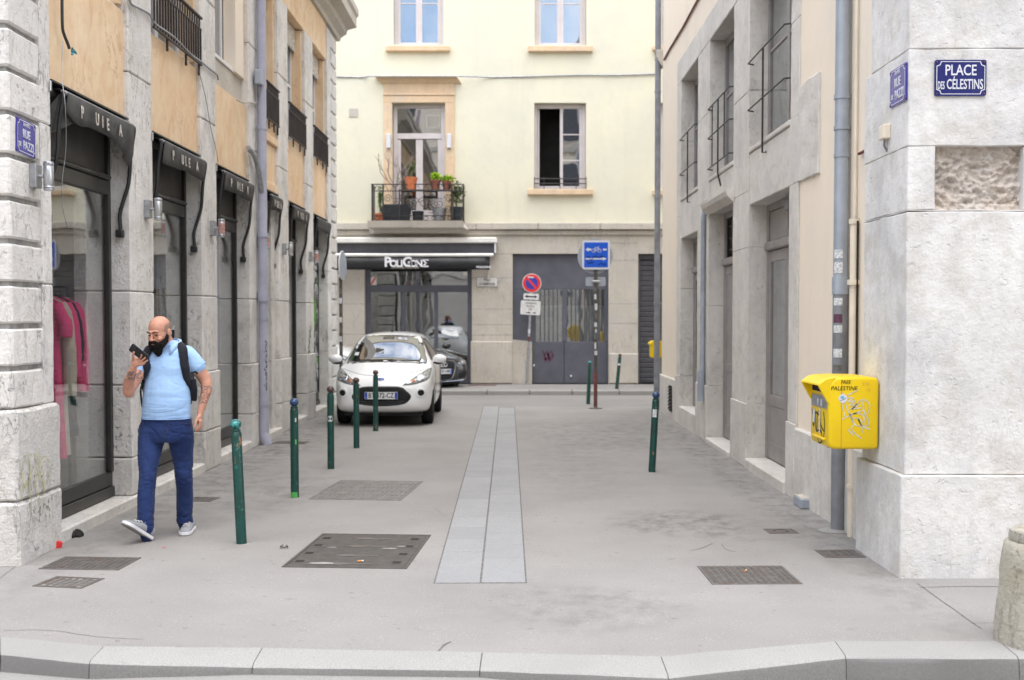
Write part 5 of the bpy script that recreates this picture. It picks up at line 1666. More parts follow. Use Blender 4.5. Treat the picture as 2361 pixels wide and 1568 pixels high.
cable('grey cable draped along the facade under the first railings', [lp_(290, -40), lp_(300, 5), lp_(320, 18), lp_(345, 33), lp_(358, 55), lp_(400, 85), lp_(440, 125), lp_(463, 142), lp_(485, 160), lp_(500, 172), lp_(503, 184)], .011, 'galvanised')
cable('thin black wire hanging across the third pillar', [lp_(458, 160), lp_(475, 230), lp_(485, 290), lp_(498, 345), lp_(503, 375)], .004, 'dark_pipe')
cable('pale cable bundle on the facade by the lilac downpipe', [lp_(545, 230), lp_(560, 236), lp_(575, 236), lp_(594, 240)], .012, 'letter_worn')
def ffp(px, py, off=.03):
    x, z = onY(px, py, YF - off)
    return (x, YF - off, z)
cable('thin grey cable running across the yellow facade', [ffp(775, 177), ffp(840, 178), ffp(868, 176, .24), ffp(1060, 176, .24), ffp(1130, 178), ffp(1230, 176), ffp(1330, 173), ffp(1420, 173), ffp(1520, 170)], .018, 'galvanised')
def rp_(px, py, off=.02):
    y, z = onX(px, py, XR - off)
    return (XR - off, y, z)
cable('brown cable climbing along the top of the cream wall', [rp_(1531, 138), rp_(1545, 112), rp_(1575, 62), rp_(1595, 25), rp_(1615, -10), rp_(1680, -110)], .018, 'rust')
cable('cream cable clipped on the wall beside the stone corner', [rp_(1980, 355), rp_(2000, 345), rp_(2020, 333)], .012, 'rust')

# a second yellow box just shows behind the far downpipe
t = thing('post_box', 'sliver of a second yellow box behind the far downpipe', 'post box', (XR - .05, YR + .40, 1.12))
MB().box(-.10, .30, 0, .3, -.15, .14).build('body', 'post_yellow', t, .03, 2, local=True)
MB().prism([(-.10, -.005, .08), (-.13, -.005, .12), (-.06, -.005, .17), (.2, -.005, .16), (.2, -.005, .10)], (0, .36, 0)).build('hood', 'post_yellow', t, .006, local=True)
MB().box(.1, .18, .1, .25, -1.12, -.15).build('post', 'galvanised', t, local=True)
# ------------------------------------------------------------------ iron covers set in the pavement
def quad_frame(q):
    P = [Vector(onZ(*p)) for p in q]
    c = sum(P, Vector((0, 0))) / 4
    w_ = ((P[1] - P[0]).length + (P[2] - P[3]).length) / 2
    d_ = ((P[3] - P[0]).length + (P[2] - P[1]).length) / 2
    e = ((P[1] - P[0]) + (P[2] - P[3])).normalized()
    f = ((P[0] - P[3]) + (P[1] - P[2])).normalized()
    return c, w_, d_, (math.atan2(e.y, e.x) + math.atan2(-f.x, f.y)) / 2
def cover(label, q, style, mat, dmin=None):
    c, w_, d_, a = quad_frame(q)
    t = thing('access_cover', label, 'manhole cover', (c.x, c.y, 0), (0, 0, a), group='iron covers in the pavement')
    b = .022
    fr = MB()
    for x0, x1, y0, y1 in ((-w_ / 2, w_ / 2, -d_ / 2, -d_ / 2 + b), (-w_ / 2, w_ / 2, d_ / 2 - b, d_ / 2), (-w_ / 2, -w_ / 2 + b, -d_ / 2 + b, d_ / 2 - b), (w_ / 2 - b, w_ / 2, -d_ / 2 + b, d_ / 2 - b)):
        fr.box(x0, x1, y0, y1, -.03, .005)
    fr.build('frame', mat, t, .001, local=True)
    iw, id_ = w_ - 2 * b - .008, d_ - 2 * b - .008
    base = -.03 if style == 'grate' else .0035
    B('plate' if style != 'grate' else 'pit', 'dark_gap' if style == 'grate' else mat, t, -iw / 2, iw / 2, -id_ / 2, id_ / 2, -.04, base, local=True)
    m = MB()
    if style == 'grate':
        n, k = 6, 5
        for i in range(n + 1):
            x = -iw / 2 + iw * i / n
            m.box(x - .010, x + .010, -id_ / 2, id_ / 2, -.02, .002)
        for s in (1, -1):
            for j in range(-4, 10):
                y0 = -id_ / 2 + id_ * j / 5
                for i in range(n):
                    ya = y0 + s * (i * .035); yb_ = y0 + s * ((i + 1) * .035)
                    if s == 1 and -id_ / 2 < ya < id_ / 2 - .03 and yb_ < id_ / 2:
                        x = -iw / 2 + iw * i / n
                        m.prism([(x, ya - .012, -.018), (x, ya + .012, -.018), (x + iw / n, yb_ + .012, -.018), (x + iw / n, yb_ - .012, -.018)], (0, 0, .0195))
        m.build('grid_bars', mat, t, local=True)
    elif style in ('weave', 'ribs', 'studs'):
        if style == 'weave':
            nx, ny, fw, fd = int(iw / .042), int(id_ / .036), .68, .6
        elif style == 'ribs':
            nx, ny, fw, fd = int(iw / .045), 5, .55, .86
        else:
            nx, ny, fw, fd = int(iw / .05), int(id_ / .05), .55, .55
        for i in range(nx):
            for j in range(ny):
                x = -iw / 2 + iw * (i + .5) / nx; y = -id_ / 2 + id_ * (j + .5) / ny
                ww, dd = iw / nx * fw, id_ / ny * fd
                if style == 'weave' and (i + j) % 2:
                    ww, dd = ww * .75, dd * 1.3
                m.box(x - ww / 2, x + ww / 2, y - dd / 2, y + dd / 2, .003, .0065)
        o = m.build('tread', mat, t, local=True)
        o['kind'] = 'stuff'
    elif style == 'ring':
        m.tube([(iw * .32 * math.cos(q_ * math.pi / 10), id_ * .34 * math.sin(q_ * math.pi / 10), .004) for q_ in range(21)], .007, 5)
        m.build('ring', mat, t, local=True)
    elif style == 'chamber':
        for j in (0.06,):
            B('plate_joint', 'dark_gap', t, -iw / 2, iw / 2, id_ * j - .003, id_ * j + .003, .0033, .0039, local=True)
        tr = MB()
        nx, ny = 70, 60
        for i in range(nx):
            for j in range(ny):
                x = -iw / 2 + iw * (i + .5) / nx; y = -id_ / 2 + id_ * (j + .5) / ny
                tr.add([(x - .004, y, .0036), (x, y - .004, .0036), (x + .004, y, .0036), (x, y + .004, .0036), (x, y, .0056)], [(0, 1, 4), (1, 2, 4), (2, 3, 4), (3, 0, 4)])
        o = tr.build('tread', mat, t, local=True)
        o['kind'] = 'stuff'
        for j in (-.42, -.18, .10, .36):
            y = id_ * j
            MB().prism([(-.16, y, .004), (-.05, y - .045, .004), (.03, y - .01, .004), (.17, y - .012, .004), (.17, y + .02, .004), (.03, y + .015, .004), (-.05, y + .04, .004)], (0, 0, .0025)).build('badge', 'cast_iron', t, local=True)
        for x in (-.36, .34):
            for j in (-.36, -.12, .12, .36):
                B('lift_slot', 'dark_gap', t, x - .03, x + .03, id_ * j - .03, id_ * j - .008, .0040, .0052, local=True)
                B('lift_slot', 'dark_gap', t, x - .03, x + .03, id_ * j + .008, id_ * j + .03, .0040, .0052, local=True)
        for x, j, sx_ in ((-.2, -.47, .13), (.2, .05, .08), (-.24, .06, .05), (.28, .13, .05)):
            pts = [(x + sx_ * math.cos(q_ * .63) * (.7 + .3 * math.sin(q_ * 2.3)), id_ * j * .88 + sx_ * .28 * math.sin(q_ * .63) * (.8 + .3 * math.cos(q_ * 3)), .0058) for q_ in range(10)]
            MB().prism(pts, (0, 0, .0008)).build('mortar_splash', 'mortar', t, local=True)
    return t
cover('woven tread iron cover beside the limestone corner, larger of two', [(147, 1282), (314, 1288.6), (275, 1318), (103, 1310)], 'weave', 'cast_iron')
cover('open iron drain grate nearest the kerb on the left', [(130, 1328), (234, 1336), (188, 1359), (82, 1351)], 'grate', 'cast_iron')
cover('large dark chamber cover with badges and mortar splashes in mid street', [(738, 1229), (985, 1236), (945.5, 1312.6), (657.8, 1308)], 'chamber', 'plate_iron')
cover('pale ribbed iron cover behind the dark chamber cover', [(773, 1106), (961, 1112), (935.7, 1156), (729, 1150)], 'ribs', 'cast_iron_worn')
cover('rusty patterned iron cover with an orange stub on it', [(1612, 1306.6), (1806, 1305), (1844, 1345), (1638.5, 1350)], 'weave', 'cast_iron')
cover('small rusty iron plate in front of the zinc downpipe', [(1878.5, 1269), (1973, 1268), (1989.4, 1284.6), (1905, 1287.7)], 'studs', 'cast_iron')
cover('small iron cover with a ring, between wall and oil stain', [(1759.6, 1220), (1828, 1220), (1842, 1229.6), (1775, 1231)], 'ring', 'cast_iron')
cover('small flat iron plate by the foot of the lilac downpipe', [(637, 1017), (707, 1019.5), (703, 1024.8), (634, 1022)], 'studs', 'cast_iron')
cover('small iron plate beside the walking man', [(447, 1145), (498, 1149), (487, 1158), (436, 1155)], 'studs', 'cast_iron')
x, y = onZ(1112, 888.5, .10)
t = thing('access_cover', 'rusty grille set in the far footway below the stone pier', 'drain grille', (x, y, .10))
B('frame', 'rust', t, -.34, .34, -.16, .16, -.02, .004, local=True)
for k in range(9):
    piece('grille_bar', 'cast_iron', t, (-.28 + .07 * k, 0, .006), (.03, .26, .008), local=True)

# ------------------------------------------------------------------ litter
x, y = onZ(172, 1240)
cl = rough_lathe([(.005, 0), (.06, 0), (.07, .02), (.055, .04), (.03, .06), (.005, .065)], 22, .05, 4).xf(Matrix.Translation((x - .02, y + .05, -.005))).build('dirt_clump', 'dark_gap', None, smooth='all')
tag(cl, 'dark clump of wet leaves against the shop step', 'debris')
x, y = onZ(133, 1263)
t = thing('crushed_can', 'small crushed red scrap at the foot of the limestone corner', 'litter', (x, y, 0))
rough_lathe([(.004, 0), (.026, 0), (.028, .02), (.024, .045), (.02, .05), (.004, .05)], 12, .02, 8).build('can', 'sign_red', t, local=True)
MB().prism([(-.04, .01, 0), (-.02, .0, .0), (-.025, .02, .08), (-.045, .015, .06)], (0, .006, 0)).build('scrap', 'black_metal', t, local=True)
x, y = onZ(655, 1264)
o = MB().tube([(x + .026 * math.cos(R(120 + 300 * k / 9)), y + .026 * math.sin(R(120 + 300 * k / 9)), .006 + .014 * abs(math.cos(k))) for k in range(10)], .006, 6).build('metal_ring', 'cast_iron')
tag(o, 'broken iron ring lying by the dark chamber cover', 'ring')
MAT['butt_orange'] = simple('butt_orange', (.75, .30, .08), .8)
for (px, py, a, lab) in ((830, 1297.5, .3, 'orange cigarette stub on the dark chamber cover'), (1719, 1320, 1.2, 'orange cigarette stub on the rusty patterned cover')):
    x, y = onZ(px, py)
    t = thing('cigarette_stub', lab, 'cigarette stub', (x, y, .012), (0, 0, a))
    MB().tube([(-.018, 0, 0), (.012, 0, 0)], .006, 8).build('filter', 'butt_orange', t, local=True)
    MB().tube([(.012, 0, 0), (.026, 0, 0)], .0058, 8).build('paper', 'sign_white', t, local=True)
MAT['petal'] = simple('petal', (.75, .08, .35), .7)
k = 0
for (px, py, mt, lab) in ((702, 1552, 'petal', 'pink petal in the gutter, leftmost of the gutter scraps'), (888, 1556, 'leaf_lime', 'green leaf lying in the gutter below the kerb'), (680, 1175 + 370, 'leaf_lime', None), (1010, 1557, 'butt_orange', 'orange leaf scrap in the gutter'), (215, 1447 + 42, 'leaf_lime', None), (378, 1264, 'sign_red', 'tiny red scrap on the asphalt near the man')):
    if not lab:
        continue
    x, y = onZ(px, py, -.044 if py > 1530 else 0)
    zz = -.040 if py > 1530 else .003
    o = MB().prism([(x - .016, y, zz), (x - .004, y - .009, zz + .003), (x + .016, y - .002, zz + .002), (x + .004, y + .009, zz + .005)], (0, 0, .001)).build('petal' if mt == 'petal' else 'leaf_scrap', mt)
    tag(o, lab, 'litter')

# ------------------------------------------------------------------ coats on the rail in the first shop window
MAT['pink_wool'] = simple('pink_wool', (.92, .07, .25), .9, 0, .1, .1, 9, .3, 120)
MAT['cream_wool'] = simple('cream_wool', (.70, .58, .47), .9, 0, .1, .1, 9, .3, 120)
MAT['black_wool'] = simple('black_wool', (.018, .016, .018), .9, 0, .1, .2, 9, .3, 120)
gxr = -4.19
yr0, yr1 = 9.75, 10.55
rail = thing('clothes_rail', 'black clothes rail behind the first shop window', 'clothes rail', (gxr, yr0, .1))
MB().tube([(gxr, yr0, 2.02), (gxr, yr1, 2.02)], .012, 8).build('bar', 'black_metal', rail)
for yy in (yr0, yr1):
    MB().tube([(gxr, yy, .1), (gxr, yy, 2.02)], .012, 8).build('upright', 'black_metal', rail)
    MB().tube([(gxr - .2, yy, .115), (gxr + .2, yy, .115)], .014, 8).build('foot', 'black_metal', rail)
def coat(label, y, mat, ln, wide, sl, tilt=0.0):
    t = thing('hanging_coat', label, 'coat', (gxr, y, 1.95), (0, 0, tilt), group='coats on the shop rail')
    # body: thin in y, broad in x (towards the glass)
    rings = []
    for z, hw, th in ((-.02, .07, .03), (-.05, .14, .045), (-.09, .20, .05), (-.16, wide * .92, .055), (-.35, wide * .86, .06), (-.6, wide * .9, .06), (-ln + .1, wide * 1.08, .07), (-ln, wide * 1.12, .075)):
        rings.append([Vector((hw * math.cos(a) * (1 if abs(math.cos(a)) > .2 else 1), th * math.sin(a) + .012 * math.sin(a * 5 + z * 9), z)) for a in [2 * math.pi * q / 28 for q in range(28)]])
    MB().loft(rings).build('body', mat, t, smooth=True, local=True)
    if sl > 0:
        for s in (-1, 1):
            MB().tube(spline([(s * wide * .72, 0, -.10), (s * (wide + .0), -.01, -.22), (s * (wide + .03), -.02, -.1 - sl * .6), (s * (wide + .03), -.03, -.1 - sl)], 4), [.058 + .012 * math.sin(q) * 0 + .004 * (q % 2) for q in range(13)], 12).build('sleeve', mat, t, smooth=True, local=True)
    MB().tube([(-.16, 0, -.075), (0, 0, .0), (.16, 0, -.075)], .008, 6).build('hanger', 'black_metal', t, local=True)
    MB().tube([(0, 0, 0), (0, 0, .03), (.015, 0, .055), (0, 0, .07)], .003, 5).build('hanger_hook', 'steel', t, local=True)
y0 = 9.85
coat('short sleeved pink coat nearest the limestone corner', y0 + .06, 'pink_wool', 1.45, .20, .28, .1)
coat('long cream coat between two pink coats', y0 + .15, 'cream_wool', 1.43, .20, .80, .05)
coat('bright pink long sleeved coat in the middle of the rail', y0 + .25, 'pink_wool', .84, .21, .64)
coat('black garment half hidden between pink coats', y0 + .34, 'black_wool', 1.28, .20, .5)
coat('pink coat with the longest sleeves, right of the black garment', y0 + .43, 'pink_wool', .86, .21, .78)
coat('cream jacket at the right end of the rail', y0 + .53, 'cream_wool', 1.2, .21, .40)

# ------------------------------------------------------------------ bar awning with its name
aw = thing('bar_awning', 'black and silver cassette awning with white lettering over the bar', 'awning', (fx(960), YF, fz(560)))
ax0, ax1 = fx(700), fx(1146)
MAT['silver_box'] = simple('silver_box', (.84, .83, .80), .3, .1, .5, .1, 3)
B('cassette', 'silver_box', aw, ax0, ax1, YF - .30, YF - .02, fz(562), fz(549), .02)
B('cassette_back', 'shutter_grey', aw, ax0 + .03, ax1 - .05, YF - .20, YF - .02, fz(586), fz(562.3), .01)
MB().tube([(ax0, YF - .36, fz(588, -.36)), (ax1 - .08, YF - .36, fz(588, -.36))], .042, 12).build('front_bar', 'silver_box', aw, smooth=True)
n = 30
vx0, vx1 = ax0, fx(1130)
vs = []
for k in range(n + 1):
    x = vx0 + (vx1 - vx0) * k / n
    vs += [(x, YF - .36 + .006 * math.sin(k * 1.3), fz(590, -.36)), (x, YF - .365 + .012 * math.sin(k * 1.3), fz(607, -.36)), (x, YF - .36 + .018 * math.sin(k * 1.3), fz(622, -.36))]
fs = [(3 * k + q, 3 * k + 3 + q, 3 * k + 4 + q, 3 * k + 1 + q) for k in range(n) for q in range(2)]
o = MB().add(vs, fs).build('valance', 'black_metal', aw, smooth='all')
o.modifiers.new('t', 'SOLIDIFY').thickness = .006
MAT['lit_white'] = simple('lit_white', (.80, .80, .84), .5)
zt_ = fz(605, -.4)
for ch, px, sz in (('P', 898, .32), ('O', 911, .22), ('L', 922.5, .22), ('I', 930, .22), ('G', 943, .32), ('O', 956.5, .22), ('N', 969.5, .22), ('Σ', 984, .23)):
    text('letter', ch, sz, 'lit_white', aw, (fx(px, 605), YF - .395, zt_ + (.0 if sz > .3 else -.035)), FACE_NY, bold=.035, ext=.004)
text('letter', 'DRINKS & FOOD BAR', .07, 'letter_worn', aw, (fx(938, 616), YF - .395, fz(617, -.4)), FACE_NY)
text('letter', 'POLIGONE', .07, 'lit_white', aw, (fx(1116, 616), YF - .395, fz(616, -.4)), FACE_NY, bold=.02)
B('end_bracket', 'enamel_white', aw, ax1 - .06, ax1 - .02, YF - .28, YF - .22, fz(585), fz(563), .006)
MB().tube([(fx(1126, 630), YF - .1, fz(622)), (fx(1126, 630), YF - .1, fz(645))], .04, 8).build('crank', 'facade_stone', aw)

# ------------------------------------------------------------------ lamps and plants on the balcony
for px, lab in ((897, 'small white wall light left of the balcony door'), (1036, 'small white wall light right of the balcony door')):
    t = thing('wall_light', lab, 'wall lamp', (fx(px, 327), YF - .05, fz(327)))
    MB().box(-.05, .05, -.10, 0, -.17, .17).build('shade', 'enamel_white', t, .012, local=True)
    MB().box(-.03, .03, 0, .02, -.06, .06).build('mount', 'galvanised', t, local=True)
bf = fz(511, -.6)
def leaves(center, rad, n, size, seed, aspect=.45):
    rr = random.Random(seed)
    m = MB()
    for k in range(n):
        d = Vector((rr.gauss(0, 1), rr.gauss(0, 1), rr.gauss(0, 1))).normalized()
        p = Vector(center) + Vector((d.x * rad[0], d.y * rad[1], d.z * rad[2])) * rr.uniform(.2, 1)
        u = Vector((rr.gauss(0, 1), rr.gauss(0, 1), rr.gauss(.4, 1))).normalized()
        v_ = u.cross(Vector((rr.gauss(0, 1), rr.gauss(0, 1), rr.gauss(0, 1)))).normalized()
        s = size * rr.uniform(.6, 1.3)
        m.add([p - u * s, p + v_ * s * aspect, p + u * s, p - v_ * s * aspect], [(0, 1, 2, 3)])
    return m
def pot(label, x, y, z, r, h, mat, taper=.72, name='flower_pot'):
    t = thing(name, label, 'flower pot', (x, y, z))
    MB().lathe([(.001, 0), (r * taper, 0), (r * .95, h * .78), (r, h * .78), (r * 1.03, h), (r * .9, h), (r * .86, h * .9), (.001, h * .88)], (0, 0, 0), 18).build('pot', mat, t, smooth=True, local=True)
    return t
yb_ = YF - .52
def plant(label, x, y, z, rad, n, size, mat, seed, name='potted_plant', stem=.12, aspect=.45):
    t = thing(name, label, 'plant', (x, y, z))
    leaves((0, 0, stem + rad[2] * .8), rad, n, size, seed, aspect).build('foliage', mat, t, local=True)
    rr = random.Random(seed)
    for q in range(4):
        MB().tube([(0, 0, 0), (rr.uniform(-.5, .5) * rad[0], rr.uniform(-.5, .5) * rad[1], stem + rad[2])], .007, 5).build('stem', 'leaf_olive', t, local=True)
    return t
zt_ = fz(437, -.55)
xx = fx(948, 430, -.52)
pot('orange terracotta pot on the balcony shelf, largest of three', xx, yb_, zt_, .15, .29, 'terracotta')
plant('grey green sprig in the largest terracotta pot', xx, yb_, zt_ + .27, (.13, .1, .16), 160, .035, 'leaf_olive', 3)
x2 = fx(1004, 430, -.52)
pot('terracotta pot holding a lettuce green plant', x2, yb_, zt_, .125, .22, 'terracotta_dark')
plant('lettuce green leafy plant on the balcony shelf', x2, yb_, zt_ + .2, (.11, .1, .11), 110, .06, 'leaf_lime', 4, aspect=.7, stem=.02)
x3 = fx(1030, 430, -.52)
pot('small terracotta pot at the right end of the shelf', x3, yb_, zt_, .115, .2, 'terracotta_dark')
plant('spreading lime green fern on the right end of the shelf', x3, yb_, zt_ + .19, (.22, .14, .09), 160, .05, 'leaf_lime', 5, stem=.0)
sh = thing('plant_shelf', 'narrow dark shelf carrying three pots on the balcony', 'shelf', (fx(990), yb_, zt_))
B('board', 'plate_iron', sh, fx(925, 437), fx(1048, 437), yb_ - .1, yb_ + .1, zt_ - .03, zt_ - .004)
for px in (926, 1047):
    B('leg', 'plate_iron', sh, fx(px, 470) - .015, fx(px, 470) + .015, yb_ - .015, yb_ + .015, bf + .004, zt_ - .031)
x4 = fx(875, 500, -.5)
pot('faded terracotta tub at the left end of the balcony', x4, YF - .4, bf + .004, .14, .2, 'terracotta')
plant('thin upright green shoots at the left end of the balcony', x4, YF - .4, bf + .18, (.07, .07, .34), 170, .05, 'leaf_green', 6, aspect=.22)
x5 = fx(1052, 500, -.5)
pot('tall black tub at the right end of the balcony', x5, YF - .38, bf + .004, .16, .36, 'plastic_dark', .85)
plant('bushy grey green shrub in the tall black tub', x5, YF - .38, bf + .34, (.24, .18, .30), 420, .05, 'leaf_olive', 7, aspect=.3)
x6 = fx(1012, 500, -.5)
t = pot('galvanised bucket standing on the balcony floor', x6, YF - .35, bf + .004, .17, .33, 'galvanised', .8, 'bucket')
x7 = fx(948, 500, -.5)
pot('dark blue pot at the foot of the balcony door', x7 + .15, YF - .35, bf + .004, .14, .26, 'plastic_dark', .85)
ch_ = thing('planter_trough', 'long dark trough behind the left balcony scrolls', 'planter', (fx(918), YF - .38, bf + .004))
m = MB().prism([(-.30, -.12, 0), (.30, -.12, 0), (.36, -.12, .34), (.30, -.12, .42), (-.30, -.12, .42), (-.38, -.12, .30)], (0, .24, 0)).build('trough', 'plastic_dark', ch_, .02, local=True)
# bare branching shrub
rr = random.Random(11)
xt, yt = fx(912, 500, -.4), YF - .42
tr = thing('bare_shrub', 'leafless branching shrub in front of the balcony door', 'shrub', (xt, yt, bf + .4))
m = MB()
def twig(p, d, ln, r, dep):
    q = Vector(p)
    pts = [q.copy()]
    for k in range(4):
        d = (d + Vector((rr.uniform(-.25, .25), rr.uniform(-.2, .1), rr.uniform(-.05, .28)))).normalized()
        q = q + d * ln / 4
        pts.append(q.copy())
    m.tube(pts, [r * (1 - .12 * k) for k in range(5)], 6)
    if dep:
        for s in range(rr.choice((2, 3))):
            dd = (d + Vector((rr.uniform(-1.1, 1.1), rr.uniform(-.3, .2), rr.uniform(-.1, .5)))).normalized()
            twig(pts[rr.choice((2, 3, 4))], dd, ln * .66, r * .6, dep - 1)
m.tube([(0, 0, -.3), (.01, 0, .15), (0, 0, .42)], [.03, .026, .022], 8)
for dx, dz in ((-.9, .5), (-.25, 1), (.3, .9), (.85, .6)):
    twig((0, 0, .42), Vector((dx, -.1, dz)).normalized(), .5, .017, 2)
m.build('branches', 'bark', tr, local=True)
leaves((.1, -.05, .62), (.10, .05, .08), 12, .03, 9).build('foliage', 'leaf_green', tr, local=True)
# ------------------------------------------------------------------ cars
def paint(name, col, rough=.25, coat=1.0):
    t = NT(name)
    tcn = t.n('TexCoord')
    c = t.mix(t.math('MULTIPLY', t.ramp(t.noise(2.2, 5, .6, tcn.outputs['Object']), .5, .8), .35), col, mul(col, .82))
    return t.done(c, rough, 0, .5, None, **{'Coat Weight': coat, 'Coat Roughness': .06})
MAT['car_white'] = paint('car_white', (.83, .845, .86), .3)
MAT['car_black'] = paint('car_black', (.010, .010, .012), .3)
t_ = NT('car_glass')
MAT['car_glass'] = t_.done((.014, .018, .018), .03, 0, .9, None, **{'IOR': 2.8})
t_ = NT('lamp_glass')
MAT['lamp_glass'] = t_.done(t_.mix(t_.ramp(t_.vor(28), .15, .5), (.62, .64, .66), (.16, .17, .18)), .12, .55, .6, None, **{'Coat Weight': 1.0})
MAT['lamp_chrome'] = simple('lamp_chrome', (.75, .76, .78), .12, 1.0, .5, .05)
MAT['amber'] = simple('amber', (.45, .18, .10), .2)
MAT['tyre'] = simple('tyre', (.016, .016, .017), .85, 0, .2, .2, 20)
MAT['rim_grey'] = simple('rim_grey', (.36, .37, .38), .35, .6, .5, .1, 9)
MAT['grille_black'] = simple('grille_black', (.012, .012, .013), .5, 0, .3, .2, 20)
MAT['plate_white'] = simple('plate_white', (.72, .74, .76), .4, 0, .3, .04, 9)
MAT['plate_blue'] = simple('plate_blue', (.02, .07, .45), .4)
MAT['badge_blue'] = simple('badge_blue', (.03, .09, .38), .2)
def car_shell(st, arches, wheel_r, name):
    rings = []
    for (y, w_, zb, zm, zbelt, wr, zt, cr) in st:
        half = [(0, zt), (.45 * wr, zt - .25 * cr), (.85 * wr, zt - cr), (wr, zt - cr - min(.06, .3 * (zt - zbelt))), (w_ * .975, zbelt + .01), (w_, zbelt - .09), (w_, zm), (w_ * .97, zb + .07), (w_ * .86, zb), (0, zb)]
        loop = [Vector((x, y, z)) for x, z in half] + [Vector((-x, y, z)) for x, z in half[-2:0:-1]]
        rings.append(loop)
    me = MB().loft(rings).mesh(name)
    o = bpy.data.objects.new(name, me)
    COL.objects.link(o)
    sb_ = o.modifiers.new('s', 'SUBSURF')
    sb_.levels = sb_.render_levels = 2
    dg = bpy.context.evaluated_depsgraph_get()
    smooth_me = bpy.data.meshes.new_from_object(o.evaluated_get(dg))
    bvh_bm = bmesh.new(); bvh_bm.from_mesh(smooth_me)
    bvh = BVHTree.FromBMesh(bvh_bm)
    bvh_bm.free()
    cut = MB()
    for ya in arches:
        for s in (-1, 1):
            cut.prism([(s * .52, ya + (wheel_r + .055) * math.cos(k * math.pi / 16), wheel_r + (wheel_r + .055) * math.sin(k * math.pi / 16)) for k in range(32)], (s * .6, 0, 0))
    cm = cut.mesh('cut')
    co = bpy.data.objects.new('cut', cm)
    COL.objects.link(co)
    o2 = bpy.data.objects.new(name, smooth_me)
    COL.objects.link(o2)
    bo_ = o2.modifiers.new('b', 'BOOLEAN')
    bo_.operation = 'DIFFERENCE'
    bo_.object = co
    bo_.solver = 'EXACT'
    dg = bpy.context.evaluated_depsgraph_get()
    out = bpy.data.meshes.new_from_object(o2.evaluated_get(dg))
    for q in (o, o2, co):
        bpy.data.objects.remove(q)
    out.shade_smooth()
    out.set_sharp_from_angle(angle=R(40))
    return out, bvh
def conform(bvh, outline, axis, lift=.004, rings=(1, .96, .8, .55, .28, 0), sgn=1, sm=3, dome=0.0):
    """a shaped skin laid on the body: outline is in (x, z) for the front, (y, z) for a flank"""
    P = [(p.x, p.y) for p in spline([(a, b, 0) for a, b in outline], sm, True)] if sm else outline
    cx = sum(p[0] for p in P) / len(P); cz = sum(p[1] for p in P) / len(P)
    n = len(P)
    vs, fs = [], []
    last = None
    for ri, f in enumerate(rings):
        for (a, b) in (P if f else P[:1]):
            u, v_ = cx + (a - cx) * f, cz + (b - cz) * f
            if axis == 'y':
                h = bvh.ray_cast(Vector((u, -2, v_)), Vector((0, 1, 0)))
            elif axis == 'b':
                h = bvh.ray_cast(Vector((u, 8, v_)), Vector((0, -1, 0)))
            else:
                h = bvh.ray_cast(Vector((sgn * 3, u, v_)), Vector((-sgn, 0, 0)))
            hit, no = (h[0], h[1]) if h[0] is not None else (last or (Vector((u, .3, v_)), Vector((0, -1, 0))))
            last = (hit, no)
            l = -.004 if ri == 0 else lift + dome * (1 - f * f)
            vs.append(tuple(hit + no * l))
    k = len(rings)
    for r in range(k - 1):
        for i in range(n):
            j = (i + 1) % n
            if rings[r + 1] == 0:
                fs.append((r * n + i, r * n + j, (r + 1) * n))
            else:
                fs.append((r * n + i, r * n + j, (r + 1) * n + j, (r + 1) * n + i))
    return MB().add(vs, fs)
def seam(bvh, pts, axis, r=.004, sgn=1, lift=.0):
    out = []
    for a, b in [(p.x, p.y) for p in spline([(u, v_, 0) for u, v_ in pts], 5)]:
        h = bvh.ray_cast(Vector((a, -2, b)), Vector((0, 1, 0))) if axis == 'y' else bvh.ray_cast(Vector((sgn * 3, a, b)), Vector((-sgn, 0, 0)))
        if h[0] is not None:
            out.append(h[0] + h[1] * lift)
    return MB().tube(out, r, 6)
def wheel(par, x, y, r, wd, sgn, steer=0.0):
    M = Matrix.Translation((x, y, r)) @ Matrix.Rotation(steer, 4, 'Z') @ Matrix.Rotation(R(90), 4, 'Y')
    t = MB().lathe([(r * .66, -wd / 2), (r * .93, -wd / 2), (r * .985, -wd * .36), (r, -wd * .2), (r, wd * .2), (r * .985, wd * .36), (r * .93, wd / 2), (r * .66, wd / 2)], (0, 0, 0), 32).xf(M).build('wheel', 'tyre', par, smooth=True, local=True)
    MB().lathe([(.001, -wd * .42), (r * .2, -wd * .44), (r * .62, -wd * .38), (r * .66, -wd * .46), (r * .66, wd * .46), (r * .62, wd * .38), (r * .2, wd * .44), (.001, wd * .42)], (0, 0, 0), 24).xf(M).build('rim', 'rim_grey', t, smooth=True, local=True)
def number_plate(par, z, y, s, tilt=0.0, w_=.52):
    p = MB().prism([(a, y, b + z) for a, b in round_rect(w_, .11, .01)], (0, .012, 0)).build('number_plate', 'plate_white', par, local=True)
    B('plate_band', 'plate_blue', p, -w_ / 2 + .003, -w_ / 2 + .045, y - .0015, y, z - .05, z + .05, local=True)
    B('plate_band', 'plate_blue', p, w_ / 2 - .045, w_ / 2 - .003, y - .0015, y, z - .05, z + .05, local=True)
    text('plate_lettering', s, .105, 'ink', p, (0, y - .001, z), FACE_NY, bold=.012, fit=w_ - .125, local=True)
    text('plate_lettering', 'F', .03, 'enamel_white', p, (-w_ / 2 + .024, y - .002, z - .03), FACE_NY, local=True)
def make_car(name, label, loc, rz, col, st, arches, wr_, extra, steer=0.0, trackx=.68):
    t = thing(name, label, 'car', loc, (0, 0, rz))
    me, bvh = car_shell(st, arches, wr_, 'body')
    body = link('body', me, col, t, True)
    for i, ya in enumerate(arches):
        for s in (-1, 1):
            wheel(t, s * trackx, ya, wr_, .185, s, steer if i == 0 else 0)
    extra(t, body, bvh)
    return t
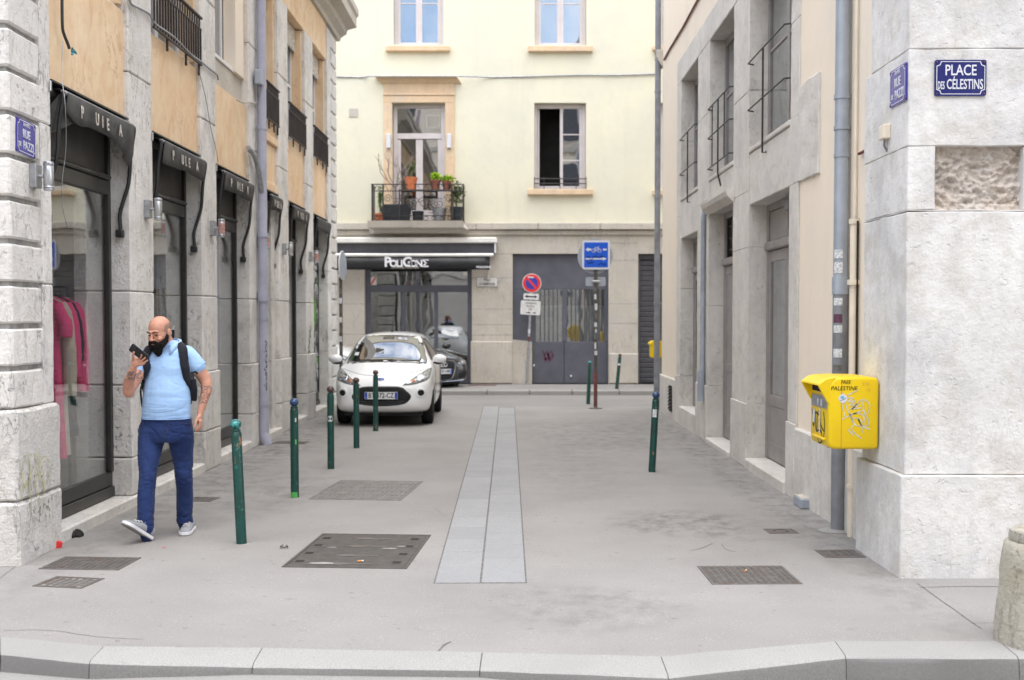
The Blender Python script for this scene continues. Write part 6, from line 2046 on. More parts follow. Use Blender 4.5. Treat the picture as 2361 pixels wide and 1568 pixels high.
KA = [(0.0, 0.382, 0.37, 0.45, 0.56, 0.328, 0.63, 0.02), (0.035, 0.554, 0.285, 0.42, 0.61, 0.463, 0.71, 0.03), (0.1, 0.668, 0.245, 0.42, 0.67, 0.545, 0.795, 0.04), (0.25, 0.75, 0.21, 0.44, 0.76, 0.608, 0.885, 0.055), (0.48, 0.783, 0.19, 0.46, 0.85, 0.647, 0.965, 0.07), (0.74, 0.793, 0.18, 0.48, 0.91, 0.666, 1.035, 0.06), (0.95, 0.793, 0.18, 0.48, 0.935, 0.651, 1.145, 0.05), (1.25, 0.793, 0.18, 0.48, 0.95, 0.608, 1.315, 0.045), (1.52, 0.793, 0.18, 0.48, 0.955, 0.574, 1.435, 0.045), (1.75, 0.793, 0.18, 0.48, 0.96, 0.56, 1.485, 0.045), (2.3, 0.793, 0.18, 0.48, 0.97, 0.555, 1.505, 0.045), (2.9, 0.783, 0.18, 0.48, 1.0, 0.545, 1.48, 0.045), (3.2, 0.764, 0.2, 0.48, 1.0, 0.531, 1.42, 0.05), (3.42, 0.735, 0.22, 0.48, 0.95, 0.502, 1.22, 0.05), (3.56, 0.668, 0.26, 0.48, 0.85, 0.463, 0.98, 0.04), (3.62, 0.497, 0.36, 0.48, 0.68, 0.386, 0.78, 0.03)]
def ka_extra(t, body, bvh):
    ws = [(-.655, .985), (-.40, 1.005), (0, 1.015), (.40, 1.005), (.655, .985), (.63, 1.10), (.575, 1.28), (.525, 1.40), (.30, 1.425), (0, 1.43), (-.30, 1.425), (-.525, 1.40), (-.575, 1.28), (-.63, 1.10)]
    rub = conform(bvh, [(a * 1.025, .995 + (b - .995) * 1.03 if b > 1.05 else b - .018) for a, b in ws], 'y', .002, sm=2).build('windscreen', 'grille_black', t, smooth='all', local=True)
    conform(bvh, ws, 'y', .006, (1, .97, .85, .7, .55, .4, .2, 0), sm=2).build('glass', 'car_glass', rub, smooth='all', local=True)
    conform(bvh, [(-.12, 1.36), (.08, 1.36), (.08, 1.405), (-.12, 1.405)], 'y', .0085, sm=0).build('rear_view_mirror', 'plate_iron', rub, local=True)
    conform(bvh, [(-.55, 1.10), (-.48, 1.10), (-.47, 1.15), (-.54, 1.15)], 'y', .0085, sm=0).build('tax_disc', 'sticker_white', rub, local=True)
    seam(bvh, [(-.52, 1.022), (-.2, 1.03), (.12, 1.035)], 'y', .008, lift=.014).build('wiper', 'grille_black', rub, local=True)
    seam(bvh, [(.02, 1.025), (.3, 1.02), (.55, 1.005)], 'y', .008, lift=.014).build('wiper', 'grille_black', rub, local=True)
    # lower grille with bars and the number plate
    gr_o = [(-.30, .645), (0, .652), (.30, .645), (.40, .58), (.475, .50), (.44, .42), (.33, .36), (0, .33), (-.33, .36), (-.44, .42), (-.475, .50), (-.40, .58)]
    gr = conform(bvh, gr_o, 'y', .006, sm=3).build('grille', 'grille_black', t, smooth='all', local=True)
    for z, w_ in ((.625, .27), (.385, .33), (.36, .28), (.41, .38)):
        seam(bvh, [(-w_, z), (0, z), (w_, z)], 'y', .006, lift=.010).build('grille_bar', 'plastic_dark', gr, local=True)
    number_plate(t, .505, -.030, 'BT-472-CZ')
    B('plate_holder', 'grille_black', t, -.27, .27, -.017, .02, .44, .57, .006, local=True)
    # headlights, swept back along the wings
    for s in (-1, 1):
        o = conform(bvh, [(s * a, b) for a, b in [(.335, .665), (.45, .735), (.57, .81), (.68, .875), (.745, .905), (.755, .85), (.735, .765), (.66, .715), (.5, .672)]], 'y', .010, sm=3, dome=.012).build('headlight', 'lamp_glass', t, smooth='all', local=True)
        for (a, b, r_) in ((.60, .775, .055), (.49, .722, .028)):
            conform(bvh, [(s * a + r_ * math.cos(q * math.pi / 6), b + r_ * math.sin(q * math.pi / 6)) for q in range(12)], 'y', .021, sm=0, dome=.006).build('reflector', 'lamp_chrome' if r_ > .03 else 'amber', o, smooth='all', local=True)
        seam(bvh, [(s * a, b) for a, b in [(.335, .662), (.45, .738), (.57, .815), (.68, .88), (.748, .91)]], 'y', .004, lift=.006).build('headlight_rim', 'plate_iron', o, local=True)
        f = conform(bvh, [(s * .615 + .085 * math.cos(q * math.pi / 8), .545 + .085 * math.sin(q * math.pi / 8)) for q in range(16)], 'y', .008, sm=0).build('fog_lamp', 'car_white', t, smooth='all', local=True)
        conform(bvh, [(s * .615 + .05 * math.cos(q * math.pi / 8), .545 + .05 * math.sin(q * math.pi / 8)) for q in range(16)], 'y', .012, sm=0).build('lens', 'grille_black', f, smooth='all', local=True)
        # door mirrors
        mr = MB().ell((s * .865, .98, 1.05), (.115, .07, .075), 18, 10).build('door_mirror', 'car_white', t, smooth='all', local=True)
        MB().ell((s * .84, .985, .985), (.085, .05, .028), 12, 6).build('mirror_foot', 'grille_black', mr, smooth='all', local=True)
        sg = conform(bvh, [(1.10, 1.02), (1.45, 1.04), (1.9, 1.05), (2.35, 1.06), (2.30, 1.3), (1.95, 1.38), (1.6, 1.36), (1.32, 1.22)], 'x', .004, sgn=s, sm=2).build('side_window', 'car_glass', t, smooth='all', local=True)
        conform(bvh, [(2.45, 1.07), (2.75, 1.10), (2.95, 1.16), (2.80, 1.31), (2.42, 1.31)], 'x', .004, sgn=s, sm=2).build('side_window', 'car_glass', t, smooth='all', local=True)
        seam(bvh, [(1.12, .98), (1.10, .7), (1.18, .35), (1.8, .28), (2.3, .30), (2.42, .6), (2.40, 1.0)], 'x', .004, sgn=s).build('door_seam', 'dark_gap', body, local=True)
        dh = seam(bvh, [(2.12, .93), (2.28, .935)], 'x', .014, sgn=s, lift=.02).build('door_handle', 'car_white', body, local=True)
    seam(bvh, [(-.70, .905), (-.5, .86), (-.3, .822), (0, .808), (.3, .822), (.5, .86), (.70, .905)], 'y', .0035).build('bonnet_seam', 'dark_gap', body, local=True)
    bd = conform(bvh, [(.060 * math.cos(q * math.pi / 10), .755 + .026 * math.sin(q * math.pi / 10)) for q in range(20)], 'y', .010, sm=0).build('badge', 'lamp_chrome', t, smooth='all', local=True)
    conform(bvh, [(.050 * math.cos(q * math.pi / 10), .755 + .020 * math.sin(q * math.pi / 10)) for q in range(20)], 'y', .0125, sm=0).build('badge_field', 'badge_blue', bd, smooth='all', local=True)
    MB().tube([(0, 1.78, 1.49), (-.005, 1.95, 1.68)], .005, 6).build('aerial', 'grille_black', t, local=True)
    MB().lathe([(.001, 0), (.022, 0), (.012, .03), (.001, .032)], (0, 1.78, 1.485), 10).build('aerial_base', 'grille_black', t, local=True)
    B('underbody', 'grille_black', t, -.62, .62, .25, 3.4, .17, .30, local=True)
    conform(bvh, [(-.45, 1.08), (.45, 1.08), (.42, 1.33), (-.42, 1.33)], 'b', .005, sm=2).build('rear_window', 'car_glass', t, smooth='all', local=True)
fy = 17.75
cxm = onY(879, 900, fy)[0]
make_car('parked_car', 'small white hatchback parked nose forward behind the green bollards', (cxm, fy, 0), R(.6), 'car_white', KA, (.74, 3.0), .288, ka_extra)

AU = [(0.00, .45, .36, .45, .58, .40, .66, .02), (.035, .66, .27, .42, .62, .52, .74, .03), (.12, .78, .22, .42, .67, .60, .80, .04), (.32, .86, .19, .44, .74, .66, .87, .05), (.70, .89, .18, .46, .82, .70, .945, .06), (1.15, .895, .18, .48, .88, .72, 1.01, .06), (1.45, .895, .18, .48, .90, .69, 1.12, .05), (1.85, .895, .18, .48, .91, .63, 1.30, .045), (2.2, .895, .18, .48, .92, .60, 1.395, .045), (2.8, .895, .18, .48, .93, .585, 1.42, .045), (3.4, .89, .18, .48, .95, .57, 1.36, .045), (3.8, .88, .2, .48, .95, .58, 1.18, .05), (4.15, .85, .22, .48, .90, .6, 1.02, .05), (4.38, .78, .28, .48, .84, .55, .96, .04), (4.45, .55, .38, .48, .7, .4, .8, .03)]
def audi_extra(t, body, bvh):
    ws = [(-.66, 1.04), (0, 1.06), (.66, 1.04), (.60, 1.25), (.54, 1.34), (0, 1.37), (-.54, 1.34), (-.60, 1.25)]
    conform(bvh, ws, 'y', .005, (1, .97, .8, .55, .3, 0), sm=3).build('windscreen', 'car_glass', t, smooth='all', local=True)
    rim = [(-.36, .74), (0, .75), (.36, .74), (.40, .60), (.36, .42), (.27, .285), (0, .275), (-.27, .285), (-.36, .42), (-.40, .60)]
    g = conform(bvh, rim, 'y', .010, sm=2).build('grille', 'lamp_chrome', t, smooth='all', local=True)
    conform(bvh, [(a * .93, .51 + (b - .51) * .93) for a, b in rim], 'y', .016, sm=2).build('grille_mesh', 'grille_black', g, smooth='all', local=True)
    for z in (.67, .63, .36, .33):
        seam(bvh, [(-.31, z), (0, z), (.31, z)], 'y', .006, lift=.02).build('grille_bar', 'plastic_dark', g, local=True)
    number_plate(t, .49, -.045, 'CF-850-HM')
    em = MB()
    for k in range(4):
        em.tube([(-.105 + .07 * k + .045 * math.cos(q * math.pi / 8), -.02, .645 + .045 * math.sin(q * math.pi / 8)) for q in range(17)], .009, 6)
    em.build('four_ring_badge', 'lamp_chrome', t, smooth=True, local=True)
    for s in (-1, 1):
        o = conform(bvh, [(s * a, b) for a, b in [(.46, .655), (.60, .735), (.74, .775), (.83, .775), (.82, .70), (.70, .645), (.56, .625)]], 'y', .010, sm=3, dome=.01).build('headlight', 'lamp_glass', t, smooth='all', local=True)
        conform(bvh, [(s * .64 + .05 * math.cos(q * math.pi / 6), .69 + .045 * math.sin(q * math.pi / 6)) for q in range(12)], 'y', .020, sm=0).build('reflector', 'lamp_chrome', o, smooth='all', local=True)
        conform(bvh, [(s * a, b) for a, b in [(.50, .45), (.70, .50), (.78, .44), (.70, .34), (.5, .33)]], 'y', .008, sm=2).build('air_intake', 'grille_black', t, smooth='all', local=True)
        mr = MB().ell((s * .98, 1.42, 1.03), (.11, .07, .07), 14, 8).build('door_mirror', 'car_black', t, smooth='all', local=True)
        conform(bvh, [(1.55, 1.0), (2.2, 1.02), (3.4, 1.04), (3.2, 1.25), (2.4, 1.30), (2.0, 1.26)], 'x', .004, sgn=s, sm=2).build('side_window', 'car_glass', t, smooth='all', local=True)
    seam(bvh, [(-.75, .30), (-.4, .27), (0, .26), (.4, .27), (.75, .30)], 'y', .008, lift=.012).build('chrome_strip', 'lamp_chrome', body, local=True)
    B('underbody', 'grille_black', t, -.66, .66, .3, 4.2, .16, .3, local=True)
# black saloon at an angle behind the white car
ax, ay = onZ(1046, 905)
make_car('parked_car', 'black saloon with ringed grille peeking out behind the white hatchback', (ax - .28, ay - .1, 0), R(34), 'car_black', AU, (.86, 3.45), .31, audi_extra, trackx=.76)
# white van further back on the cross street, mostly hidden
VN = [(0.00, .45, .36, .5, .75, .42, .86, .02), (.05, .7, .27, .48, .8, .56, .96, .03), (.2, .84, .22, .48, .86, .66, 1.05, .05), (.6, .88, .2, .48, .95, .72, 1.16, .05), (.9, .89, .2, .48, 1.0, .74, 1.3, .05), (1.3, .89, .2, .5, 1.05, .74, 1.55, .05), (1.7, .89, .2, .5, 1.08, .74, 1.70, .05), (2.4, .89, .2, .5, 1.1, .74, 1.74, .05), (3.6, .89, .2, .5, 1.1, .74, 1.74, .05), (4.0, .88, .22, .5, 1.1, .72, 1.70, .05), (4.1, .80, .3, .5, 1.0, .66, 1.5, .04)]
def van_extra(t, body, bvh):
    conform(bvh, [(-.68, 1.2), (0, 1.22), (.68, 1.2), (.66, 1.58), (0, 1.63), (-.66, 1.58)], 'y', .005, sm=3).build('windscreen', 'car_glass', t, smooth='all', local=True)
    for s in (-1, 1):
        conform(bvh, [(s * a, b) for a, b in [(.50, .72), (.62, .86), (.78, .95), (.80, .82), (.68, .73)]], 'y', .01, sm=2).build('headlight', 'lamp_glass', t, smooth='all', local=True)
        conform(bvh, [(1.25, 1.15), (1.9, 1.17), (1.9, 1.5), (1.55, 1.5)], 'x', .004, sgn=s, sm=2).build('side_window', 'car_glass', t, smooth='all', local=True)
        MB().ell((s * 1.0, 1.2, 1.2), (.1, .07, .12), 12, 8).build('door_mirror', 'grille_black', t, smooth='all', local=True)
    B('underbody', 'grille_black', t, -.66, .66, .3, 3.9, .17, .3, local=True)
vx = onY(793, 830, 24.6)[0]
make_car('parked_van', 'white van on the cross street, mostly hidden behind the hatchback', (vx + .35, 24.7, 0), R(88), 'car_white', VN, (.85, 3.3), .31, van_extra, trackx=.76)
# ------------------------------------------------------------------ the walking man
def mp(zx_, zy_, Y):
    x, z = onY(257 + zx_ * .3746, 697.5 + zy_ * .3746, Y)
    return Vector((x, Y, z))
def skin_mat():
    t = NT('skin')
    c = t.mix(t.ramp(t.noise(22, 4), .35, .7), (.60, .315, .225), (.52, .25, .17))
    # tattoos on both forearms: inked motifs in bands of height
    sep = t.n('SeparateXYZ')
    t.l(t.pos, sep.inputs[0])
    def band(lo, hi, xlo, xhi):
        a = t.math('MULTIPLY', t.math('GREATER_THAN', sep.outputs[2], lo), t.math('LESS_THAN', sep.outputs[2], hi))
        b = t.math('MULTIPLY', t.math('GREATER_THAN', sep.outputs[0], xlo), t.math('LESS_THAN', sep.outputs[0], xhi))
        return t.math('MULTIPLY', a, b)
    la, lb = mp(560, 620, 8.97), mp(590, 510, 8.97)
    ink = t.math('LESS_THAN', t.math('ABSOLUTE', t.math('SUBTRACT', t.noise(34, 3, .6, None, .8), .5)), .045)
    m1 = t.math('MULTIPLY', ink, band(la.z, lb.z, la.x - .03, 0))
    ra, rb = mp(110, 484, 8.66), mp(110, 462, 8.66)
    m2 = t.math('MULTIPLY', band(ra.z, rb.z, -4, ra.x + .08), t.math('GREATER_THAN', t.math('FRACT', t.math('MULTIPLY', sep.outputs[2], 70)), .6))
    rc = mp(165, 440, 8.8)
    m3 = t.math('MULTIPLY', t.math('LESS_THAN', t.noise(40, 3), .52), band(rc.z - .035, rc.z + .03, rc.x - .02, rc.x + .06))
    mm_ = t.math('MAXIMUM', t.math('MAXIMUM', m1, m2), m3)
    c = t.mix(t.math('MULTIPLY', mm_, .72), c, (.09, .08, .085))
    an = t.n('Attribute', attribute_name='stubble')
    c = t.mix(t.math('MULTIPLY', an.outputs['Fac'], t.ramp(t.noise(300, 2), .2, .6)), c, (.20, .13, .105))
    return t.done(c, .5, 0, .4, t.bump(t.noise(160, 2), .08, .002), **{'Subsurface Weight': .12, 'Subsurface Radius': (.01, .004, .003)})
MAT['skin'] = skin_mat()
MAT['beard'] = simple('beard', (.012, .010, .009), .85, 0, .2, .4, 90, .8, 220)
MAT['stubble'] = simple('stubble', (.24, .15, .115), .7, 0, .2, .15, 60)
MAT['brow'] = simple('brow', (.04, .028, .022), .8)
def cloth(name, c1, c2, weave=260, fold=.0, scale=8):
    t = NT(name)
    c = t.mix(t.ramp(t.noise(scale, 5, .6), .35, .7), c1, c2)
    c = t.mix(t.math('MULTIPLY', t.noise(weave, 2), .25), c, mul(c2, .7))
    return t.done(c, .85, 0, .15, t.bump(t.noise(weave, 2), .15, .002), **{'Sheen Weight': .1})
MAT['polo'] = cloth('polo', (.40, .60, .90), (.36, .56, .87))
MAT['denim'] = cloth('denim', (.012, .025, .095), (.028, .052, .16), 340, scale=5)
MAT['denim_seam'] = cloth('denim_seam', (.035, .045, .10), (.06, .06, .09))
MAT['pack'] = cloth('pack', (.014, .015, .022), (.022, .023, .032))
MAT['shoe_grey'] = cloth('shoe_grey', (.26, .27, .29), (.32, .33, .35))
MAT['sole_white'] = simple('sole_white', (.70, .70, .72), .6, 0, .3, .06, 14)
MAT['sole_grey'] = simple('sole_grey', (.28, .27, .26), .8, 0, .2, .15, 30)
MAT['phone_black'] = simple('phone_black', (.006, .006, .007), .45, 0, .5, .1)
man = thing('person', 'bald bearded man in a pale blue polo and jeans walking while holding up a phone', 'person', (-2.78, 8.9, 0))
def push(me, fn):
    n = len(me.vertices)
    co = [0.0] * (3 * n); no = [0.0] * (3 * n)
    me.vertices.foreach_get('co', co)
    me.vertex_normals.foreach_get('vector', no)
    for i in range(n):
        p = Vector(co[3 * i:3 * i + 3])
        f = fn(p)
        co[3 * i] += no[3 * i] * f; co[3 * i + 1] += no[3 * i + 1] * f; co[3 * i + 2] += no[3 * i + 2] * f
    me.vertices.foreach_set('co', co)
    me.update()
def limb(m, pts, rs, n=14, k=4):
    P = spline(pts, k)
    rr_ = [p.x for p in spline([(r, 0, 0) for r in rs], k)]
    m.tube(P, rr_, n)
    m.ell(P[0], (rr_[0],) * 3, 12, 8)
    m.ell(P[-1], (rr_[-1],) * 3, 12, 8)
    return m
def oval(c, hw, hd, n=24, yaw=0.0, sq=.0):
    out = []
    for k in range(n):
        a = 2 * math.pi * k / n
        ca, sa = math.cos(a), math.sin(a)
        f = 1 + sq * (abs(ca * sa)) * .6
        q = Vector((hw * ca * f, hd * sa * f, 0))
        q.rotate(Euler((0, 0, yaw)))
        out.append(Vector(c) + q)
    return out
YM = 8.88
nb = mp(345, 232, 8.93)
# ---- body: head, neck, trunk, arms, hands (one continuous skin)
HC = mp(294, 190, 8.84)                      # middle of the head
HM = Matrix.Translation(HC + Vector((0, 0, .006))) @ Matrix.Rotation(R(-20), 4, 'Z') @ Matrix.Rotation(R(16), 4, 'X') @ Matrix.Scale(.94, 4)
def hp(x, y, z):
    return HM @ Vector((x, y, z))
H3 = HM.to_3x3()
body_m = MB()
body_m.ell(hp(0, .018, .040), (.083, .102, .094), 24, 16, H3)      # skull
body_m.ell(hp(0, -.010, -.012), (.075, .082, .085), 24, 14, H3)     # face
body_m.ell(hp(0, -.035, -.062), (.060, .060, .062), 20, 12, H3)     # jaw
body_m.ell(hp(0, -.083, .026), (.060, .021, .013), 16, 8, H3)       # brow ridge
for s in (-1, 1):
    body_m.ell(hp(s * .044, -.066, -.032), (.024, .022, .022), 14, 8, H3)  # cheeks
    em = H3 @ Matrix.Rotation(R(-s * 20), 3, 'Z')
    body_m.ell(hp(s * .085, .018, -.006), (.012, .026, .036), 12, 10, em)  # ears
    body_m.ell(hp(s * .033, -.077, .002), (.016, .011, .009), 12, 8, H3)   # eyelids
limb(body_m, [hp(0, -.094, .016), hp(0, -.107, -.010), hp(0, -.116, -.030)], [.009, .0095, .0125], 10, 3)   # nose
body_m.ell(hp(.014, -.102, -.035), (.008, .011, .008), 10, 6, H3)
body_m.ell(hp(-.014, -.102, -.035), (.008, .011, .008), 10, 6, H3)
body_m.ell(hp(0, -.094, -.068), (.026, .014, .008), 12, 6, H3)      # lips
limb(body_m, [hp(0, .02, -.04), mp(330, 245, 8.92), mp(338, 300, 8.95)], [.062, .066, .085], 16)   # neck
# trunk (under the shirt) and hips
tr_ = [(690, 337, .165, .105), (600, 338, .17, .115), (500, 340, .165, .112), (400, 345, .165, .11), (330, 350, .155, .095), (290, 350, .12, .075)]
body_m.loft([oval(mp(cx_, zy_, 8.93), hw, hd) for zy_, cx_, hw, hd in tr_])
# image-right arm hanging, hand at the pocket
limb(body_m, [mp(470, 322, 8.94), mp(520, 390, 8.97), mp(568, 462, 9.0), mp(585, 500, 9.0)], [0.0570, 0.0570, 0.0497, 0.0442], 14)
limb(body_m, [mp(582, 490, 9.0), mp(584, 540, 8.99), mp(566, 610, 8.97), mp(546, 685, 8.95)], [0.0451, 0.0432, 0.0340, 0.0239], 14)
body_m.ell(mp(541, 715, 8.94), (.022, .038, .046), 14, 10, Matrix.Rotation(R(8), 3, 'Y'))
for (a, b, c, r_) in (((546, 728, 8.905), (540, 762, 8.905), (520, 785, 8.90), .0095), ((552, 732, 8.93), (547, 770, 8.925), (528, 792, 8.92), .0098), ((553, 732, 8.955), (549, 768, 8.95), (532, 790, 8.945), .0095), ((550, 730, 8.978), (548, 760, 8.975), (536, 780, 8.97), .0085), ((532, 708, 8.90), (520, 738, 8.885), (512, 765, 8.88), .0105)):
    limb(body_m, [mp(*a), mp(*b), mp(*c)], [r_ * 1.08, r_, r_ * .85], 10, 3)
# image-left arm: elbow low, forearm raised to the face
limb(body_m, [mp(222, 330, 8.90), mp(185, 405, 8.84), mp(130, 500, 8.77), mp(104, 552, 8.73)], [0.0552, 0.0534, 0.0478, 0.0423], 14)
limb(body_m, [mp(106, 552, 8.73), mp(104, 510, 8.70), mp(120, 450, 8.64), mp(136, 398, 8.60)], [0.0432, 0.0432, 0.0350, 0.0258], 14)
body_m.ell(mp(150, 368, 8.585), (.040, .020, .042), 14, 10, Matrix.Rotation(R(28), 3, 'Y'))
# fingers wrap the phone: tips show on its near side
for (a, b, c, r_) in (((160, 352, 8.575), (182, 338, 8.545), (186, 322, 8.53), .0088), ((166, 366, 8.575), (196, 350, 8.545), (208, 340, 8.53), .0090), ((168, 378, 8.578), (204, 366, 8.55), (222, 356, 8.535), .0085), ((164, 388, 8.585), (190, 382, 8.56), (206, 374, 8.548), .0078), ((134, 352, 8.57), (132, 326, 8.548), (138, 306, 8.535), .0105)):
    limb(body_m, [mp(*a), mp(*b), mp(*c)], [r_ * 1.1, r_, r_ * .85], 10, 3)
bme = remeshed(body_m, 'body', .0045, 3, .5)
inv = HM.inverted()
at = bme.attributes.new('stubble', 'FLOAT', 'POINT')
def sst(a, b, v):
    t = max(0, min(1, (v - a) / (b - a)))
    return t * t * (3 - 2 * t)
vals = []
for v in bme.vertices:
    q = inv @ v.co
    if q.length > .2:
        vals.append(0.0); continue
    f = sst(-.075, -.03, q.z) * (1 - sst(.055, .085, q.z + .25 * max(0, -q.y))) * sst(-.035, -.005, q.y)
    if abs(q.x) > .088 and q.z < .03:
        f = 0
    vals.append(f)
at.data.foreach_set('value', vals)
body_o = link('body', bme, 'skin', man)
# ---- beard, brows, eyes with socket shade, cropped hair at the sides
bd = MB()
bd.ell(hp(0, -.055, -.088), (.058, .056, .050), 20, 12, H3)
bd.ell(hp(0, -.060, -.125), (.042, .042, .052), 18, 12, H3)
bd.ell(hp(0, -.055, -.158), (.027, .030, .034), 14, 10, H3)
for s in (-1, 1):
    limb(bd, [hp(s * .074, -.002, -.018), hp(s * .072, -.022, -.055), hp(s * .050, -.055, -.085)], [.012, .020, .028], 12, 3)
    limb(bd, [hp(0, -.104, -.050), hp(s * .022, -.098, -.056), hp(s * .040, -.082, -.075)], [.0105, .0105, .010], 10, 3)
bdm = remeshed(bd, 'beard', .004, 2)
push(bdm, lambda p: .006 * noise.noise(p * 90) + .004 * noise.noise(p * 200))
link('beard', bdm, 'beard', man)
mo = MB().ell(hp(0, -.1085, -.071), (.016, .006, .0035), 12, 6, H3).build('mouth', 'stubble', man, smooth='all')
for s in (-1, 1):
    limb(MB(), [hp(s * .012, -.103, .028), hp(s * .034, -.098, .034), hp(s * .056, -.083, .026)], [.0042, .0050, .0030], 8, 3).build('eyebrow', 'brow', man, smooth='all')
    MB().ell(hp(s * .033, -.0835, .000), (.016, .006, .0055), 12, 6, H3).build('shaded_eye', 'brow', man, smooth='all')  # dark eye made larger so its colour paints in the socket's shade
# ---- polo shirt
sh = MB()
pr_ = [(712, 336, 0.1914, 0.1288), (650, 338, 0.1895, 0.1343), (600, 340, 0.1868, 0.1362), (540, 341, 0.1822, 0.1334), (470, 345, 0.1785, 0.1288), (400, 349, 0.1785, 0.1251), (345, 353, 0.1748, 0.1122), (305, 355, 0.1582, 0.0966), (272, 352, 0.1254, 0.0828), (246, 348, 0.0836, 0.0736), (232, 346, 0.0646, 0.0662)]
sh.loft([oval(mp(cx_, zy_, 8.93 + (.008 if zy_ < 300 else 0) - (.012 if 480 < zy_ < 660 else 0)), hw, hd, 28, 0, .12) for zy_, cx_, hw, hd in pr_])
limb(sh, [mp(462, 318, 8.945), mp(505, 365, 8.965), mp(528, 392, 8.975)], [.074, .072, .070], 16)
limb(sh, [mp(228, 330, 8.90), mp(196, 388, 8.855), mp(184, 412, 8.84)], [.072, .070, .066], 16)
shm = remeshed(sh, 'polo', .006, 6, .5)
ax_c = mp(340, 470, 8.93)
def shirt_fold(p):
    d = p - ax_c
    f = .004 * noise.noise(Vector((p.x * 8, p.y * 8, p.z * 16)))
    # creases radiating from the armpits and slack above the belt
    r_ = abs(noise.noise(Vector((p.x * 6 + p.z * 5 * (1 if d.x > 0 else -1), p.y * 5, p.z * 17))))
    f -= .010 * max(0, .22 - r_) * min(1, .3 + abs(d.x) / .15)
    r2 = abs(noise.noise(Vector((p.x * 4, 3, p.z * 26 + 2))))
    f -= .014 * max(0, .2 - r2) * max(0, 1 - abs(p.z - .98) / .16)
    return f
push(shm, shirt_fold)
polo = link('polo_shirt', shm, 'polo', man)
# hem, cuffs, collar, placket
hc = mp(336, 712, 8.93)
MB().tube([tuple(q) for q in oval(hc, .1925, .130, 40, 0, .12)] + [tuple(oval(hc, .1925, .130, 40, 0, .12)[0])], .003, 6).build('hem', 'polo', man, smooth='all')
def ring_on(c, d, r, th, name, mat):
    d = d.normalized()
    a = d.orthogonal().normalized(); b = d.cross(a)
    MB().tube([c + (a * math.cos(q * math.pi / 12) + b * math.sin(q * math.pi / 12)) * r for q in range(25)], th, 6).build(name, mat, man, smooth='all')
ring_on(mp(533, 397, 8.977), mp(528, 392, 8.975) - mp(505, 365, 8.965), .0705, .003, 'cuff', 'polo')
def collar(side):
    # a folded flap from the nape round to the throat
    rows = []
    for k in range(13):
        u = k / 12
        a = R(90 + side * (10 + 148 * u))
        top = nb + Vector((.074 * math.cos(a) + .0, .080 * math.sin(a) + .012, .014 - .046 * u * u))
        out_ = nb + Vector(((.104 + .018 * u) * math.cos(a), (.108 + .024 * u) * math.sin(a) + .010, -.024 - .062 * u * u))
        if k > 10:
            out_ += Vector((side * -.004, 0, -.014 * (k - 10)))
        mid = (top + out_) / 2 + Vector((.010 * math.cos(a), .010 * math.sin(a), .016))
        rows.append([top, mid, out_])
    m = MB().add([p for r_ in rows for p in r_], [(3 * k + q, 3 * k + 3 + q, 3 * k + 4 + q, 3 * k + 1 + q) for k in range(12) for q in range(2)])
    o = m.build('collar', 'polo', man, smooth='all')
    o.modifiers.new('t', 'SOLIDIFY').thickness = .006
collar(1); collar(-1)
px0 = mp(318, 330, 8.93 - .128)
MB().loft([[Vector((mp(318, zy_, 1).x * 0 + mp(318 - 2, zy_, yy).x + dx_, yy + dy_, mp(318, zy_, yy).z)) for dx_, dy_ in ((-.015, .008), (-.015, .001), (.015, .001), (.015, .008))] for zy_, yy in ((290, 8.843), (320, 8.825), (350, 8.813), (385, 8.804), (400, 8.802))]).build('placket', 'polo', man, .002)
for zy_, yy in ((335, 8.820), (375, 8.807)):
    MB().ell(mp(316, zy_, yy), (.0045, .003, .0045), 8, 5).build('button', 'polo', man)
# ---- jeans
je = MB()
je.loft([oval(mp(cx_, zy_, 8.94), hw, hd, 28, 0, .1) for zy_, cx_, hw, hd in ((698, 337, .190, .126), (740, 338, .199, .132), (790, 338, .205, .136), (830, 338, .20, .132), (856, 336, .18, .12))])
limb(je, [mp(250, 790, 8.93), mp(240, 880, 8.91), mp(228, 980, 8.87), mp(222, 1060, 8.83), mp(216, 1180, 8.79), mp(212, 1300, 8.76), mp(210, 1388, 8.745)], [.110, .100, .084, .072, .068, .067, .069], 18)
limb(je, [mp(424, 790, 8.95), mp(432, 880, 8.97), mp(440, 980, 8.99), mp(445, 1060, 9.0), mp(450, 1180, 9.06), mp(452, 1280, 9.10), mp(451, 1345, 9.12)], [.106, .097, .080, .071, .068, .068, .069], 18)
jem = remeshed(je, 'jeans', .007, 6, .5)
kneeL, kneeR = mp(222, 1050, 8.8), mp(445, 1060, 8.95)
def jean_fold(p):
    f = .005 * noise.noise(Vector((p.x * 9, p.y * 9, p.z * 9)))
    w1 = .25 + max(0, 1 - abs(p.z - kneeL.z) / .20) + max(0, 1 - abs(p.z - .13) / .13) * 1.3 + max(0, 1 - abs(p.z - .86) / .10)
    r_ = abs(noise.noise(Vector((p.x * 7 + p.z * 3, p.y * 7, p.z * 15 + 4 * noise.noise(p * 3)))))
    f -= .030 * max(0, .2 - r_) * min(w1, 1.3)
    r2 = abs(noise.noise(Vector((p.x * 10 - p.z * 8, p.y * 8, p.z * 22 + 9))))
    f -= .018 * max(0, .2 - r2) * min(w1, 1.3)
    return f
push(jem, jean_fold)
jeans = link('jeans', jem, 'denim', man)
jb_bm = bmesh.new(); jb_bm.from_mesh(jem)
jbv = BVHTree.FromBMesh(jb_bm); jb_bm.free()
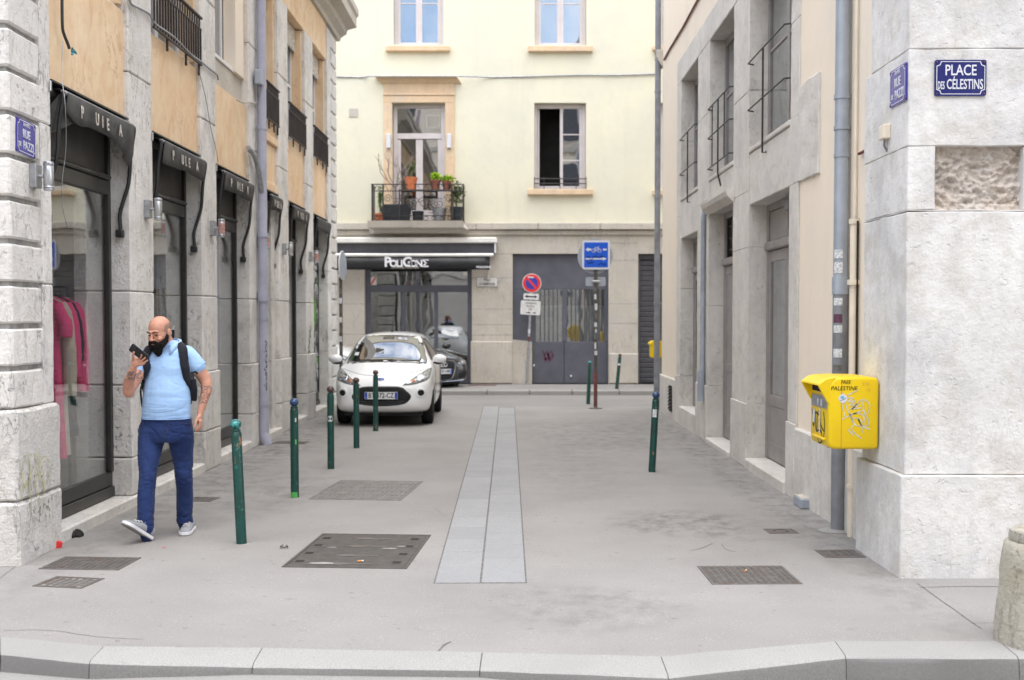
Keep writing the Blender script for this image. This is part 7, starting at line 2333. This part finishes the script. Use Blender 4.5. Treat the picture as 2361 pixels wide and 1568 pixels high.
def on_jeans(pts, name, mat, r=.0022, lift=.001):
    out = []
    for zx_, zy_ in [(p.x, p.y) for p in spline([(a, b, 0) for a, b in pts], 6)]:
        d = ray(257 + zx_ * .3746, 697.5 + zy_ * .3746).normalized()
        h = jbv.ray_cast(Vector((0, 0, EYE)), d)
        if h[0] is not None:
            out.append(h[0] + h[1] * lift)
    if len(out) > 2:
        MB().tube(out, r, 5).build(name, mat, jeans)
on_jeans([(412, 704), (418, 735), (460, 748), (508, 736)], 'pocket_seam', 'denim_seam')
on_jeans([(180, 722), (210, 722), (224, 706)], 'pocket_seam', 'denim_seam')
on_jeans([(322, 712), (322, 790), (330, 840), (318, 880)], 'leg_seam', 'denim_seam')
on_jeans([(318, 716), (345, 716), (348, 780), (330, 825)], 'fly_seam', 'denim_seam')
on_jeans([(258, 960), (256, 1080), (254, 1200), (252, 1300), (248, 1385)], 'leg_seam', 'denim_seam')
on_jeans([(170, 712), (250, 722), (330, 724), (420, 720), (500, 708)], 'waistband_seam', 'denim_seam', .0018)
on_jeans([(402, 1352), (440, 1358), (480, 1356), (500, 1350)], 'hem_seam', 'denim_seam', .002)
# ---- shoes
def shoe(M, name):
    up = MB()
    rings = []
    for y, hw, zb, zt in ((.13, .026, .02, .075), (.12, .036, .016, .095), (.08, .040, .015, .105), (.03, .041, .015, .098), (-.03, .045, .015, .078), (-.08, .049, .015, .062), (-.12, .046, .015, .052), (-.148, .034, .018, .042), (-.158, .016, .02, .034)):
        ring = []
        for k in range(16):
            a = 2 * math.pi * k / 16
            ring.append(Vector((hw * math.cos(a) * (1 if math.sin(a) < 0 else .9), y, (zb + zt) / 2 + (zt - zb) / 2 * math.sin(a))))
        rings.append(ring)
    up.loft(rings)
    o = up.xf(M).build(name, 'shoe_grey', man, smooth='all')
    def outline(grow):
        return [(.0, .142 + grow), (.03 + grow, .13), (.040 + grow, .08), (.041 + grow, .0), (.048 + grow, -.06), (.050 + grow, -.10), (.040 + grow, -.14), (.018, -.162 - grow), (-.018, -.162 - grow), (-.040 - grow, -.14), (-.050 - grow, -.10), (-.048 - grow, -.06), (-.041 - grow, .0), (-.040 - grow, .08), (-.03 - grow, .13)]
    ol = [(p.x, p.y) for p in spline([(a, b, 0) for a, b in outline(.003)], 3, True)]
    MB().prism([(a, b, .004) for a, b in ol], (0, 0, .024)).xf(M).build('sole', 'sole_white', o, .002)
    ol2 = [(p.x, p.y) for p in spline([(a, b, 0) for a, b in outline(-.003)], 3, True)]
    MB().prism([(a, b, -.002) for a, b in ol2], (0, 0, .0055)).xf(M).build('tread', 'sole_grey', o)
    for q in range(4):
        MB().tube([M @ Vector((-.024, -.075 + q * .026, .066 + q * .008)), M @ Vector((0, -.078 + q * .026, .074 + q * .008)), M @ Vector((.024, -.075 + q * .026, .066 + q * .008))], .0035, 6).build('lace', 'sole_white', o)
    return o
# rear foot flat on the ground
fr2 = mp(455, 1432, 9.03)
M2 = Matrix.Translation((fr2.x + .002, 9.10, .002)) @ Matrix.Rotation(R(4), 4, 'Z')
shoe(M2, 'shoe')
# front foot landing on the heel, toe lifted and turned out
hl = mp(232, 1488, 8.74)
M1 = Matrix.Translation((hl.x + .004, 8.755, .004)) @ Matrix.Rotation(R(-36), 4, 'Z') @ Matrix.Rotation(R(-34), 4, 'X') @ Matrix.Translation((0, -.135, .0))
shoe(M1, 'shoe')
# ankles close the gap between hem and shoe
limb(MB(), [mp(210, 1380, 8.745), mp(215, 1440, 8.735)], [.05, .045], 12, 3).build('sock', 'denim', man, smooth='all')
limb(MB(), [mp(451, 1340, 9.12), mp(452, 1385, 9.12)], [.05, .045], 12, 3).build('sock', 'denim', man, smooth='all')

# ------------------------------------------------------------------ phone and backpack
pc = mp(170, 312, 8.535)
ph = thing('phone', 'black smartphone held up in front of the bearded man', 'phone', pc, (0, 0, 0))
PM = Matrix.Rotation(R(-42), 4, 'Y') @ Matrix.Rotation(R(24), 4, 'X') @ Matrix.Rotation(R(25), 4, 'Z')
PM = Matrix.Rotation(R(38), 4, 'Y') @ Matrix.Rotation(R(24), 4, 'X')
MB().prism([(a, -.004, b) for a, b in round_rect(.162, .074, .012)], (0, .008, 0)).xf(PM).build('case', 'phone_black', ph, .0015, local=True)
MB().prism([(a - .055, -.0065, b + .015) for a, b in round_rect(.03, .03, .006)], (0, .002, 0)).xf(PM).build('camera_bump', 'plastic_dark', ph, local=True)
MB().prism([(a, .0042, b) for a, b in round_rect(.152, .068, .01)], (0, .0004, 0)).xf(PM).build('screen', 'car_glass', ph, local=True)
bp = thing('backpack', "black backpack worn on the walking man's back", 'backpack', (mp(355, 640, 9.1).x, 9.12, mp(355, 640, 9.1).z))
pk = MB()
pk.loft([oval(mp(360, zy_, 9.16), hw, hd, 24, 0, .5) for zy_, hw, hd in ((650, .12, .05), (630, .165, .085), (560, .18, .10), (440, .185, .105), (330, .18, .095), (275, .15, .075), (255, .10, .05))])
pk_me = remeshed(pk, 'pack_body', .012, 4)
link('pack_body', pk_me, 'pack', bp)
sb_bm = bmesh.new(); sb_bm.from_mesh(shm)
sbv = BVHTree.FromBMesh(sb_bm); sb_bm.free()
def strap(pts, wd, name, lift=.008, th=.010, mat='pack'):
    """a padded strap laid over the shirt"""
    C = spline(pts, 5)
    vs, fs = [], []
    for i, p in enumerate(C):
        loc, no, _, _ = sbv.find_nearest(p)
        d = (C[min(i + 1, len(C) - 1)] - C[max(i - 1, 0)]).normalized()
        s = d.cross(no).normalized()
        row = []
        for (f, l) in ((-.5, lift * .2), (-.46, lift + th * .6), (-.2, lift + th), (.2, lift + th), (.46, lift + th * .6), (.5, lift * .2)):
            q = loc + s * wd * f
            l2, n2, _, _ = sbv.find_nearest(q)
            row.append(l2 + n2 * l if (l2 - q).length < .05 else q + no * l)
        vs += row
        if i:
            fs += [((i - 1) * 6 + q, i * 6 + q, i * 6 + q + 1, (i - 1) * 6 + q + 1) for q in range(5)]
    return MB().add(vs, fs).build(name, mat, bp, smooth='all')
strap([mp(430, 262, 9.05), mp(428, 255, 8.95), mp(440, 285, 8.87), mp(458, 340, 8.83), mp(472, 400, 8.83), mp(484, 450, 8.85), mp(496, 500, 8.92), mp(500, 560, 9.0)], .074, 'strap')
strap([mp(262, 262, 9.05), mp(258, 262, 8.95), mp(228, 295, 8.86), mp(208, 345, 8.83), mp(202, 400, 8.83), mp(196, 450, 8.85), mp(190, 510, 8.92), mp(188, 560, 9.0)], .066, 'strap')
MB().tube(spline([mp(492, 445, 8.80), mp(512, 425, 8.79), mp(530, 438, 8.80)], 4), .009, 6, flat=(1.6, .6)).build('strap_tail', 'pack', bp)
B('buckle', 'plastic_dark', bp, mp(486, 430, 8.8).x, mp(508, 430, 8.8).x, 8.785, 8.80, mp(0, 448, 8.8).z, mp(0, 425, 8.8).z, .003)
MB().tube(spline([mp(188, 500, 8.84), mp(180, 540, 8.86), mp(183, 590, 8.88), mp(190, 640, 8.95)], 4), .008, 6).build('strap_tail', 'pack', bp)
MB().tube(spline([mp(500, 470, 8.90), mp(508, 540, 8.92), mp(505, 600, 8.98)], 4), .022, 8, flat=(.6, 1.2)).build('side_pocket', 'pack', bp, smooth='all')
# tripod or umbrella tip standing out of the pack
us = thing('umbrella', 'slim black umbrella with a steel tip sticking out of the backpack', 'umbrella', mp(372, 235, 9.12))
MB().tube([mp(372, 250, 9.12), mp(380, 168, 9.12)], [.017, .013], 10).build('folded_cover', 'pack', us, smooth=True)
MB().tube([mp(380, 170, 9.12), mp(383, 152, 9.12), mp(385, 140, 9.12)], [.009, .008, .004], 8).build('tip', 'steel', us, smooth=True)
